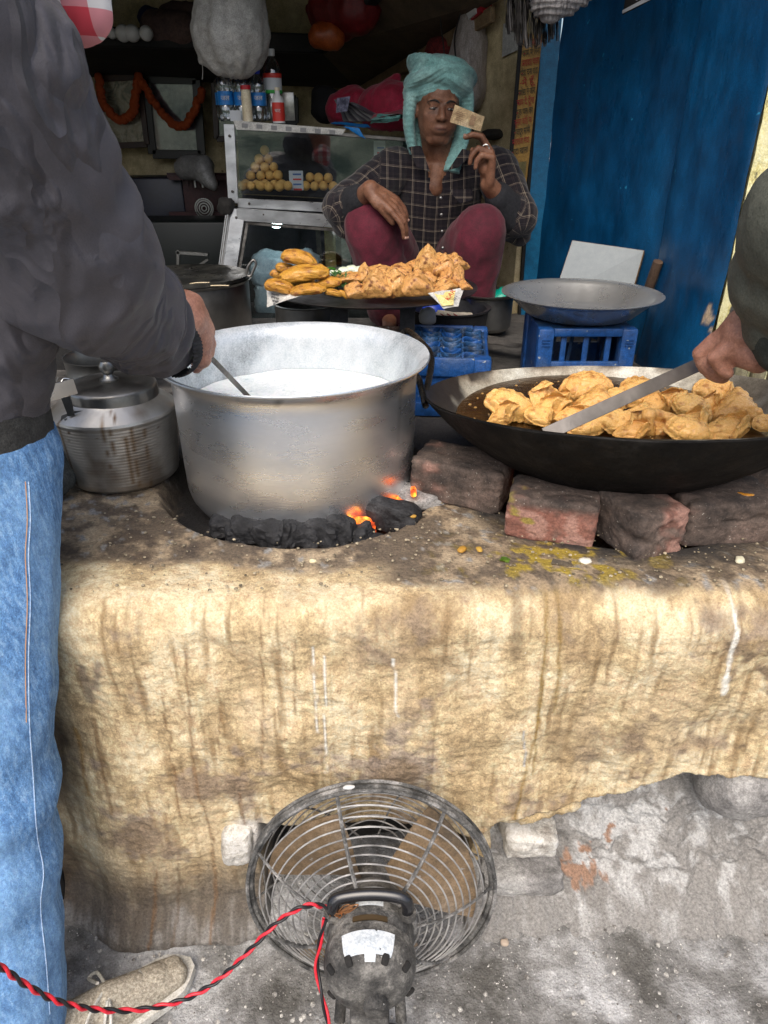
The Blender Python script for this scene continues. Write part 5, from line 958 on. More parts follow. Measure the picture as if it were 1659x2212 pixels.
obj('paper_roll', fuse([cap(q(1195, -10, 2.42), q(1255, -22, 2.42), .060, .035), cap(q(1205, 10, 2.42), q(1225, 8, 2.42), .030)], .006, 2, lambda v: .010*ridge(v, 14, 3, 3)+.004*np.sin(v[:, 2]*500)), m_news, rl, smooth=True)
def onwall(x, y, off=.012):  # a point on the cream side wall
    a_ = at(x, y, Y=1.0)-[0, 0, CAMH]; w0, w1 = V(.53, 3.0), V(-.16, 4.56); d = w1-w0; n = V(d[1], -d[0])/np.linalg.norm(d); n = -n if n[1] > 0 else n
    n = V(-abs(d[1]), -abs(d[0]))/np.linalg.norm(d); t = ((w0-0)@n)/(a_[:2]@n); return V(0, 0, CAMH)+a_*t+V(*(n*off), 0)
WN = V(-abs(1.56), -abs(.69), 0)/math.hypot(1.56, .69); WX = V(.69, -1.56, 0)/math.hypot(1.56, .69)
def wallsheet(name, pts, mat, off=.012, **k): return obj(name, quad([onwall(x, y, off) for x, y in pts], .002), mat, smooth=False, **k)
m_ban = M('ochre_banner', (.28, .15, .02), (.38, .21, .035), scale=4, rough=.5, bump=.1)
bn_ = thing('notice_banner', 'tall narrow ochre banner printed with red and black Hindi lines', 'banner', onwall(1140, 300))
F0 = lambda x, y: q(x, y, 2.965)
obj('banner_sheet', quad([F0(1128, 74), F0(1172, 74), F0(1134, 425), F0(1098, 425)], .004), m_ban, bn_, smooth=False)
obj('banner_edge', quad([F0(1122, 74)+[0, .006, 0], F0(1130, 74)+[0, .006, 0], F0(1100, 430)+[0, .006, 0], F0(1092, 430)+[0, .006, 0]], .01), m_beam, bn_, smooth=False)
m_bred, m_bblk = M('banner_red', (.32, .012, .01), rough=.6), M('banner_black', (.03, .03, .012), rough=.6)
lines = [('गलास के', 1), ('काम में लेना', 0), ('अखबार वाला', 1), ('पोहा चना वडा', 0), ('में हूँ', 1), ('समोसा ले जाना', 0), ('चाय दे दूँगा', 1), ('कुछ पल का', 0), ('दूसरा कोई ना', 1), ('मजदूर सभी', 0), ('महाराजा सदा', 1), ('सादा खाना', 0)]
for k, (s_, r_) in enumerate(lines):
    y = 92+k*21.3; cx = 1150-k*2.55; x0 = cx-6; c_ = F0(cx, y)+[0, -.005, 0]
    text(s_, .030, m_bred if r_ else m_bblk, bn_, face(c_, (1, 0, .18), (0, 0, 1)), extr=.0003, width=.062)
    obj('bullet', box(F0(cx-15, y+3)+[0, -.005, 0], (.004, .001, .004)), m_bred, bn_)
obj('portrait_panel', quad([F0(1107+4, 352)+[0, -.004, 0], F0(1137, 348)+[0, -.004, 0], F0(1131, 415)+[0, -.004, 0], F0(1104, 415)+[0, -.004, 0]], .002), M('portrait_ground', (.12, .10, .03), (.2, .17, .06), scale=9), bn_, smooth=False)
obj('portrait_figure', join(ell(F0(1121, 372)+[0, -.007, 0], (.008, .001, .014)), ell(F0(1119, 398)+[0, -.007, 0], (.018, .001, .026))), m_beam, bn_)
obj('pale_notice', quad([onwall(1093, 52), onwall(1128, 40), onwall(1124, 108), onwall(1090, 124)], .002), M('pale_paper', (.36, .36, .34), (.44, .44, .42), rough=.8), label='pale paper notice on the cream wall under the newspaper bunch', cat='notice', smooth=False)
bag('hanging_bag', [cap(onwall(1040, 60, .05), onwall(1038, 110, .05), .05, .07), cap(onwall(1038, 110, .05), onwall(1032, 190, .05), .07, .085), cap(onwall(1045, 20, .04), onwall(1040, 70, .05), .02, .05)], M('pale_polythene_bag', (.22, .19, .17), (.36, .32, .30), scale=7, stretch=(3, 3, .6), rough=.4, bump=.4), 'long pale pinkish bag hanging on the cream wall behind the turban', vox=.009, amp=.014, f=8)
bag('checked_cloth', [cap(onwall(962, 112, .04), onwall(985, 112, .04), .05), cap(onwall(985, 120, .04), onwall(990, 160, .04), .04), cap(onwall(955, 115, .04), onwall(955, 150, .04), .04)], M('dark_red_check', (.10, .01, .012), (.20, .02, .02), scale=120, lo=.48, hi=.52, rough=.9), 'dark red checked cloth hanging on the wall above the turban', 'cloth')
bx = onwall(1060, 25, .05); t = thing('switch_box', 'red and white switch box high on the cream wall', 'switch box', bx)
obj('box_body', box(bx, (.10, .05, .05), (0, -.25, -1.15)), M('red_box', (.30, .01, .02), rough=.4), t); obj('white_face', box(bx+WN*.03+WX*-.01, (.07, .006, .045), (0, -.25, -1.15)), m_white, t)
cabl = M('black_cable', (.01, .01, .01), rough=.5)
obj('wall_cable', tube(spline([onwall(1052, 0, .10), onwall(1044, 30, .10), onwall(1045, 90, .13), onwall(1053, 160, .13), onwall(1057, 230, .10), onwall(1061, 290, .08)], 8), .0035, 6), cabl, label='black cable hanging straight down over the pale bag', cat='cable')
obj('wall_cable', tube(spline([onwall(1040, 5, .14), onwall(1022, 30, .14), onwall(1020, 60, .14), onwall(1026, 120, .14), onwall(1016, 150, .14), onwall(1030, 185, .13), onwall(1022, 200, .13)], 8), .003, 6), cabl, label='wavy thin black wire left of the pale bag', cat='cable')
obj('wall_stain', rock(onwall(1075, 290, .02), (.05, .04, .02), 3, k=2, sub=2, amp=.2), m_black, label='dark clamp on the wall cable behind the raised hand', cat='clamp')
# poster at the top of the blue wall
bp_ = lambda x, y: at(x, y, Y=2.45-.0)
po = thing('poster', 'torn black and white poster corner at the top of the blue wall', 'poster', at(1400, 15, Y=2.28))
P4 = [at(1372, -30, Y=2.50), at(1460, -42, Y=2.30), at(1448, -8, Y=2.31), at(1360, 36, Y=2.52)]
obj('poster_black', quad([p_+[-.03, -.03, 0] for p_ in P4], .001), m_beam, po, smooth=False)
obj('poster_white', quad([p_+[-.034, -.034, 0] for p_ in (at(1372, -30, Y=2.50), at(1460, -42, Y=2.30), at(1430, -14, Y=2.33), at(1378, 14, Y=2.5))], .001), m_pap, po, smooth=False)
obj('poster_white', quad([p_+[-.034, -.034, 0] for p_ in (at(1362, 26, Y=2.52), at(1440, -14, Y=2.33), at(1448, -8, Y=2.31), at(1362, 33, Y=2.52))], .001), m_pap, po, smooth=False)
# dark corner at the left: box, crate, plastic, stand
m_rc = M('maroon_plastic', (.03, .006, .008), (.06, .012, .014), rough=.5)
rc = thing('maroon_crate', 'maroon plastic crate stacked in the dark behind the case', 'crate', q(430, 400, 4.0))
for k in range(9): obj('slat', box(q(405+k*8, 392, 3.9), (.008, .01, .055)), m_dsteel if k in (2, 4, 6) else m_rc, rc)
obj('crate_side', box(q(430, 420, 3.97), (.30, .02, .20)), m_rc, rc); obj('crate_rim', box(q(430, 384, 3.9), (.30, .02, .02)), m_rc, rc); obj('crate_rim', box(q(430, 462, 3.9), (.30, .02, .02)), m_rc, rc)
g_ = q(441, 450, 3.86); rg = []
for r_ in (.012, .024, .036, .045): a = np.linspace(0, 2*PI, 25)[:-1]; rg.append(tube(np.stack([g_[0]+r_*np.cos(a), g_[1]+0*a, g_[2]+r_*np.sin(a)], 1), .0035, 6, closed=True))
obj('fan_grille', join(*rg), m_steel, label='small round chrome wire grille shining in the dark corner', cat='grille')
obj('metal_trunk', box(q(345, 470, 4.1), (.36, .3, .40), bev=.01), M('trunk_blue', (.003, .006, .02), (.006, .01, .03), rough=.4), label='dark blue metal trunk behind the jacket sleeve', cat='trunk')
obj('green_chest', box(q(420, 540, 3.6), (.55, .3, .28), bev=.01), M('chest_green', (.004, .008, .008), rough=.5), label='very dark green chest on the floor left of the cabinet', cat='chest')
bag('polythene_bag', [cap(q(400, 362, 3.8), q(440, 362, 3.75), .05, .05), cap(q(440, 370, 3.75), q(460, 400, 3.7), .05, .02)], M('grey_polythene', (.13, .13, .13), (.22, .22, .215), rough=.4), 'crumpled grey plastic bag on top of the maroon crate')
obj('bench_leg', join(bar(q(385, 540, 3.3), q(385, 580, 3.3), .015, .015), bar(q(380, 545, 3.3), q(450, 550, 3.3), .015, .015, up=(0, -1, 0)), bar(q(420, 580, 3.3), q(450, 560, 3.3), .012, .012, up=(0, -1, 0))), m_dsteel, label='thin grey metal bench frame in the dark left of the cabinet', cat='bench')
obj('blue_packet', sheet([q(85, 655, 1.9), q(130, 690, 1.9), q(118, 712, 1.9), q(80, 690, 1.9)], 8, 8, .004, 20, 1), M('blue_print', (.01, .10, .25), (.3, .4, .45), scale=60, lo=.6, hi=.66), label='blue and white printed packet seen under the jacket sleeve', cat='packet')
obj('dark_stand_in', sheet([q(60, 560, 2.0), q(330, 560, 2.0), q(330, 800, 1.95), q(60, 800, 1.95)], 20, 20, .03, 5, 1), m_black, label='black sheet standing in for the darkness behind the sleeve and the open tin', cat='cloth', smooth=True)  # black sheet added where the background only falls dark
# ================================================================ PEOPLE
def skin(name, c1, c2, c3):
    m = M(name, c1, c2, c3, scale=22, fine=.3, rough=.42, rough2=.58, bump=.35, bscale=260, sss=.08, spec=.45, attr=True); return m
m_skin = skin('brown_skin', (.13, .055, .030), (.19, .085, .048), (.24, .115, .068))
m_skinl = skin('tan_skin', (.34, .15, .095), (.44, .21, .14), (.50, .26, .18))
m_nail = M('nail', (.42, .24, .18), rough=.3)
def hand(W, ax, palm, side, S=1.0, curl=(.5, .6, .4), thumb=None, spread=.16, curls=None, lens=(1, 1.08, 1.0, .82), tcurl=.5):
    """wrist W, ax: direction wrist->knuckles, palm: direction the palm faces, side: direction of the thumb side"""
    W, ax, palm = V(*W), V(*ax), V(*palm); ax /= np.linalg.norm(ax); palm = palm-ax*(palm@ax); palm /= np.linalg.norm(palm); sd_ = np.cross(ax, palm)*side
    ms = []; nails = []; K = W+ax*.088*S
    kn_ = [K+sd_*(.030-.021*i)*S-ax*(.0, -.004, .0, .010)[i]*S for i in range(4)]
    for i in range(4): ms.append(cap(W+sd_*(.014-.010*i)*S+ax*.006*S, kn_[i], .0155*S, .0115*S, 10, 4))
    ms.append(ell(W+ax*.045*S+palm*.008*S, (.026*S,)*3)); ms.append(cap(W+sd_*.012*S+palm*.006*S, W+ax*.045*S+sd_*.030*S+palm*.010*S, .016*S, .014*S, 10, 4))
    for i in range(4):
        c_ = (curls[i] if curls else curl); d = ax+sd_*(spread*(1.5-i)*.5); d /= np.linalg.norm(d); p = kn_[i]; an = 0
        for j, (L, r) in enumerate(((.042, .0098), (.026, .0088), (.022, .0078))):
            an += c_[j]; dd = d*math.cos(an)+palm*math.sin(an); q_n = p+dd*L*lens[i]*S; ms.append(cap(p, q_n, r*S*1.04, r*S*.94, 10, 4)); p = q_n
        up_ = -(palm*math.cos(an)-d*math.sin(an)); nails.append(ell(p+up_*.0052*S-dd*.001, (.0052*S, .0052*S, .0052*S), n=8, m=6))
    t0 = W+ax*.026*S+sd_*.028*S+palm*.006*S; td_ = (ax*.72+sd_*.62+palm*.35) if thumb is None else V(*thumb); td_ /= np.linalg.norm(td_); t1 = t0+td_*.036*S
    d2 = td_*(1-tcurl)+(palm*.6-sd_*.35)*tcurl+ax*.3*tcurl; d2 /= np.linalg.norm(d2); t2 = t1+d2*.030*S; t3 = t2+d2*.020*S
    ms += [cap(t0, t1, .0135*S, .0115*S, 10, 4), cap(t1, t2, .0112*S, .0102*S, 10, 4), cap(t2, t3, .0102*S, .0090*S, 10, 4)]
    return ms, nails, dict(K=K, tips=p, thumb=t3, sd=sd_, kn=kn_)
def skintone(v, f):
    return fbm
def armuv(v, segs, t_id=0):
    """cloth coordinates: nearest bone gives length along and turn about it"""
    best = np.full(len(v), 1e9); out = np.zeros((len(v), 3)); off = 0
    for a, b, r in segs:
        a, b = np.array(a), np.array(b); d = b-a; L = np.linalg.norm(d); d = d/L; t = np.clip((v-a)@d, 0, L); q = v-(a+t[:, None]*d); D = np.linalg.norm(q, axis=1)/r
        tu = (v-a)@d; u = np.cross(d, [0, 1, 0]); u /= np.linalg.norm(u); w = np.cross(d, u); ang = np.arctan2(q@w, q@u)
        m = D < best; best = np.where(m, D, best); out[m] = np.stack([ang*r*.9, off+tu, 0*t], 1)[m]; off += L
    return out
def plaid_mat():
    m = bpy.data.materials.new('black_checked_flannel'); m.use_nodes = True; nt = m.node_tree; b = nt.nodes['Principled BSDF']; at_ = nt.nodes.new('ShaderNodeAttribute'); at_.attribute_name = 'pl'
    sp_ = nt.nodes.new('ShaderNodeSeparateXYZ'); nt.links.new(at_.outputs['Vector'], sp_.inputs[0])
    def stripes(sock, per, off=0):
        a = nt.nodes.new('ShaderNodeMath'); a.operation = 'MULTIPLY_ADD'; a.inputs[1].default_value = 1/per; a.inputs[2].default_value = off+40; nt.links.new(sock, a.inputs[0])
        fr_ = nt.nodes.new('ShaderNodeMath'); fr_.operation = 'FRACT'; nt.links.new(a.outputs[0], fr_.inputs[0])
        W_ = (1, 1, 1); K_ = (0, 0, 0); g = (.32,)*3
        return ramp(nt, fr_.outputs[0], [(0, K_), (.10, (.8,)*3), (.145, (.04,)*3), (.20, (.55,)*3), (.24, K_), (.50, (.14,)*3), (.54, K_), (.60, (.14,)*3), (.64, K_)], 'CONSTANT')
    sx_ = stripes(sp_.outputs[0], .046); sy_ = stripes(sp_.outputs[1], .042, .3)
    ad = mixc(nt, .95, sx_, sy_, 'ADD'); tc = nt.nodes.new('ShaderNodeTexCoord').outputs['Object']
    c = ramp(nt, ad, [(0, (.011, .009, .013)), (.35, (.045, .034, .034)), (.75, (.15, .12, .095)), (1, (.27, .235, .18))]); nn = ntex(nt, tc, 320, 2); c = mixc(nt, .35, c, nn, 'OVERLAY')
    nt.links.new(c, b.inputs['Base Color']); b.inputs['Roughness'].default_value = .9; b.inputs['Sheen Weight'].default_value = .2; b.inputs['Specular IOR Level'].default_value = .2
    bp = nt.nodes.new('ShaderNodeBump'); bp.inputs['Strength'].default_value = .3; bp.inputs['Distance'].default_value = .002; nt.links.new(nn, bp.inputs['Height']); nt.links.new(bp.outputs[0], b.inputs['Normal']); return m
m_plaid = plaid_mat()
m_pant = M('maroon_cloth', (.062, .003, .012), (.11, .007, .022), scale=5, rough=.85, bump=.25, bscale=160, sheen=.1, speck=((.4, .3, .25), 30, .79))
m_inner_sl = M('charcoal_knit', (.010, .011, .014), (.020, .021, .026), scale=120, rough=.95, bump=.4, bscale=400)
m_turb = M('teal_turban_cloth', (.12, .29, .28), (.20, .40, .38), (.33, .52, .49), scale=7, lo=.32, hi=.72, rough=.85, grain=.1, bump=.15, bscale=220, sheen=.25)
# ---- the seated man
man = thing('person', 'squatting man in teal turban and black checked shirt, holding up a banknote', 'person', (.18, 2.95, .80))
G_ = lambda x, y, Y_: at(x, y, Y=Y_)
hc = G_(946, 232, 2.84); HR = TR(hc, (math.radians(4), math.radians(3), math.radians(6)))
def HL(*p): return np.array(HR @ Vector(p))
neckb = G_(948, 345, 2.90)
shL, shR = G_(853, 368, 2.90), G_(1072, 366, 2.90)          # picture left / right shoulder
elL, elR = G_(745, 450, 2.74), G_(1112, 470, 2.76); wrL, wrR = G_(800, 408, 2.60), G_(1055, 398, 2.66)
hip = V(.19, 3.06, .93); knL, knR = G_(803, 492, 2.66), G_(1035, 505, 2.66); ftL, ftR = V(.02, 2.74, .84), V(.33, 2.72, .84)
hL, nL, iL = hand(wrL, (.85, -.15, -.55), (-.25, .45, -.75), -1, 1.12, curls=[(.25, .45, .3), (.35, .5, .3), (.45, .5, .3), (.35, .4, .3)], thumb=(.75, -.1, -.75), tcurl=.25, spread=.10)
hR, nR, iR = hand(wrR, (-.02, -.10, 1), (-.9, -.1, .1), -1, 1.12, curls=[(.55, .75, .55), (.60, .75, .55), (1.25, 1.1, .6), (1.35, 1.1, .6)], thumb=(-.5, -.35, .85), tcurl=.35)
def Hs(*m): return [T(x, HR) for x in m]
head = Hs(ell((0, .012, .035), (.076, .096, .088)), ell((0, -.022, -.03), (.071, .072, .086)), ell((0, -.052, -.088), (.034, .028, .024)), cap((-.040, -.018, -.078), (-.022, -.048, -.094), .020), cap((.040, -.018, -.078), (.022, -.048, -.094), .020),
    ell((-.040, -.058, -.022), (.023, .018, .020)), ell((.040, -.058, -.022), (.023, .018, .020)), ell((-.046, -.030, -.050), (.020, .03, .03)), ell((.046, -.030, -.050), (.020, .03, .03)), cap((-.044, -.073, .022), (-.012, -.084, .016), .0085), cap((.044, -.073, .022), (.012, -.084, .016), .0085),
    cap((0, -.083, .012), (0, -.103, -.026), .0075, .0115), ell((-.0125, -.095, -.030), (.0085, .010, .0075)), ell((.0125, -.095, -.030), (.0085, .010, .0075)), ell((0, -.084, -.056), (.023, .012, .0062)), ell((0, -.082, -.068), (.020, .013, .0075)), ell((0, -.076, -.062), (.030, .018, .020)),
    cap((-.036, -.077, .0075), (-.020, -.081, .0055), .0062), cap((.036, -.077, .0075), (.020, -.081, .0055), .0062), cap((-.034, -.073, -.008), (-.018, -.077, -.009), .0060), cap((.034, -.073, -.008), (.018, -.077, -.009), .0060),
    ell((-.076, .012, -.012), (.010, .018, .030)), ell((.076, .012, -.012), (.010, .018, .030)))
neck = [cap(HL(0, .02, -.06), neckb+[0, .0, -.01], .056, .060), cap(neckb+[0, 0, .0], neckb+[-.02, -.055, -.085], .050, .042), cap(neckb+[-.06, 0, -.03], neckb+[.06, 0, -.03], .055)]
frm = [cap(elL+[.03, 0, 0], wrL, .042, .029), cap(elR, wrR, .042, .029)]
# the body under the clothes is one surface with head, arms and hands
trunk = [cap(neckb+[0, .03, -.05], hip+[0, 0, .1], .10, .13), cap(shL, elL, .045), cap(shR, elR, .045), cap(neckb+[0, .02, -.05], shL, .05), cap(neckb+[0, .02, -.05], shR, .05), cap(hip+[-.08, 0, .0], knL, .06), cap(hip+[.08, 0, 0], knR, .06), cap(knL, ftL, .05, .035), cap(knR, ftR, .05, .035), cap(ftL, ftL+[0, -.10, -.02], .03, .025), cap(ftR, ftR+[0, -.10, -.02], .03, .025)]
v, f = fuse(head+neck+frm+hL+hR+trunk, .0042, 2, lambda v: .0004*fbm(v, 90, 2, 3))
hl_ = (v-hc) @ np.array(HR.to_3x3()); c = np.zeros((len(v), 4)); nz_ = noise(v, 60, 3)
def spot(p, r, colr, k=1.0):
    global c
    D = np.sqrt((((hl_-np.array(p))/np.array(r))**2).sum(1)); m = sm(1.2, .7, D)*k; c[:, :3] = np.where(m[:, None] > c[:, 3:4], colr, c[:, :3]); c[:, 3] = np.maximum(c[:, 3], m)
spot((0, -.085, -.0590), (.026, .03, .0050), (.09, .030, .022), .8); spot((0, -.07, -.078), (.045, .05, .022), (.085, .045, .032), .35); spot((0, -.09, -.0625), (.024, .03, .0018), (.03, .012, .010), 1)
for s_ in (-1, 1): spot((s_*.028, -.080, -.001), (.016, .02, .0050), (.035, .016, .012), .95); spot((s_*.030, -.075, -.014), (.018, .02, .006), (.08, .038, .026), .5); spot((s_*.0095, -.098, -.038), (.004, .008, .0025), (.02, .01, .008), 1)
obj('skin_body', (v, f), m_skin, man, smooth=True, col=c)
m_hair = M('black_hair', (.008, .007, .007), (.02, .018, .016), rough=.7)
M('eye_dark', (.015, .010, .008), rough=.15, spec=.6)
for s_ in (-1, 1):
    obj('eyebrow', T(tube(spline([(s_*.012, -.0905, .0165), (s_*.026, -.0895, .0235), (s_*.044, -.079, .0195), (s_*.053, -.069, .012)], 5), [.0036, .0044, .0048, .0052, .0054, .0054, .005, .0046, .0042, .0036, .0026, .0022, .0018, .0014, .001, .0008], 7, flat=.6), HR), m_hair, man)
    obj('eye', T(ell((s_*.0285, -.0785, -.0005), (.0120, .0095, .0046), n=16, m=10), HR), M('eye_white', (.30, .26, .23), rough=.2, spec=.6) if s_ < 0 else MATS['eye_white'], man)
    obj('iris', T(ell((s_*.0285+.0012, -.0865, -.0008), (.0048, .0022, .0044), n=14, m=8), HR), MATS['eye_dark'], man)
    obj('eyelid', T(tube([(s_*.013, -.0825, .0015), (s_*.021, -.0866, .0048), (s_*.031, -.0860, .0048), (s_*.043, -.0775, .0005)], [.0018, .0030, .0030, .0016], 8), HR), m_skin, man)
for i, n_e in enumerate(nL[:4]+nR[:2]): obj('fingernail', n_e, m_nail, man)
# clothes
def folds(a, f1, s, zs=.5):
    return lambda v: a*ridge(v*[1, 1, zs]+.06*fbm(v, 4, 2, s+50)[:, None], f1, 3, s)+a*.3*fbm(v, f1*3, 2, s+3)
midL = lerp(elL, wrL, .30)
shirt = [cap(neckb+[-.04, .03, -.085], hip+[-.04, -.04, .06], .115, .135), cap(neckb+[.05, .03, -.085], hip+[.05, -.04, .06], .115, .14), cap(neckb+[-.03, .02, -.055], shL, .060, .068), cap(neckb+[.03, .02, -.055], shR, .060, .070), cap(shL, elL+[-.01, 0, .0], .074, .066), cap(shR, elR+[.01, 0, 0], .074, .068),
    cap(elL+[-.01, 0, 0], lerp(elL, wrL, .18), .066, .058), cap(elR+[.01, 0, .0], lerp(elR, wrR, .12)+[.01, 0, 0], .068, .060), cap(elR+[-.02, .02, -.03], elR+[.02, .02, -.06], .055, .04), cap(elL+[0, .03, -.01], elL+[.0, .0, -.05], .06, .045), cap(hip+[-.04, -.12, .10], hip+[.05, -.13, .04], .09, .07)]
v, f = fuse(shirt, .0065, 3, folds(.012, 8, 21, .6))
keep = np.ones(len(v), bool)
# open neck: a V cut through the front
pv = np.array([proj2(p) for p in v]); frontm = v[:, 1] < neckb[1]+.03
vx = (pv[:, 0] > 948-(400-pv[:, 1])*.34-12) & (pv[:, 0] < 948+(400-pv[:, 1])*.52) & (pv[:, 1] < 402) & frontm
vx |= (np.linalg.norm(v-neckb-[0, 0, .03], axis=1) < .085)
f = [q_f for q_f in f if not vx[list(q_f)].any()]
used = np.zeros(len(v), bool)
for q_f in f: used[list(q_f)] = True
idx = np.cumsum(used)-1; f = [tuple(idx[j] for j in q_f) for q_f in f]; v = v[used]
uv = armuv(v, [(shL, elL, .07), (elL, wrL, .06), (shR, elR, .07), (elR, wrR, .06)])
tor = np.abs(v[:, 0]-.19) < .205-.0*v[:, 2]; tor &= ~((np.linalg.norm(v-elL, axis=1) < .13) | (np.linalg.norm(v-elR, axis=1) < .13)); uv[tor] = np.stack([v[:, 0]+.05*(v[:, 1]-2.9)+.006*noise(v, 6, 2), v[:, 2]-.10*np.abs(v[:, 0]-.19)+.010*noise(v, 5, 4), 0*v[:, 0]], 1)[tor]
sh_ = obj('shirt', (v, f), m_plaid, man, smooth=True, pl=uv); md = sh_.modifiers.new('s', 'SOLIDIFY'); md.thickness = .003; md.offset = -1
def plaidpart(name, m, parent=man):
    v_ = np.asarray(m[0]); return obj(name, m, m_plaid, parent, smooth=True, pl=np.stack([v_[:, 0], v_[:, 2], 0*v_[:, 0]], 1))
vb = G_(948, 402, 2.78)
plaidpart('collar', sheet([G_(884, 318, 2.84), G_(910, 316, 2.80), G_(930, 372, 2.755), G_(902, 362, 2.77)], 10, 8, .003, 30, 3, .004))
plaidpart('collar', sheet([G_(998, 322, 2.82), G_(1022, 330, 2.84), G_(990, 362, 2.77), G_(968, 368, 2.755)], 10, 8, .003, 30, 4, .004))
for k in range(4): obj('shirt_button', ell(G_(952+k*1.5, 428+k*36, 2.735-.012*k), (.006, .003, .006), n=12, m=6), m_dsteel, man)
plaidpart('pocket_flap', sheet([G_(968, 410, 2.735), G_(1020, 408, 2.745), G_(1020, 432, 2.735), G_(994, 440, 2.73)], 10, 8, .001, 30, 4, .004))
for a_, b_, r1, r2 in ((lerp(elL, wrL, -.02), lerp(elL, wrL, .52), .060, .045), (lerp(elR, wrR, -.05), lerp(elR, wrR, .62), .066, .048)):
    obj('inner_sleeve', fuse([cap(a_, b_, r1, r2), cap(lerp(a_, b_, .3)+[0, .0, -.012], lerp(a_, b_, .8)+[0, 0, -.010], r1*.9, r2)], .005, 2, folds(.004, 16, 5)), m_inner_sl, man, smooth=True)
pants = [cap(hip+[-.09, -.02, .0], knL+[0, .02, .0], .115, .088), cap(hip+[.09, -.02, 0], knR+[0, .02, .0], .115, .092), cap(knL+[0, .02, -.01], ftL+[0, .04, .03], .088, .085), cap(knR+[0, .02, -.01], ftR+[0, .04, .03], .092, .085), cap(hip+[-.08, .02, 0], hip+[.08, .02, 0], .13), cap(knL+[.02, .08, -.09], ftL+[.03, .10, .04], .06, .06), cap(knR+[-.02, .08, -.09], ftR+[-.03, .10, .04], .06, .06)]
obj('trousers', fuse(pants, .008, 4, lambda v: .018*ridge(v*[1, 1, .4]+.05*fbm(v, 4, 2, 9)[:, None], 5.5, 3, 31)+.003*fbm(v, 22, 2, 3)), m_pant, man, smooth=True)
# turban: wound bands, plus the tails beside the face
tb = []
def wrap(m_): tb.append(T(m_, HR))
wrap(ell((0, .030, .070), (.104, .112, .088)))
for k, (tilt, roll, zz, rx, ry, w_) in enumerate(((-.32, .16, .058, .094, .106, .030), (-.45, -.20, .078, .096, .106, .036), (-.20, .34, .095, .088, .098, .038), (-.55, -.05, .098, .078, .088, .034), (-.35, .2, .112, .052, .060, .030))):
    a = np.linspace(0, 2*PI, 41)[:-1]; P = np.stack([rx*np.cos(a), .025+ry*np.sin(a), 0*a], 1); P = P @ np.array(Euler((tilt, roll, 0)).to_matrix()).T; P[:, 2] += zz; wrap(tube(P, w_, 10, closed=True, flat=.55))
for m_ in (tube(spline([(-.088, .0, .07), (-.098, .0, .02), (-.098, .004, -.05), (-.085, .01, -.11), (-.070, .015, -.150)], 6), np.linspace(.034, .020, 25), 12, flat=.75), tube(spline([(.070, -.03, .09), (.094, -.01, .04), (.100, .0, -.02), (.094, .0, -.09), (.075, -.012, -.150), (.062, -.03, -.200)], 6), np.linspace(.030, .036, 31), 12, flat=.6), ell((0, .07, .0), (.09, .05, .12)), tube(spline([(-.07, .05, -.12), (0, .085, -.13), (.07, .05, -.13)], 6), .035, 10)): wrap(m_)
def tfold(v):
    l = (v-hc) @ np.array(HR.to_3x3()); s_ = l[:, 2]+.45*l[:, 1]+.5*np.abs(l[:, 0])*sm(.02, .1, l[:, 2]); return .0010*np.sin(s_*420+5*fbm(v, 5, 2, 3))+.0012*ridge(v*[1, 1, .5], 12, 2, 8)
obj('turban', fuse(tb, .0036, 7, tfold), m_turb, man, smooth=True)
obj('finger_ring', T(ring(.0118, 0, .0022, 20), face(iR['kn'][2]+V(-.02, -.006, .012), (0, 0, 1), (0, 1, 0))), m_steel, man)
# banknote in his raised hand
nt_ = [G_(983, 226, 2.53), G_(1047, 252, 2.56), G_(1038, 284, 2.575), G_(972, 264, 2.54)]
note = thing('banknote', 'creased tan banknote held up before the man\'s face', 'banknote', sum(nt_)/4)
obj('note_paper', sheet(nt_, 20, 12, .003, 16, 3, .0006), M('note_paper_p', (.36, .24, .13), (.50, .37, .21), (.56, .44, .28), scale=26, rough=.8, bump=.2), note, smooth=True)
for k in range(5): a_ = lerp(nt_[0], nt_[3], .30+.11*k); b_ = lerp(nt_[1], nt_[2], .30+.11*k); obj('print_line', bar(lerp(a_, b_, .12)+[0, -.004, 0], lerp(a_, b_, .32+.05*(k % 2))+[0, -.004, 0], .0012, .0006, up=(0, -1, 0)), M('note_ink%d' % k, (.16, .09, .05)), note)
obj('note_figure', sheet([lerp(lerp(nt_[0], nt_[1], u), lerp(nt_[3], nt_[2], u), w_)+[0, -.0035, 0] for u, w_ in ((.58, .2), (.74, .2), (.74, .8), (.58, .8))], 4, 4, 0, th=.0003), M('note_fig', (.24, .14, .08), (.36, .24, .14), scale=90), note)
# ---- left man, stirring the milk
m_jack = M('grey_windcheater', (.050, .047, .055), (.064, .060, .070), (.076, .072, .082), scale=2.2, rough=.62, fine=.15, bump=.22, bscale=420, sheen=.05, wr=5.5, speck=((.25, .25, .25), 70, .80))
m_rib = M('ribbed_cuff', (.014, .013, .014), (.04, .038, .04), scale=60, rough=.9)
m_denim = M('blue_denim', (.06, .15, .33), (.12, .27, .52), (.26, .43, .66), scale=90, lo=.32, hi=.70, rough=.85, bump=.5, bscale=420, attr=True, stretch=(1.6, 1.6, .5), grain=.4)
left = thing('person', 'person in a dark grey jacket and blue jeans at left, stirring the milk', 'person', (-.62, .70, 0))
S0, E0, W0 = G_(-190, 20, .80), G_(158, 555, .97), G_(368, 740, 1.18)
hd_, hn_, hi_ = hand(G_(400, 690, 1.245), (.25, .35, -.75), (.55, .1, -.3), -1, 1.15, curls=[(1.0, 1.2, .6), (1.1, 1.2, .6), (1.2, 1.2, .6), (1.2, 1.2, .6)], thumb=(.5, -.2, -.8), tcurl=.3)
wr0 = G_(392, 700, 1.24)
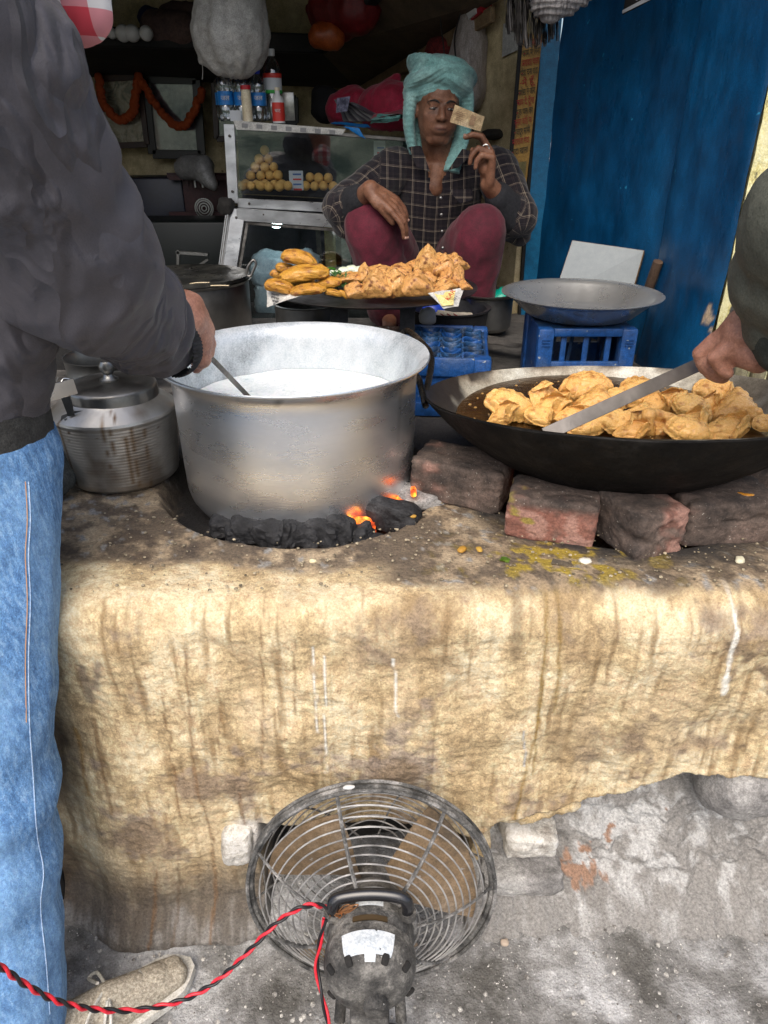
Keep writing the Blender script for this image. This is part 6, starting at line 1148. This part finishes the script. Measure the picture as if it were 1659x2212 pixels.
# hand seen from its back: knuckles to the right, fist round the ladle
HB = [cap(G_(350, 740, 1.19), G_(402, 690, 1.245), .030, .036), cap(G_(402, 672, 1.25), G_(428, 735, 1.27), .033, .028), cap(G_(412, 660, 1.26), G_(442, 715, 1.285), .024, .020), cap(G_(402, 650, 1.26), G_(415, 668, 1.26), .020), cap(G_(420, 745, 1.275), G_(432, 772, 1.275), .027, .022)]
for k, (a_, b_, c__) in enumerate((((432, 690), (450, 722), (440, 748)), ((438, 706), (455, 742), (440, 765)), ((436, 724), (452, 762), (434, 782)), ((426, 744), (440, 780), (424, 796)))):
    HB += [cap(G_(*a_, 1.29), G_(*b_, 1.305), .0125, .0115), cap(G_(*b_, 1.305), G_(*c__, 1.315), .0115, .010)]
HB += [cap(G_(408, 668, 1.25), G_(436, 690, 1.295), .015, .012), cap(G_(436, 690, 1.295), G_(452, 716, 1.32), .012, .010)]
hipl = V(-.66, .96, .93); kneel_, ankl = G_(-34, 1560, .80), V(-.635, .645, .09)
lhead = G_(-150, -420, .85); lneck = lhead+[-.02, -.02, -.16]; chestl = V(S0[0]-.20, .86, 1.36)
trk = [cap(E0, G_(350, 740, 1.19), .045, .034), cap(S0, E0, .06, .05), cap(lneck, chestl, .06, .08), cap(chestl+[-.06, 0, 0], hipl+[-.06, 0, 0], .08, .08), cap(chestl+[.02, 0, .08], S0, .06), ell(lhead, (.078, .098, .115)), ell(lhead+[.02, -.08, -.02], (.015, .02, .02)), cap(hipl+[-.02, 0, 0], kneel_, .06, .05), cap(kneel_, ankl, .055, .04), cap(hipl+[-.14, 0, 0], V(-.86, .82, .5), .08, .055), cap(V(-.86, .82, .5), V(-.86, .70, .09), .055, .04)]
ankl = V(-.635, .64, .09)
obj('skin_body', fuse(HB+trk, .0048, 2, lambda v: .0012*fbm(v, 40, 3, 3)), m_skinl, left, smooth=True)
def jfold(v):
    d = .020*ridge(v @ np.array([[1, .3, .2], [0, 1, 0], [.5, 0, .7]]), 4.6, 3, 61)+.009*ridge(v*[1.5, 1, .8], 10, 2, 66)+.0015*fbm(v, 40, 2, 3)
    e = np.linalg.norm(v-E0, axis=1); d += .008*np.sin(e*75+5*noise(v, 6, 3))*sm(.24, .05, e)
    w = np.linalg.norm(v-W0, axis=1); d += .004*np.sin(w*110+4*noise(v, 9, 3))*sm(.22, .08, w); return d
jk = [cap(S0, E0, .108, .096), cap(E0, lerp(E0, W0, .55), .098, .072), cap(lerp(E0, W0, .5)+[0, 0, -.004], W0+[-.02, 0, -.0], .072, .047), cap(S0+[-.08, .04, .12], S0, .11, .11), cap(E0+[.015, 0, -.012], lerp(E0, W0, .4)+[0, 0, -.02], .085, .065),
      cap(chestl+[.0, .0, .10], S0, .10, .10)]
obj('sleeve', fuse(jk, .0070, 3, jfold), m_jack, left, smooth=True)
jt = [cap(chestl+[-.04, .02, .1], G_(-125, 640, .99), .17, .12), cap(G_(-115, 690, .98), G_(-35, 672, .97), .10, .098), cap(G_(-75, 760, .98), G_(-30, 790, .98), .090, .085), cap(G_(-110, 780, .98), G_(-60, 850, .98), .10, .098), cap(chestl+[-.12, .06, .05], hipl+[-.12, .03, .05], .15, .15), cap(lneck+[-.05, 0, -.03], lneck+[.05, 0, -.03], .07)]
obj('jacket', fuse(jt, .0075, 2, lambda v: .010*ridge(v*[.8, 1, 2.0], 6, 3, 12)+.002*fbm(v, 40, 2, 3)), m_jack, left, smooth=True)
ar = np.linspace(0, 2*PI, 49)[:-1]
def band(c0, c1, r0, r1, ridges=60, amp=.0016, n=180, m=10):
    c0, c1 = np.array(c0), np.array(c1); v_, f_ = lathe([(lerp(r0, r1, t_)+.003*math.sin(t_*PI), t_) for t_ in np.linspace(0, 1, m)], n); a = np.arctan2(v_[:, 1], v_[:, 0]); L = np.linalg.norm(c1-c0); z_ = v_[:, 2].copy(); rr_ = 1+amp/r0*np.cos(a*ridges); v_ = np.stack([v_[:, 0]*rr_, v_[:, 1]*rr_, z_*L], 1)
    q_r = Vector((0, 0, 1)).rotation_difference(Vector((c1-c0)/L)).to_matrix(); return v_ @ np.array(q_r).T+c0, f_
obj('cuff', band(G_(368, 752, 1.17), G_(398, 744, 1.20), .049, .040, 44), m_rib, left, smooth=True)
obj('jacket_hem', band(G_(-62, 850, .98), G_(-52, 1015, .98), .100, .114, 0, 0), M('hem_knit', (.022, .022, .021), (.045, .045, .043), scale=60, rough=.95, bump=.5, bscale=260), left, smooth=True)
hk = G_(-34, 985, .98); kk = kneel_; an_ = V(-.640, .640, .075)
def dfold(v):
    z_ = v[:, 2]; return .004*ridge(v*[1, 1, 1.6], 6, 3, 71)+.0045*np.sin(z_*48+4*noise(v, 5, 3))*(sm(.75, .55, z_)*sm(.25, .42, z_)+.25)+.001*fbm(v, 60, 2, 2)
v, f = fuse([cap(hk, kk, .107, .098), cap(kk, an_, .098, .092), cap(hk+[-.12, .02, .0], hk+[0, 0, 0], .11), cap(hk+[-.2, 0, 0], V(-.86, .80, .5), .11, .09), cap(V(-.86, .80, .5), V(-.86, .68, .10), .09, .08)], .0065, 3, dfold)
c = np.zeros((len(v), 4)); pj = np.array([proj2(p) for p in v]); fd = sm(-.1, .35, fbm(v*[1, 1, .4], 8, 3, 4)+.35*np.exp(-((v[:, 0]+.60)/.05)**2)); c[:, :3] = (.22, .40, .64); c[:, 3] = fd*.45
obj('jeans', (v, f), m_denim, left, smooth=True, col=c)
from mathutils.bvhtree import BVHTree
jb = BVHTree.FromPolygons(v.tolist(), f)
def onto(x, y):
    o_ = V(0, 0, CAMH); d_ = at(x, y, Y=1.0)-o_; h_ = jb.ray_cast(Vector(o_), Vector(d_).normalized()); return np.array(h_[0]) if h_[0] else None
seam = [(62, 1040), (66, 1120), (62, 1200), (66, 1300), (62, 1420), (64, 1560), (72, 1680), (80, 1800), (94, 1880), (88, 1960), (100, 2080), (108, 2190)]
S2 = [p for p in (onto(x, y) for x, y in np.array(spline([(a_, b_, 0) for a_, b_ in seam], 6))[:, :2]) if p is not None]
obj('seam', tube(np.array(S2)+[0, -.0004, .0002], .0012, 5), M('denim_seam', (.22, .36, .56), (.40, .52, .68), scale=160, rough=.9), left)
st_ = []
for k in range(0, 20):
    if k+1 < len(S2): a_, b_ = S2[k]+[-.004, -.001, 0], S2[k+1]+[-.004, -.001, 0]; st_.append(bar(a_, lerp(a_, b_, .55), .0012, .0012))
obj('stitching', join(*st_), M('tan_thread', (.55, .30, .14), rough=.8), left)
S3 = [p for p in (onto(x-7, y) for x, y in np.array(spline([(a_, b_, 0) for a_, b_ in seam[:6]], 6))[:, :2]) if p is not None]
obj('seam', tube(np.array(S3)+[0, -.0004, 0], .0008, 4), MATS['tan_thread'], left)
# shoe
sh = thing('shoe', 'cream mesh lace up shoe of the person in jeans at left', 'shoe', (-.48, .73, 0)) if False else None
m_shoe = M('cream_mesh_shoe', (.30, .26, .20), (.48, .43, .34), scale=170, lo=.42, hi=.58, rough=.9, bump=.6, bscale=420); m_sole = M('pale_sole', (.50, .48, .42), (.62, .60, .55), scale=12, rough=.7)
toe, heel = V(-.375, .815, 0), V(-.595, .655, 0); sd0 = (toe-heel)/np.linalg.norm(toe-heel); sx0 = V(sd0[1], -sd0[0], 0); SL = np.linalg.norm(toe-heel)
def SP(t_, s_, z_): return heel+sd0*SL*t_+sx0*s_+V(0, 0, z_)
wd = lambda t_: .030+.022*math.sin(min(1, t_*1.05)*PI*.62)**1.0-(.030*max(0, t_-.80)/.2 if t_ > .8 else 0)
up = [cap(SP(.10, 0, .062), SP(.45, 0, .052), .036, .036), cap(SP(.45, 0, .048), SP(.74, .003, .036), .037, .030), cap(SP(.5, -.012, .034), SP(.86, -.006, .028), .030, .022), cap(SP(.5, .012, .034), SP(.86, .010, .028), .030, .024), cap(SP(.08, 0, .04), SP(.06, 0, .085), .034, .036)]
obj('shoe_upper', fuse(up, .0035, 3, lambda v: .0012*noise(v, 60, 2)), m_shoe, left, smooth=True)
sole = []
for t_ in np.linspace(.0, 1, 16): sole.append((t_, .036+.013*math.sin(t_*PI*.9)-(.030*((t_-.82)/.18)**2 if t_ > .82 else 0)-(.02*((.10-t_)/.1)**2 if t_ < .1 else 0)))
ol = [(t_, w_) for t_, w_ in sole]+[(t_, -w_) for t_, w_ in reversed(sole)]
obj('shoe_sole', (np.array([SP(t_, s_, z_) for z_ in (.0, .020) for t_, s_ in ol]), prism([(0, 0)]*len(ol), (0, 0, 0), (1, 0, 0), (0, 1, 0), 1)[1]), m_sole, left, smooth=30)
lw_ = []
for k in range(5):
    t_ = .40+.075*k; h_ = .088-.030*(k/4); lw_.append(tube(spline([SP(t_, -.030, h_-.022), SP(t_+.02, -.010, h_), SP(t_+.03, .012, h_), SP(t_+.02, .030, h_-.020)], 5), .0034, 6, flat=.5)); lw_.append(tube(spline([SP(t_, .030, h_-.022), SP(t_+.03, .010, h_+.002), SP(t_+.03, -.012, h_+.002), SP(t_+.05, -.030, h_-.022)], 5), .0034, 6, flat=.5))
lw_.append(tube(spline([SP(.44, 0, .092), SP(.42, -.05, .075), SP(.36, -.06, .06), SP(.40, -.02, .092)], 6), .003, 6)); lw_.append(tube(spline([SP(.44, 0, .092), SP(.40, .05, .080), SP(.34, .055, .065), SP(.42, .02, .093)], 6), .003, 6)); lw_.append(tube(spline([SP(.42, .0, .094), SP(.30, .03, .10), SP(.22, .045, .075)], 6), .0026, 6))
obj('shoelaces', join(*lw_), m_sole, left)
obj('shoe_tongue', fuse([cap(SP(.42, 0, .075), SP(.62, 0, .060), .024, .018)], .004, 2), m_shoe, left, smooth=True)
v_o = np.array([SP(t_, s_, .0) for t_, s_ in ((.05, -.05), (.05, .05))])
obj('shoe', fuse([cap(V(-.88, .52, .04), V(-.84, .70, .035), .04, .035)], .006, 2), m_shoe, left, smooth=True)
# checked scarf beyond his shoulder
def chk():
    m = bpy.data.materials.new('red_white_check'); m.use_nodes = True; nt = m.node_tree; b = nt.nodes['Principled BSDF']; tc = nt.nodes.new('ShaderNodeTexCoord').outputs['Object']; sp_ = nt.nodes.new('ShaderNodeSeparateXYZ'); nt.links.new(tc, sp_.inputs[0]); fs_ = []
    for k_ in (0, 2):
        a = nt.nodes.new('ShaderNodeMath'); a.operation = 'MULTIPLY_ADD'; a.inputs[1].default_value = 19; a.inputs[2].default_value = 20.3; nt.links.new(sp_.outputs[k_], a.inputs[0]); f_ = nt.nodes.new('ShaderNodeMath'); f_.operation = 'FRACT'; nt.links.new(a.outputs[0], f_.inputs[0]); g_n = nt.nodes.new('ShaderNodeMath'); g_n.operation = 'GREATER_THAN'; g_n.inputs[1].default_value = .5; nt.links.new(f_.outputs[0], g_n.inputs[0]); fs_.append(g_n.outputs[0])
    s_ = nt.nodes.new('ShaderNodeMath'); s_.operation = 'ADD'; nt.links.new(fs_[0], s_.inputs[0]); nt.links.new(fs_[1], s_.inputs[1]); h_ = nt.nodes.new('ShaderNodeMath'); h_.operation = 'MULTIPLY'; h_.inputs[1].default_value = .5; nt.links.new(s_.outputs[0], h_.inputs[0])
    nt.links.new(ramp(nt, h_.outputs[0], [(0, (.68, .66, .64)), (.4, (.62, .24, .26)), (.9, (.55, .05, .07))], 'CONSTANT'), b.inputs['Base Color']); b.inputs['Roughness'].default_value = .9; return m
obj('scarf', fuse([cap(G_(150, -40, 1.02), G_(172, 20, 1.02), .050, .036), cap(G_(165, 20, 1.02), G_(172, 70, 1.02), .030, .016), cap(G_(110, -10, 1.03), G_(160, 10, 1.02), .04)], .005, 3, folds(.004, 14, 81)), chk(), label='red and white checked scarf bulging beyond the grey jacket sleeve', cat='scarf', smooth=True)
# ---- right man, holding the turner
m_olive = M('olive_grey_jacket', (.072, .076, .058), (.115, .12, .095), scale=3, rough=.75, bump=.4, bscale=160, speck=((.3, .28, .2), 70, .78))
right = thing('person', 'person in an olive grey sleeve at right holding the steel turner', 'person', (1.15, .80, 0))
wR = G_(1672, 745, 1.16); kR = G_(1540, 742, 1.24)
RB = [cap(G_(1760, 800, 1.12), wR, .040, .030), cap(wR, G_(1600, 720, 1.19), .030, .030), cap(G_(1640, 770, 1.16), G_(1585, 752, 1.20), .028, .026), cap(G_(1625, 700, 1.18), G_(1560, 735, 1.22), .024, .020), cap(G_(1600, 690, 1.19), G_(1540, 752, 1.235), .020, .016)]
for k, (a_, b_, c__, d_) in enumerate((((1545, 735), (1512, 765), (1524, 795), (1548, 800)), ((1560, 745), (1522, 782), (1536, 806), (1558, 800)), ((1575, 755), (1536, 792), (1548, 812), (1566, 800)), ((1588, 765), (1552, 798), (1560, 815), (1572, 802)))):
    Yk = 1.225-.004*k; RB += [cap(G_(*a_, Yk), G_(*b_, Yk+.005), .0145, .0135), cap(G_(*b_, Yk+.005), G_(*c__, Yk+.004), .0130, .0120), cap(G_(*c__, Yk+.004), G_(*d_, Yk-.012), .0115, .0100)]
RB += [cap(G_(1600, 735, 1.18), G_(1545, 772, 1.19), .017, .0135), cap(G_(1545, 772, 1.19), G_(1562, 800, 1.185), .0130, .0115), cap(G_(1562, 800, 1.185), G_(1572, 806, 1.183), .0115, .0100)]
rs_, re_ = V(1.02, .72, 1.42), G_(1850, 640, 1.02); chr_ = V(1.2, .70, 1.25); hpr = V(1.2, .72, .9)
RB += [cap(re_, G_(1760, 800, 1.12), .05, .040), cap(rs_, re_, .055, .05), cap(rs_, chr_, .08), cap(chr_, hpr, .13), cap(V(1.14, .72, 1.52), chr_, .06, .09), ell((1.13, .74, 1.62), (.078, .098, .115)), cap(hpr, V(1.12, .74, .5), .08, .06), cap(V(1.12, .74, .5), V(1.12, .70, .08), .06, .045), cap(hpr+[.12, 0, 0], V(1.32, .70, .5), .08, .06), cap(V(1.32, .7, .5), V(1.32, .66, .08), .06, .045)]
def rwr(v): return .0010*ridge(v*[1, 1, 1], 42, 3, 3)+.0008*fbm(v, 60, 2, 2)
obj('skin_body', fuse(RB, .0036, 2, rwr), m_skinl, right, smooth=True)
obj('jacket', fuse([cap(rs_, re_, .090, .085), cap(re_, G_(1700, 600, 1.12), .09, .085), cap(G_(1720, 560, 1.10), G_(1700, 690, 1.13), .080, .066), cap(G_(1760, 500, 1.08), G_(1780, 700, 1.10), .10, .08), cap(re_, G_(1760, 500, 1.08), .09, .095), cap(rs_, G_(1765, 480, 1.06), .10, .10), cap(lerp(rs_, re_, .5), G_(1770, 600, 1.08), .10, .09), cap(rs_, chr_, .12, .17), cap(chr_, hpr+[.02, 0, .05], .17, .16), cap(V(1.14, .72, 1.47), V(1.2, .72, 1.4), .08)], .008, 4, folds(.007, 8, 91)), m_olive, right, smooth=True)
obj('cuff', fuse([cap(G_(1692, 640, 1.125), G_(1712, 735, 1.115), .062, .058)], .006, 2, folds(.002, 30, 3)), M('olive_cuff', (.03, .035, .028), (.05, .055, .045), scale=50, rough=.95, bump=.4, bscale=300), right, smooth=True)
obj('trousers', fuse([cap(hpr, V(1.12, .74, .5), .12, .09), cap(V(1.12, .74, .5), V(1.12, .72, .10), .09, .07), cap(hpr+[.1, 0, 0], V(1.32, .70, .5), .12, .09), cap(V(1.32, .7, .5), V(1.32, .68, .10), .09, .07)], .012, 3, folds(.006, 6, 3)), m_inner_sl, right, smooth=True)
for x_ in (1.12, 1.32): obj('shoe', fuse([cap(V(x_, .70, .045), V(x_-.02, .84, .035), .045, .036)], .008, 2), m_rib, right, smooth=True)
# ================================================================ PEDESTAL FAN
m_dust = M('dusty_black_wire', (.035, .035, .034), (.12, .118, .112), (.30, .29, .275), scale=30, rough=.75, bump=.8, bscale=200, speck=((.5, .5, .47), 160, .72))
m_wire = M('dusty_chrome_wire', (.18, .175, .17), (.55, .54, .52), scale=18, rough=.45, rough2=.8, metal=.5, bump=.5, bscale=250)
m_mot = M('dusty_motor', (.03, .029, .027), (.085, .081, .074), (.22, .21, .19), scale=24, rough=.75, bump=.8, bscale=260, speck=((.5, .49, .45), 200, .735))
FC = V(-.022, .795, .278); FT = math.radians(-9)
def FM(m): return T(m, TR(FC, (FT, 0, 0)))      # local: x right, y along the axis away from the viewer, z up
fan = thing('pedestal_fan', 'dusty black wire caged pedestal fan blowing into the stove, seen from behind', 'fan', (FC[0], .60, 0))
obj('cage_rim', join(FM(ring(.213, 0, .0070)), FM(ring(.2165, .012, .0035)), FM(ring(.2165, -.010, .0035))), m_dust, fan)
by = lambda r: -.085*(1-(r/.213)**2.6)
for k in range(10): obj('cage_ring', FM(ring(.082+.0125*k, by(.082+.0125*k), .0015)), m_wire, fan)
obj('mount_ring', FM(ring(.072, by(.07)-.002, .006, 48)), m_dust, fan)
for k in range(7):
    a = PI/2+.27+k*2*PI/7; rr_ = np.linspace(.066, .216, 12); obj('cage_spoke', FM(tube([(r*math.cos(a), by(r)-.003, r*math.sin(a)) for r in rr_], .0030 if k % 2 else .0042, 6, flat=.7)), m_dust, fan)
fy = lambda r: .075*(1-(r/.213)**3)
for k in range(11): obj('front_ring', FM(ring(.055+.014*k, fy(.055+.014*k)+.012, .0014, 60)), m_wire, fan)
for k in range(6):
    a = k*PI/3+.2; obj('front_spoke', FM(tube([(r*math.cos(a), fy(r)+.014, r*math.sin(a)) for r in np.linspace(.03, .215, 10)], .002, 6)), m_dust, fan)
m_bl = M('amber_blade', (.10, .075, .05), (.20, .135, .075), (.26, .20, .14), scale=7, rough=.45, bump=.3, speck=((.3, .28, .25), 60, .7))
def blade(a0):
    P = []; nu, nv = 16, 10
    for i in range(nu):
        for j in range(nv):
            r = .035+.150*i/(nu-1); w = (.50+.34*math.sin(min(1, r/.14)*PI/2)); t = (j/(nv-1)-.5)*w*1.5; P.append((r*math.cos(a0+t), .028*math.sin(t*1.4)+.0*r, r*math.sin(a0+t)))
    P = np.array(P); F = grid_faces(nu, nv); return np.concatenate([P, P+[0, .002, 0]]), F+[tuple(q+nu*nv for q in reversed(g)) for g in F]
for k in range(3): obj('blade', FM(blade(PI/2+.9+k*2*PI/3)), m_bl, fan, smooth=True)
obj('hub', FM(T(lathe([(0, .03), (.03, .03), (.036, .02), (.036, -.02), (0, -.02)], 32), TR(rot=(PI/2, 0, 0)))), m_mot, fan)
# motor housing, axis along local y towards the viewer
mp = [(0, -.030), (.056, -.032), (.066, -.055), (.0695, -.075), (.070, -.120), (.068, -.128), (.0722, -.131), (.0726, -.150), (.066, -.172), (.052, -.188), (.033, -.196), (0, -.199)]
v, f = lathe([(r, -y) for r, y in mp], 72); v, f = T((v, [q[::-1] for q in f]), TR(rot=(PI/2, 0, 0)))
motor = obj('motor_housing', FM((v, [q[::-1] for q in f])), m_mot, fan, smooth=35)
L0 = lambda x, y, z: V(*(np.array(TR(FC, (FT, 0, 0)))[:3, :3] @ V(x, y, z)+FC))
def shellpatch(a0, a1, y0, y1, r, n=14, m=5, th=.0012, prof=None):
    P = []
    for i in range(n):
        for j in range(m):
            a = a0+(a1-a0)*i/(n-1); yy = y0+(y1-y0)*j/(m-1); R_ = prof(yy) if prof else r; P.append((R_*math.sin(a), yy, R_*math.cos(a)))
    P = np.array(P); F = grid_faces(n, m); k = len(P); sc = 1-th/ .075
    return np.concatenate([P, P*[sc, 1, sc]]), F+[tuple(q+k for q in reversed(g)) for g in F]
prf = lambda y: float(np.interp(-y, [.128, .131, .150, .172, .188, .196], [.0692, .0732, .0738, .0672, .0532, .034]))
m_lb = M('scratched_white_paint', (.50, .54, .57), (.66, .69, .71), scale=14, rough=.4, speck=((.05, .05, .05), 90, .70))
obj('white_patch', FM(shellpatch(-.62, .55, -.148, -.178, 0, prof=lambda y: prf(y)+.0006)), m_lb, motor)
obj('white_patch', FM(shellpatch(-.12, .16, -.178, -.186, 0, n=8, prof=lambda y: prf(y)+.0006)), m_lb, motor)
obj('pale_patch', FM(shellpatch(-.34, .30, -.070, -.100, .0712)), m_lb, motor)
obj('brown_strip', FM(shellpatch(-.40, .40, -.118, -.127, .0710, th=.002)), M('brown_strip_p', (.07, .045, .02), rough=.5), motor)
for a, dy in ((-1.15, -.176), (-.55, -.182), (.42, -.182), (1.05, -.176), (-2.1, -.17), (2.0, -.17)):
    R_ = prf(dy)+.0008; obj('vent_slot', FM(T(box((0, 0, 0), (.011, .007, .016), bev=.003), TR((R_*math.sin(a), dy, R_*math.cos(a)), (-.8, a, 0)))), m_black, motor)
obj('oscillator_knob', FM(T(lathe([(0, 0), (.016, 0), (.019, .004), (.019, .018), (.016, .024), (0, .026)], 28), TR((.010, -.188, -.012), (PI/2+.2, 0, 0)))), m_mot, motor)
hd = spline([L0(-.060, -.098, .048), L0(-.060, -.104, .070), L0(-.050, -.100, .084), L0(0, -.098, .090), L0(.048, -.100, .086), L0(.060, -.102, .072), L0(.060, -.098, .048)], 8)
obj('carry_handle', tube(hd, [.010]*len(hd), 12, flat=.75), M('glossy_black_plastic', (.008, .008, .010), (.02, .02, .022), rough=.25, spec=.7), fan, smooth=True)
for s_ in (-1, 1): obj('handle_bracket', FM(lathe([(0, -.004), (.014, -.004), (.014, .006), (0, .006)], 20, (.060*s_, -.098, .048))), m_mot, fan)
obj('gear_box', FM(box((.0, -.185, -.058), (.060, .060, .050), (-.12, 0, 0), bev=.007)), m_mot, fan)
obj('neck_block', box(L0(.002, -.205, -.110), (.058, .040, .055), (-.3, 0, 0), bev=.006), m_mot, fan)
for s_ in (-1, 1): obj('neck_strut', tube([L0(.045*s_, -.120, -.060), L0(.050*s_, -.15, -.12)], .009, 10), m_mot, fan)
nb_ = L0(.002, -.19, -.13); obj('neck_post', tube([nb_, nb_+[0, -.01, -.04], (nb_[0], nb_[1]-.012, .02)], [.024, .026, .030], 20), m_dust, fan)
obj('base_disc', lathe([(0, .045), (.045, .043), (.10, .030), (.135, .012), (.14, 0), (0, 0)], 56, (nb_[0]+.01, nb_[1]-.01, 0)), m_mot, fan)
obj('white_chip', ell(L0(-.035, 0, .2135), (.012, .005, .006)), m_white, fan)
# red and black twisted flex
m_rw, m_bw = M('red_wire', (.62, .015, .03), (.70, .03, .05), scale=20, rough=.35), M('black_wire', (.012, .012, .014), rough=.35)
def flex(pts, name, label, pitch=.045, r=.0024):
    S = spline(pts, 24); Ln = np.concatenate([[0], np.cumsum(np.linalg.norm(np.diff(S, axis=0), axis=1))]); Tn = np.gradient(S, axis=0); Tn /= np.linalg.norm(Tn, axis=1)[:, None]
    s0 = thing(name, label, 'electric wire', pts[0]); U = np.cross(Tn, [0, -.45, .9]); U /= np.linalg.norm(U, axis=1)[:, None]; W_ = np.cross(Tn, U)
    ph = 2*PI*Ln/pitch+.5*np.sin(Ln*31)
    for o_, mt, nm in ((0, m_rw, 'red_core'), (PI, m_bw, 'black_core')): obj(nm, tube(S+(U*np.cos(ph+o_)[:, None]+W_*np.sin(ph+o_)[:, None])*r*.95, r, 8), mt, s0, smooth=True)
q_ = lambda x, y, Y_: at(x, y, Y=Y_)
flex([q_(-60, 2050, .50), q_(0, 2088, .51), q_(60, 2130, .52), q_(130, 2165, .53), q_(220, 2182, .55), q_(310, 2180, .57), q_(400, 2158, .59), q_(470, 2118, .61), q_(540, 2052, .63), q_(590, 2000, .645), q_(640, 1965, .66), q_(675, 1955, .67), q_(705, 1960, .68)], 'electric_wire', 'twisted red and black wire sagging from the fan past the shoe to the left')
flex([q_(702, 1985, .68), q_(690, 2040, .665), q_(684, 2090, .655), q_(695, 2150, .63), q_(712, 2225, .60), q_(716, 2300, .57)], 'electric_wire', 'twisted red and black wire hanging down the left of the fan motor', pitch=.10)
m_cop = M('copper_strand', (.30, .13, .05), (.45, .24, .12), rough=.35, metal=.7); cst = []
c0 = q_(726, 1978, .70)
for k in range(10):
    a = random.random()*6; cst.append(tube(spline([c0+[.010*math.cos(a+j*1.3+k), .004*math.sin(j*2), .010*math.sin(a+j*1.3)] for j in range(5)], 6), .0011, 5))
for k in range(6): e = q_(760+random.uniform(-8, 14), 1962+random.uniform(-8, 14), .70); cst.append(tube(spline([c0, (c0+e)/2+[0, 0, .006*k/3], e, c0+[.01, 0, -.004]], 6), .0011, 5))
obj('wire_knot', join(*cst), m_cop, label='knot of bare copper strands tied to the fan handle', cat='wire')
# ================================================================ THE STREET BEHIND THE VIEWER (seen only as reflections and light)
m_leaf = M('hedge_foliage', (.05, .08, .05), (.12, .17, .10), (.2, .26, .17), scale=6, rough=.8, bump=1, bscale=30)
def hill():
    nu, nv = 120, 40; a = np.linspace(-.2*PI, -.8*PI, nu); t = np.linspace(0, 1, nv); A, Tt = np.meshgrid(a, t, indexing='ij'); A, Tt = A.ravel(), Tt.ravel(); R_ = 26+30*Tt
    P = np.stack([R_*np.cos(A), R_*np.sin(A), -3+14*Tt], 1); P[:, 2] += 2.2*fbm(P, .18, 4, 3)*Tt; P[:, :2] *= (1+.04*fbm(P, .3, 4, 6))[:, None]; return P, grid_faces(nu, nv)
struct('hillside', hill(), m_leaf, smooth=True)
van = thing('van', 'white van parked across the street behind the viewer', 'van', (-.6, -6.6, 0)); m_vw = M('white_car_paint', (.62, .63, .64), rough=.3, coat=.5); m_vg = M('car_window', (.02, .025, .03), rough=.1)
obj('van_body', fuse([box((-.6, -6.6, .85), (3.6, 1.55, .75), bev=.1), box((-.9, -6.6, 1.45), (2.6, 1.4, .7), bev=.18)], .05, 2), m_vw, van, smooth=True)
for k in range(3): obj('window', box((-1.75+.85*k, -5.86, 1.48), (.70, .03, .42), bev=.01), m_vg, van)
for x in (-1.8, .6):
    w_ = obj('wheel', T(lathe([(0, -.09), (.28, -.09), (.31, -.06), (.31, .06), (.28, .09), (0, .09)], 32), TR((x, -5.9, .31), (PI/2, 0, 0))), m_bw, van); obj('rim', T(lathe([(0, .095), (.17, .095), (.18, .10)], 24), TR((x, -5.9, .31), (PI/2, 0, 0))), m_steel, w_)
